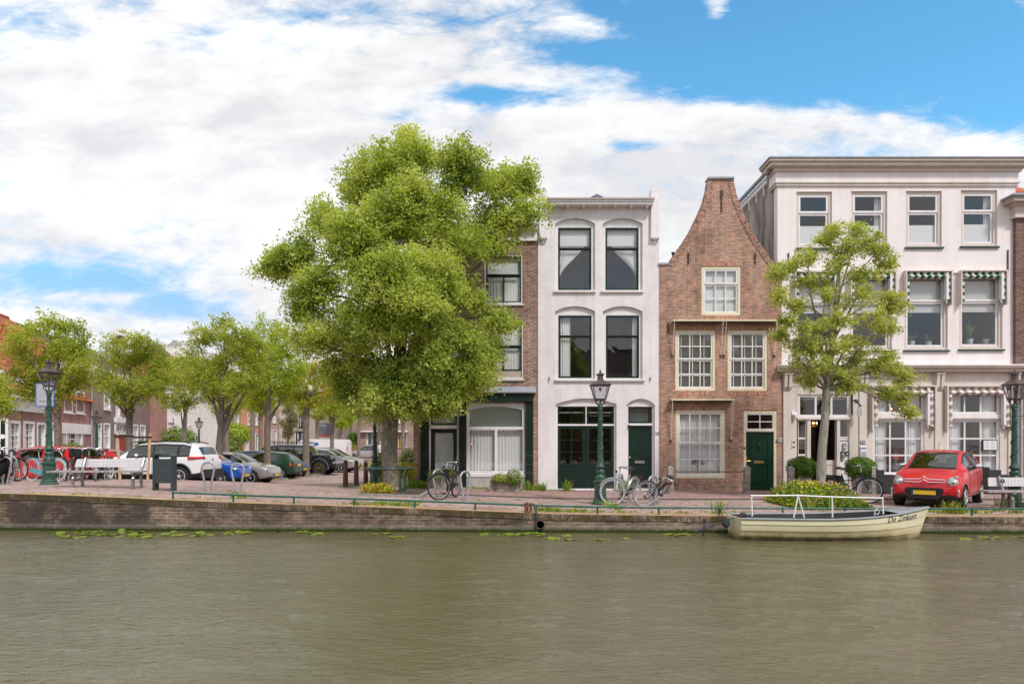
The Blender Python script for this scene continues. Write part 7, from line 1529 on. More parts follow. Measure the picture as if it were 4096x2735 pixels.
q = MB(); q.mat('dark_grey_metal').box(-.03, .06, -.05, .05, -.10, .05); q.mat('boat_blackish').ball((.0, 0, -.05), (.09, .05, .1), 10, 6); q.build('bracket', parent=ob)
q = MB(); q.mat('boat_blackish').tube([(.0, 0, .0), (-.45, 0, -.18)], .013, 8); q.tube([(.0, 0, .0), (.32, .05, .12)], .013, 8); q.build('shaft', parent=ob)
q = MB(); q.mat('dark_grey_metal').tube([(-.52, 0, -.26), (-.46, 0, -.17), (-.44, 0, -.06)], [.02, .045, .02], 8); q.tube([(-.56, 0, -.19), (-.38, 0, -.17)], [.02, .04], 8)
q.add([(-.47, -.02, -.18), (-.45, .0, -.33), (-.50, .02, -.32)], [(0, 1, 2)]); q.add([(-.55, 0, -.2), (-.66, -.06, -.22), (-.66, .05, -.2)], [(0, 1, 2)]); q.add([(-.46, 0, -.1), (-.44, -.03, .02), (-.48, .03, .02)], [(0, 1, 2)]); q.build('propeller', parent=ob)
q = MB(); q.mat('boat_blackish').ball((.38, .05, .12), (.075, .06, .06), 10, 6); q.mat('red_plastic').ball((.34, .0, .10), (.02, .02, .02), 6, 4); q.mat('boat_blackish').tube([(.4, .05, .1), (.75, .1, .13)], .012, 6); q.build('motor_head', parent=ob, smooth=True)
q = MB(); q.mat('sign_white').torus(bx(3508, 2046, 14.3), .05, .008, 'y', 14, 5); q.tube([bx(3500, 2044, 14.3), bx(3497, 2062, 14.3)], .008, 5); q.build('rope', parent=bt)
q = MB(); q.mat('iron_black').tube([(PX(2876, 15.4), YW(4) + .1, .12), (PX(2868, 15.2), 15.1, -.06), (PX(2905, 14.7), 14.7, -.02)], .008, 5); q.tube([(PX(2876, 15.4), YW(4) + .1, .12), (PX(2905, 15.1), 15.0, -.17), (PX(2912, 14.7), 14.7, -.0)], .008, 5); tag(q.build('mooring_rope'), 'thin dark mooring rope from the rail to the stern of the boat', 'rope')
# ---------------------------------------------------------------- the walking person
def person():
    J = {'pelvis': (0, 0, .93, .15), 'waist': (0, .0, 1.08, .145), 'chest': (0, .02, 1.30, .175), 'neck0': (0, .02, 1.46, .085), 'neck': (0, .0, 1.52, .055), 'head0': (0, -.01, 1.60, .085), 'head1': (0, 0, 1.69, .095), 'head2': (0, .01, 1.76, .06)}
    E = [('pelvis', 'waist'), ('waist', 'chest'), ('chest', 'neck0'), ('neck0', 'neck'), ('neck', 'head0'), ('head0', 'head1'), ('head1', 'head2')]
    for s_, n_ in ((-1, 'l'), (1, 'r')):
        f = .14 * s_
        J.update({n_ + 'sh': (s_ * .19, .02, 1.42, .075), n_ + 'el': (s_ * .26, -.02 - f * .3, 1.14, .05), n_ + 'wr': (s_ * .27, -.10 - f, .92, .032), n_ + 'ha': (s_ * .265, -.13 - f, .84, .035), n_ + 'hip': (s_ * .10, 0, .86, .115), n_ + 'kn': (s_ * .11, -.02 + f * .6, .48, .07), n_ + 'an': (s_ * .11, .06 + f * 1.3, .09, .045), n_ + 'to': (s_ * .13, -.13 + f * 1.3, .04, .035)})
        E += [('chest', n_ + 'sh'), (n_ + 'sh', n_ + 'el'), (n_ + 'el', n_ + 'wr'), (n_ + 'wr', n_ + 'ha'), ('pelvis', n_ + 'hip'), (n_ + 'hip', n_ + 'kn'), (n_ + 'kn', n_ + 'an'), (n_ + 'an', n_ + 'to')]
    ks = list(J); me = bpy.data.meshes.new('tmp'); me.from_pydata([J[k_][:3] for k_ in ks], [(ks.index(a), ks.index(b)) for a, b in E], []); o = bpy.data.objects.new('tmp', me); COL.objects.link(o)
    sk = o.modifiers.new('k', 'SKIN'); 
    if not me.skin_vertices: pass
    for i, k_ in enumerate(ks): r_ = J[k_][3]; me.skin_vertices[0].data[i].radius = (r_, r_ * .8)
    me.skin_vertices[0].data[0].use_root = True; ss = o.modifiers.new('s', 'SUBSURF'); ss.levels = 2; m2 = solid_eval(o); bpy.data.objects.remove(o)
    for mt in ('white_shirt', 'dark_cloth', 'skin', 'grey_hair'): m2.materials.append(M[mt])
    for p in m2.polygons:
        c = p.center; p.use_smooth = True; p.material_index = 0 if c.z > .93 else 1
        if c.z > 1.50: p.material_index = 2
        if c.z > 1.66 or (c.z > 1.58 and c.y > .03): p.material_index = 3
        if abs(c.x) > .2 and c.z < .95: p.material_index = 2
    m2.name = 'person'; b = bpy.data.objects.new('person', m2); COL.objects.link(b); return b
pp = person(); tag(pp, 'grey-haired person in a white shirt walking behind the lamp post and elm trunk', 'person'); pp.location = (PX(1523, 50), 50, 0); pp.rotation_euler[2] = R(160)
# ---------------------------------------------------------------- foliage
def leaves_obj(name, P, size, mat, seed=0, parent=None, up=.35, aspect=.6, jitter=.35, droop=0, mats=None, midx=None):
    """one small pointed leaf (two folded faces) at every point of P"""
    rs = np.random.RandomState(seed); n = len(P); P = np.asarray(P, dtype=np.float64)
    nr = rs.normal(size=(n, 3)); nr[:, 2] += up * 3; nr /= np.linalg.norm(nr, axis=1)[:, None]
    t = rs.normal(size=(n, 3)); t[:, 2] -= droop; t -= (t * nr).sum(1)[:, None] * nr; t /= np.linalg.norm(t, axis=1)[:, None]
    b = np.cross(nr, t); s = size * (1 + jitter * rs.uniform(-1, 1, size=n))[:, None]
    V = np.empty((n, 4, 3)); V[:, 0] = P - t * s * .5; V[:, 1] = P + b * s * aspect * .5 + nr * s * .1; V[:, 2] = P + t * s * .5; V[:, 3] = P - b * s * aspect * .5 + nr * s * .1
    me = bpy.data.meshes.new(name); me.vertices.add(n * 4); me.vertices.foreach_set('co', V.reshape(-1)); me.loops.add(n * 4); me.loops.foreach_set('vertex_index', np.arange(n * 4, dtype=np.int32))
    me.polygons.add(n); me.polygons.foreach_set('loop_start', np.arange(0, n * 4, 4, dtype=np.int32)); me.polygons.foreach_set('loop_total', np.full(n, 4, dtype=np.int32))
    for m_ in (mats or [mat]): me.materials.append(M[m_])
    if midx is not None: me.polygons.foreach_set('material_index', np.asarray(midx, dtype=np.int32))
    me.update(); me.validate(); o = bpy.data.objects.new(name, me); COL.objects.link(o)
    if parent is not None: o.parent = parent
    return o
def cluster_points(lobes, rs, dens, per, sig, shell=.62, flat=.6):
    """leaf points gathered in drooping clumps over each lobe's surface, with holes between them"""
    out = []; cs = []; sl = []
    for (c, r) in lobes:      # break every lobe up into smaller uneven boughs
        for _ in range(5):
            v_ = rs.normal(size=3); v_ /= np.linalg.norm(v_); f_ = rs.uniform(.42, .68); sl.append((np.array(c) + v_ * np.array(r) * rs.uniform(.3, .72), np.array(r) * f_ * rs.uniform(.75, 1.2, size=3)))
    for (c, r) in sl:
        k = max(4, int(dens * (r[0] * r[1] + r[0] * r[2] + r[1] * r[2])))
        d_ = rs.normal(size=(k, 3)); d_ /= np.linalg.norm(d_, axis=1)[:, None]; d_[:, 2] = np.where(d_[:, 2] < -.35, -d_[:, 2], d_[:, 2]); rad = rs.uniform(shell, 1.02, size=k) ** .8
        cen = np.array(c) + d_ * (rad * rs.uniform(.85, 1.18, size=k))[:, None] * np.array(r); cs.append(cen)
        m = (per * rs.uniform(.4, 1.5, size=k)).astype(int) + 3
        for q, mm, dd in zip(cen, m, d_):
            sg = sig * rs.uniform(.65, 1.4); v_ = dd + rs.normal(size=3) * .55 + np.array([0, 0, .12]); v_ /= np.linalg.norm(v_); tt = rs.uniform(-1, 1.25, size=mm)   # a spray: leaves strung along an arching twig
            o = np.clip(rs.normal(size=(mm, 3)), -1.6, 1.6) * (sg * .48) * (1.25 - .5 * np.clip(tt, 0, 1))[:, None] + v_ * (tt * sg * 1.9)[:, None]; o[:, 2] -= np.clip(tt, 0, 2) ** 2 * sg * .75; out.append(q + o)
    return np.concatenate(out), np.concatenate(cs)
def tree(label, trunk, tr, lobes, leafmat, barkmat, dens=5, per=26, sig=.22, lsize=.11, seed=1, name='tree', group=None, shell=.6, forks=None, extra=None, twigs=260, flat=.6, mix=None):
    """trunk: list of world points, tr: radii; lobes: (centre, radii)"""
    rs = np.random.RandomState(seed); base = Vector(trunk[0]); root = thing(name, label, 'tree', base, 0, group); q = MB(); q.mat(barkmat)
    T = [Vector(p) - base for p in trunk]; q.tube([T[0] + Vector((0, 0, -.25))] + T, [tr[0] * 1.22] + list(tr), 16)
    lim = []; ftop = len(T) - 1
    for i, (c, r) in enumerate(lobes):
        c = Vector(c) - base
        # leave the trunk where it is clearly lower than the lobe
        cand = [k for k in range(1, len(T)) if T[k].z < c.z - .12 * (c - T[k]).length] or [max(1, len(T) // 2)]
        k = cand[-1] if rs.rand() < .6 else cand[rs.randint(len(cand))]; k = max(k, forks or 1); p = T[min(k, ftop)]
        if k + 1 < len(T): p = p.lerp(T[k + 1], rs.uniform(0, .8)) if T[min(k + 1, ftop)].z < c.z else p
        m1 = p.lerp(c, .35) + Vector((rs.normal() * .12, rs.normal() * .12, .10 * (c - p).length)); m2 = p.lerp(c, .7) + Vector((rs.normal() * .12, rs.normal() * .12, .06 * (c - p).length)); rr = max(.018, tr[min(k, ftop)] * .42 * (1 if (c - p).length > 1 else .7))
        q.tube([p, m1, m2, c], [rr, rr * .75, rr * .5, rr * .28], 8); lim.append((m1, m2, c, rr))
    q.build('trunk', parent=root, smooth=60)
    P, C_ = cluster_points([(tuple(Vector(c) - base), r) for c, r in lobes], rs, dens, per, sig, shell, flat)
    q = MB(); q.mat(barkmat); sel = rs.permutation(len(C_))[:twigs]
    allp = [(m2, rr) for (_, m2, c, rr) in lim] + [(c, rr * .6) for (_, _, c, rr) in lim] + [(m1, rr) for (m1, _, _, rr) in lim]
    for k in sel:
        c = Vector(C_[k]); p, rr = min(allp, key=lambda a: (a[0] - c).length); mid = p.lerp(c, .55) + Vector((rs.normal() * .08, rs.normal() * .08, .05)); q.tube([p, mid, c], [max(.009, rr * .3), max(.006, rr * .18), .004], 4, cap=False)
    q.build('branches', parent=root)
    if mix: mi = (rs.rand(len(P)) < mix(P + np.array(base))).astype(int); leaves_obj('crown', P, lsize, None, seed, root, mats=[leafmat, 'autumn_leaf'], midx=mi)
    else: leaves_obj('crown', P, lsize, leafmat, seed, root)
    return root
def plobes(lst, Y, s=1.0):
    return [((PX(a, Y + d_), Y + d_, PZ(b, Y + d_)), (rx / FL * Y * s, max(.35, (rx + ry) / 2 / FL * Y) * s, ry / FL * Y * s)) for a, b, rx, ry, d_ in lst]
def ptrunk(pts, Y, z0=None):
    r_ = [(PX(a, Y), Y, PZ(b, Y)) for a, b in pts]; z = zg(r_[0][0], Y) if z0 is None else z0; r_[0] = (r_[0][0], Y, z); return r_
elm = [(1160, 1060, 105, 95, .3), (1300, 900, 110, 110, 0), (1420, 790, 125, 120, .5), (1560, 690, 125, 110, 0), (1680, 640, 105, 95, .3), (1830, 720, 140, 105, -.3), (1960, 750, 110, 105, .2), (2090, 780, 85, 95, .4), (2100, 870, 75, 65, 0), (1990, 900, 105, 95, .5), (1960, 980, 90, 60, .2),
       (1400, 1000, 150, 130, -.8), (1560, 900, 160, 140, -1), (1720, 860, 155, 140, -.8), (1860, 960, 130, 120, -.5), (1290, 1170, 125, 105, -.6), (1470, 1150, 150, 130, -1.5), (1640, 1090, 165, 140, -1.6), (1800, 1110, 140, 120, -1.2), (1890, 1190, 85, 70, -.4), (1970, 1270, 75, 55, .2), (1370, 1330, 130, 110, -.5),
       (1500, 1340, 145, 115, -1.2), (1690, 1280, 150, 120, -1.7), (1820, 1350, 110, 95, -.9), (1950, 1390, 55, 50, 0), (1440, 1470, 110, 90, 0), (1560, 1510, 130, 100, -.6), (1700, 1460, 140, 100, -1.2), (1840, 1480, 120, 80, -.6), (1930, 1500, 60, 45, -.2), (1560, 1600, 105, 45, -.9), (1700, 1580, 105, 60, -.9), (1800, 1590, 70, 40, -.4), (1390, 1560, 75, 60, .6),
       (1205, 1240, 80, 80, -.2), (1240, 1370, 90, 80, -.3), (1300, 1480, 90, 70, .1), (1380, 1590, 90, 50, .3), (1480, 1625, 80, 38, -.3), (2000, 1320, 55, 60, .1), (1950, 1460, 70, 60, 0), (1880, 1550, 70, 45, -.1), (1650, 1640, 90, 36, -.6), (1760, 1625, 70, 34, -.7), (1640, 560, 55, 50, .2), (1210, 1000, 60, 60, .1), (1480, 690, 60, 60, .3), (1100, 1090, 50, 45, .3)]
tree('big spreading elm with a leaning lichen-covered trunk in front of the brown corner house', ptrunk([(1570, 1965), (1562, 1900), (1556, 1800), (1560, 1700), (1572, 1600), (1590, 1480), (1610, 1330), (1640, 1150), (1660, 950), (1670, 780)], 20.6), [.255, .235, .25, .245, .24, .20, .165, .12, .08, .04], plobes(elm, 20.6, .94), 'elm_leaf', 'elm_bark', dens=36, per=64, sig=.20, lsize=.088, seed=11, name='elm_tree', twigs=300, shell=.55, forks=4)
hot = [(3330, 940, 62, 50, 0), (3420, 920, 62, 42, .1), (3462, 975, 50, 50, 0), (3370, 1010, 58, 52, -.1), (3300, 960, 38, 34, 0), (3505, 1010, 42, 38, .2), (3548, 1058, 42, 32, .2), (3165, 1065, 46, 34, -.1), (3232, 1035, 50, 24, 0), (3112, 1100, 36, 44, -.2), (3116, 1195, 28, 34, -.2), (3350, 1085, 58, 48, -.3), (3450, 1110, 64, 50, -.2), (3240, 1135, 56, 30, -.1),
       (3300, 1185, 60, 38, -.2), (3420, 1200, 84, 50, -.4), (3545, 1195, 64, 36, 0), (3590, 1235, 38, 32, .1), (3180, 1235, 56, 32, 0), (3150, 1290, 30, 22, 0), (3255, 1310, 70, 40, -.3), (3350, 1280, 66, 44, -.5), (3465, 1290, 84, 52, -.5), (3540, 1320, 50, 46, 0), (3115, 1345, 34, 26, 0), (3205, 1385, 72, 44, -.3), (3310, 1390, 76, 52, -.6),
       (3400, 1370, 70, 40, -.4), (3545, 1430, 56, 42, .1), (3440, 1445, 66, 36, 0), (3205, 1460, 56, 40, -.1), (3300, 1480, 76, 48, -.5), (3395, 1500, 56, 36, -.3), (3590, 1480, 50, 30, .2), (3620, 1520, 44, 28, .2), (3560, 1570, 38, 34, .1), (3625, 1600, 36, 32, .2), (3640, 1650, 18, 16, .2), (3240, 1530, 32, 22, 0), (3390, 1555, 44, 18, -.1), (3500, 1470, 40, 28, 0)]
tree('slender light green tree with a mottled trunk before the hotel', ptrunk([(3284, 1960), (3284, 1880), (3290, 1780), (3300, 1680), (3306, 1560), (3322, 1430), (3336, 1300), (3348, 1160), (3360, 1040), (3372, 960)], 19.2, .0), [.135, .125, .118, .11, .108, .085, .065, .05, .036, .02], plobes(hot, 19.2), 'hotel_leaf', 'pale_bark', dens=27, per=54, sig=.12, lsize=.066, seed=5, name='street_tree', twigs=420, shell=.45, forks=4, flat=.75)
def auto(bb, Y, seed, n=12, dense=.22, low=0):
    rs = np.random.RandomState(seed); x0, y0, x1, y1 = bb; W_, H_ = x1 - x0, y1 - y0; out = []
    cx_, = ((x0 + x1) / 2,)
    for i in range(n):
        a = (i + rs.uniform(-.3, .3)) / n * 2 * pi; rr = .33 if i % 2 else .36; ex = cos(a); ey = sin(a)
        out.append((cx_ + ex * W_ * rr, (y0 + y1) / 2 - ey * H_ * rr * (1.05 if ey > 0 else .8), W_ * rs.uniform(.14, .2), H_ * rs.uniform(.11, .16), rs.uniform(-.8, .8)))
    for i in range(n // 2): out.append((cx_ + rs.uniform(-.2, .2) * W_, (y0 + y1) / 2 + rs.uniform(-.22, .18) * H_, W_ * .18, H_ * .13, rs.uniform(-1, 1)))
    return out
G_R = 'trees planted in rows on the square'
def row_tree(label, px, Y, bb, seed, mat='row_leaf', tw=.15, fork=1690, n=13, dens=6, per=34, lsize=.105, sig=.20, mix=None, lean=0, top=None):
    ty = bb[1] + (bb[3] - bb[1]) * .45; tr = ptrunk([(px, 1900), (px + lean * .3, (1800 + fork) / 2), (px + lean, fork), (px + lean * 1.3 + 8, lerp(fork, ty, .5)), (px + lean, ty)], Y)
    return tree(label, tr, [tw, tw * .9, tw * .95, tw * .5, tw * .3], plobes(auto(bb, Y, seed, n), Y), mat, 'row_bark', dens=dens * .62, per=per, sig=sig, lsize=lsize, seed=seed, name='square_tree', group=G_R, twigs=170, forks=2, mix=mix, shell=.5)
row_tree('bushy tree behind the far left street lamp, before the orange roof', 230, 28, (10, 1240, 380, 1670), 21, tw=.13, fork=1680, n=15, dens=9, lsize=.11)
row_tree('tree with many upright limbs before the house with the red door', 517, 31.5, (355, 1325, 690, 1665), 22, tw=.16, fork=1690, n=14, dens=9)
row_tree('thin three-stemmed tree before the white wall and no-entry sign', 735, 40, (610, 1400, 850, 1690), 23, tw=.16, fork=1740, dens=6, n=11)
row_tree('tall open tree with a forked trunk right of the white crossover', 876, 30.3, (705, 1258, 1095, 1660), 24, tw=.17, fork=1770, n=16, dens=8, lean=4)
row_tree('tree with a swollen trunk standing between the parked cars', 1070, 33.8, (930, 1268, 1245, 1700), 25, tw=.17, fork=1700, n=14, dens=8, mat='fresh_leaf')
row_tree('tree with yellow and orange leaves beside the black off-road car', 1224, 38.5, (1090, 1440, 1400, 1660), 26, tw=.2, fork=1640, n=13, dens=8, mat='fresh_leaf', mix=lambda P: np.clip((P[:, 0] - PX(1215, 38.5)) * .22 + .18, .04, .75))
row_tree('tree splitting into three upright stems right of the off-road car', 1328, 48, (1235, 1500, 1440, 1690), 27, tw=.15, fork=1740, dens=7, mat='fresh_leaf')
row_tree('pale-trunked tree in front of the far silver saloon', 1434, 59, (1345, 1470, 1530, 1690), 28, tw=.15, fork=1720, dens=6)
row_tree('farther tree before the mural wall', 1269, 70, (1190, 1560, 1350, 1700), 29, tw=.2, fork=1700, dens=5)
row_tree('tree behind the lamp post left of the elm trunk', 1517, 64, (1430, 1540, 1600, 1705), 30, tw=.2, fork=1710, dens=5)
row_tree('slim dark tree behind the vine-covered fence', 906, 50, (820, 1470, 1000, 1700), 31, tw=.18, fork=1720, dens=5)
row_tree('mossy trunked tree before the salmon house', 1042, 60, (975, 1500, 1110, 1690), 32, tw=.2, fork=1690, dens=5, mat='fresh_leaf')
row_tree('tree cut off by the left frame edge', -45, 25, (-160, 1500, 38, 1700), 33, tw=.12, fork=1720, dens=7, n=9)
row_tree('young bright green tree near the far red door', 1357, 72, (1330, 1600, 1420, 1740), 34, tw=.08, fork=1770, dens=6, n=8, mat='fresh_leaf')
row_tree('dark rounded tree behind the thin trees at the far end', 1400, 82, (1300, 1480, 1500, 1720), 35, tw=.25, fork=1700, dens=6, n=12)
row_tree('tree right of the elm trunk before the low brown house', 1612, 62, (1560, 1520, 1690, 1700), 36, tw=.17, fork=1700, dens=6, n=10, mat='fresh_leaf')
row_tree('slender birch with fine drooping leaves before the cream house', 1150, 78, (1120, 1590, 1190, 1790), 37, tw=.08, fork=1780, dens=8, n=12, mat='dry_leaf', lsize=.1)
row_tree('broad tree crown behind the middle of the tree row', 1010, 66, (880, 1330, 1180, 1640), 38, tw=.25, fork=1680, dens=4, n=12)
def bush(name, label, cat, px, py, Y, rx, ry, n, size, mats, seed=1, depth=None, stuff=False, mi=None, fill=.4, flatb=True, up=.35, parent=None):
    rs = np.random.RandomState(seed); d_ = rs.normal(size=(n, 3)); d_ /= np.linalg.norm(d_, axis=1)[:, None]; r_ = rs.uniform(fill, 1.05, size=n) ** .6; lump = 1 + .10 * np.sin(d_[:, 0] * 7 + seed) * np.cos(d_[:, 2] * 6) + .05 * rs.normal(size=n)
    R3 = np.array([rx / FL * Y, (depth or (rx + ry) / 2 / FL * Y), ry / FL * Y]); P = d_ * (r_ * lump)[:, None] * R3; c = np.array([PX(px, Y), Y, PZ(py, Y)])
    gz = zg(c[0], Y); P = P[P[:, 2] + c[2] > gz - .02]; m_ = None
    if len(mats) > 1: m_ = rs.choice(len(mats), size=len(P), p=mi)
    o = leaves_obj(name, P, size, None, seed, mats=mats, midx=m_, up=up)
    if parent: o.parent = parent; o.location = Vector(c) - parent.location
    else:
        o.location = c
        if stuff: o['kind'] = 'stuff'; o['label'] = label
        else: tag(o, label, cat)
    return o
def potbush(px, lb, seed, grp):
    Y = 21.9; t = thing('potted_bush', lb, 'potted plant', (PX(px, Y), Y, zg(PX(px, Y), Y) + .03), 0, grp)
    q = MB(); q.mat('pot_grey').lathe([(.24, 0), (.32, .55), (.34, .55), (.34, .60), (.29, .60), (.28, .5)], 4, ph=pi / 4); q.mat('soil').box(-.2, .2, -.2, .2, .5, .56); q.build('pot', parent=t)
    q = MB(); q.mat('row_bark').tube([(0, 0, .5), (0, 0, .9)], .03, 6); q.build('stem', parent=t); bush('leaves', '', '', px, 1871, Y, 60, 44, 5200, .055, ['box_leaf'], seed, fill=.8, parent=t, up=.1)
potbush(3209, 'clipped round bush in a grey pot left of the hotel door', 3, 'clipped bushes by the hotel door'); potbush(3443, 'clipped round bush in a grey pot right of the hotel door, behind the black bicycle', 4, 'clipped bushes by the hotel door')
bush('yellow_shrub', 'low yellow-green shrub with browning leaves at the foot of the elm', 'shrub', 1505, 1965, 19.2, 68, 34, 1500, .075, ['yellow_shrub', 'brown_shrub'], 5, fill=.5, mi=[.86, .14]); bush('brown_shrub', 'browned dry shrub patch right of the yellow shrub under the elm', 'shrub', 1560, 1982, 19.1, 38, 20, 500, .07, ['yellow_shrub', 'brown_shrub'], 6, fill=.4, mi=[.3, .7])
bush('pot_shrub', 'bright yellow shrub growing from the lime-green pot', 'shrub', 1622, 1882, 22.3, 44, 38, 1800, .075, ['yellow_shrub'], 7); bush('bank_bush', 'pale green bush on the grassy bank behind the elm', 'bush', 1640, 1838, 31, 45, 46, 2200, .09, ['weed_leaf', 'grass_dry'], 8, mi=[.75, .25]); bush('bank_bush', 'dry reddish bush between the lamp post and the elm trunk', 'bush', 1526, 1880, 27, 24, 62, 1400, .09, ['dry_leaf', 'weed_leaf'], 9, mi=[.6, .4])
bush('flowering_shrub', 'flowering shrub with pink blooms before the pale pink houses', 'shrub', 716, 1758, 51, 75, 55, 3600, .17, ['weed_leaf', 'flower_pink'], 10, mi=[.9, .1]); bush('climbing_vine', 'bright green vine spilling over the fence beside the tan house', 'vine', 945, 1735, 58, 58, 48, 2600, .2, ['fresh_leaf'], 11); bush('garden_hedge', 'grey-green hedge under the vine behind the red car roof', 'hedge', 925, 1790, 57, 50, 45, 2400, .17, ['dry_leaf', 'weed_leaf'], 12, mi=[.5, .5])
bush('garden_shrub', 'young green shrub beside the stakes before the red-door house', 'shrub', 570, 1790, 34, 24, 34, 900, .12, ['weed_leaf'], 13); bush('ornamental_grass', 'tall dry tan grass clump left of the far saloon', 'grass', 1410, 1800, 66, 38, 22, 900, .25, ['grass_dry'], 14); bush('garden_bush', 'dark green garden bush beside the low brown house', 'bush', 1415, 1760, 76, 30, 32, 900, .25, ['box_leaf'], 15)
bush('house_plants', 'straggly plants growing before the shop window of the pink house', 'plant', 292, 1790, 36, 40, 22, 700, .12, ['weed_leaf', 'dry_leaf'], 16, mi=[.5, .5])
for (px, pyy, Y, rx, ry, n, mt, pl, sd, nm) in ((1745, 1900, 21.3, 38, 24, 700, ['weed_leaf', 'yellow_shrub'], pl1, 17, 'shrub'), (1810, 1900, 21.6, 20, 34, 500, ['dry_leaf', 'weed_leaf'], pl1, 18, 'shrub'), (2002, 1912, 21.2, 40, 22, 900, ['weed_leaf', 'yellow_shrub'], pl2, 19, 'rosemary'), (2056, 1908, 21.2, 38, 34, 1200, ['weed_leaf', 'dry_leaf'], pl2, 20, 'rosemary')):
    bush(nm, '', '', px, pyy, Y, rx, ry, n, .05, mt, sd, mi=[.65, .35], parent=pl)
# ---- uncountable ground growth
def tufts(name, label, areas, mats, mi, seed, size=.08, hgt=.16):
    """areas: (x0, x1, y0, y1, blades, height)"""
    rs = np.random.RandomState(seed); V = []; F = []; mm = []
    for (x0, x1, y0, y1, n, hh) in areas:
        nt_ = max(1, n // 14)
        for _ in range(nt_):
            cx_, cy_ = rs.uniform(x0, x1), rs.uniform(y0, y1); k = rs.uniform(.4, 1.25)
            for _ in range(14):
                x_, y_ = cx_ + rs.normal() * .06 * k, cy_ + rs.normal() * .05 * k; z_ = zg(x_, y_) + .003; a = rs.uniform(0, 2 * pi); h_ = hh * k * rs.uniform(.4, 1.1); lx, ly = cos(a) * h_ * rs.uniform(.1, .7), sin(a) * h_ * rs.uniform(.1, .7); w_ = rs.uniform(.004, .014); b = len(V)
                V += [(x_ - w_ * sin(a), y_ + w_ * cos(a), z_), (x_ + w_ * sin(a), y_ - w_ * cos(a), z_), (x_ + lx * .6 + w_ * 1.3 * sin(a), y_ + ly * .6 - w_ * cos(a), z_ + h_ * .7), (x_ + lx, y_ + ly, z_ + h_)]; F.append((b, b + 1, b + 2, b + 3)); mm.append(rs.choice(len(mats), p=mi))
    me = bpy.data.meshes.new(name); me.from_pydata(V, [], F)
    for m_ in mats: me.materials.append(M[m_])
    me.polygons.foreach_set('material_index', mm); o = bpy.data.objects.new(name, me); COL.objects.link(o); o['kind'] = 'stuff'; o['label'] = label; return o
def ar(p0, p1, Y0, Y1, n, h_): Ym = (Y0 + Y1) / 2; return (PX(p0, Ym), PX(p1, Ym), Y0, Y1, n, h_)
tufts('wall_weeds', 'weeds growing at the foot of the house fronts', [ar(1640, 1730, 21.6, 22.9, 900, .25), ar(1850, 1965, 22.2, 22.9, 400, .1), ar(2090, 2180, 22.3, 22.9, 460, .30), ar(2180, 2300, 22.5, 22.9, 260, .10), ar(2262, 2282, 22.3, 22.8, 110, .38), ar(2490, 2540, 22.2, 22.9, 300, .42), ar(2300, 2500, 22.6, 22.9, 120, .08), ar(2640, 3100, 22.7, 22.95, 160, .06)], ['weed_leaf', 'grass_dry'], [.85, .15], 41)
tufts('rail_weeds', 'weeds and grass along the canal rail', [ar(1370, 1500, 15.7, 16.0, 300, .10), ar(1500, 1660, 15.7, 16.2, 500, .11), ar(2150, 2230, 15.7, 16.0, 420, .12), ar(2230, 2340, 15.7, 16.1, 320, .11), ar(2300, 3000, 15.75, 16.0, 400, .06), ar(2866, 2880, 15.7, 15.85, 50, .30), ar(2440, 2470, 16.2, 17.5, 180, .12), ar(3700, 4096, 15.7, 16.3, 420, .12), ar(3800, 3850, 15.7, 15.9, 260, .25), ar(-200, 1400, 15.75, 16.0, 500, .05), ar(940, 970, 16.2, 17, 80, .16), ar(700, 4000, 16, 19.4, 700, .045), ar(4000, 4090, 17.3, 17.9, 300, .22), ar(2380, 2430, 17.6, 18.2, 160, .16)], ['weed_leaf', 'grass_dry', 'flower_yellow'], [.72, .24, .04], 42)
tufts('verge_grass', 'dry grass on the verges round the parking bays', [ar(380, 640, 25.3, 27.2, 2600, .16), ar(905, 975, 30.1, 31, 500, .10), ar(1100, 1150, 34.4, 36, 500, .12), ar(1235, 1290, 38.7, 41, 600, .16), ar(1400, 1600, 46.2, 60, 2600, .3), ar(40, 400, 23.0, 24.6, 500, .1), ar(1560, 1665, 26, 32, 3600, .5), ar(1380, 1480, 21.4, 24, 260, .1)], ['weed_leaf', 'grass_dry'], [.55, .45], 43)
# tree bed of the elm: low stone edge and soil
q = MB(); q.mat('kerb_stone'); X0, X1 = PX(1430, 18.4), PX(1690, 18.4); za, zb_ = zg(X0, 18.4), zg(X1, 18.4)
q.add([(X0, 18.3, za - .1), (X1, 18.3, zb_ - .1), (X1, 18.3, zb_ + .07), (X0, 18.3, za + .07), (X0, 18.45, za + .07), (X1, 18.45, zb_ + .07)], [(0, 1, 2, 3), (3, 2, 5, 4)]); q.box(X1 - .12, X1, 18.45, 21.4, .05, zb_ + .065); q.mat('soil').add([(X0, 18.45, za + .05), (X1 - .12, 18.45, zb_ + .05), (X1 - .12, 21.4, zb_ + .05), (X0, 21.4, za + .05)], [(0, 1, 2, 3)]); o = q.build('tree_bed'); o['kind'] = 'structure'
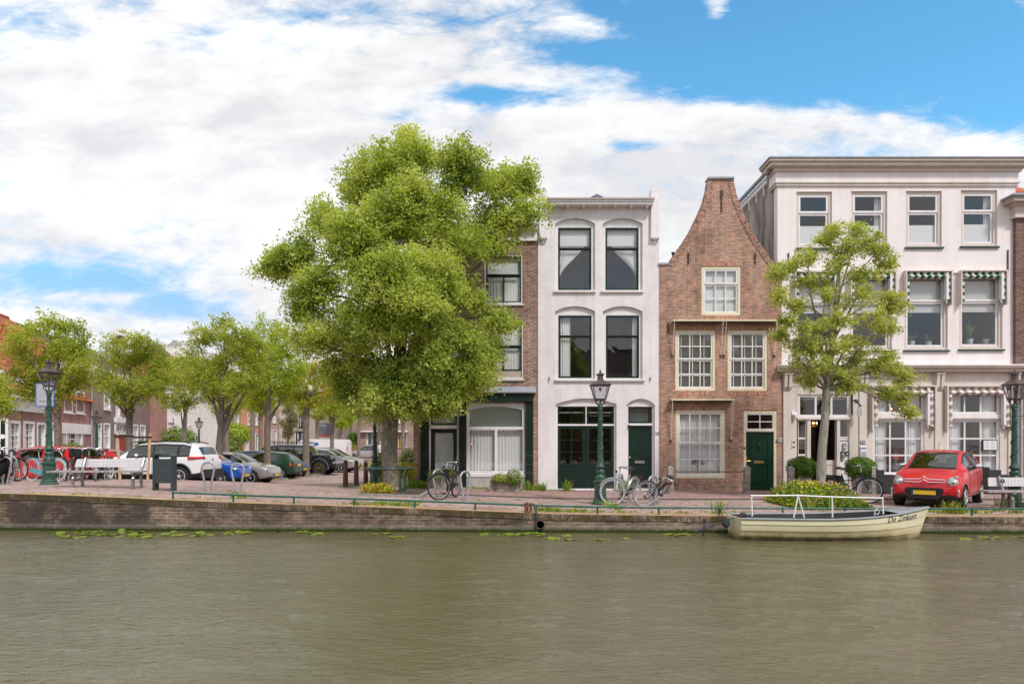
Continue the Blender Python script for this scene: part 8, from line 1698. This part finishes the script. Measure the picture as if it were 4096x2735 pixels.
# flower bed round the hotel tree
rs = np.random.RandomState(77); n = 9000; X0, X1 = PX(3135, 17.6), PX(3425, 17.6)
px_ = rs.uniform(0, 1, n); py_ = rs.uniform(16.6, 19.0, n); hm = .50 * np.clip(np.sin(px_ * pi) * 1.5, 0, 1) * np.clip((py_ - 16.3) * 1.2, 0, 1); P = np.stack([lerp(X0, X1, px_), py_, rs.uniform(0.02, 1, n) * (hm + .06)], 1)
o = leaves_obj('flower_bed_greenery', P, .085, None, 3, mats=['weed_leaf', 'grass_dry', 'box_leaf'], midx=rs.choice(3, size=n, p=[.66, .1, .24]), aspect=.32, up=.1); o['kind'] = 'stuff'; o['label'] = 'dense wild greenery of the flower bed before the hotel'
k = rs.permutation(n)[:800]; F_ = P[k].copy(); F_[:, 2] = (hm[k] + .06) * rs.uniform(.65, 1.12, len(k)) + .02; kk = np.where(F_[:, 0] > lerp(X0, X1, .58), rs.choice(3, size=len(k), p=[.4, .45, .15]), rs.choice(3, size=len(k), p=[.9, .05, .05]))
o = leaves_obj('flower_bed_blossoms', F_, .05, None, 4, mats=['flower_yellow', 'flower_pink', 'flower_blue'], midx=kk, aspect=.9, up=.1); o['kind'] = 'stuff'; o['label'] = 'yellow, pink and blue wildflowers of the bed before the hotel'
tufts('flower_bed_grass', 'tall grass blades in the flower bed before the hotel', [(X0 + .2, X1 - .1, 16.5, 19.6, 1800, .4)], ['weed_leaf', 'grass_dry'], [.6, .4], 45)

# ---------------------------------------------------------------- the bank behind the photographer, mirrored in the window panes
for i, (x_, y_, lb) in enumerate(((-7.5, -11, 'elm on the near bank mirrored in the left windows'), (4.5, -12, 'elm on the near bank mirrored in the middle windows'), (15, -11.5, 'elm on the near bank mirrored in the hotel windows'))):
    e_ = [o for o in bpy.data.objects if o.name.startswith('elm_tree') and o.type == 'EMPTY' and o.parent is None][0]; dup(e_, (x_, y_, .1), 1.3 * i + .8, lb)
far_house('long dark brick row house on the near bank behind the photographer', (26, -19), (-24, -19.01), 8, 8.2, 'neighbour_brick', 'roof_tile_dark', 11)
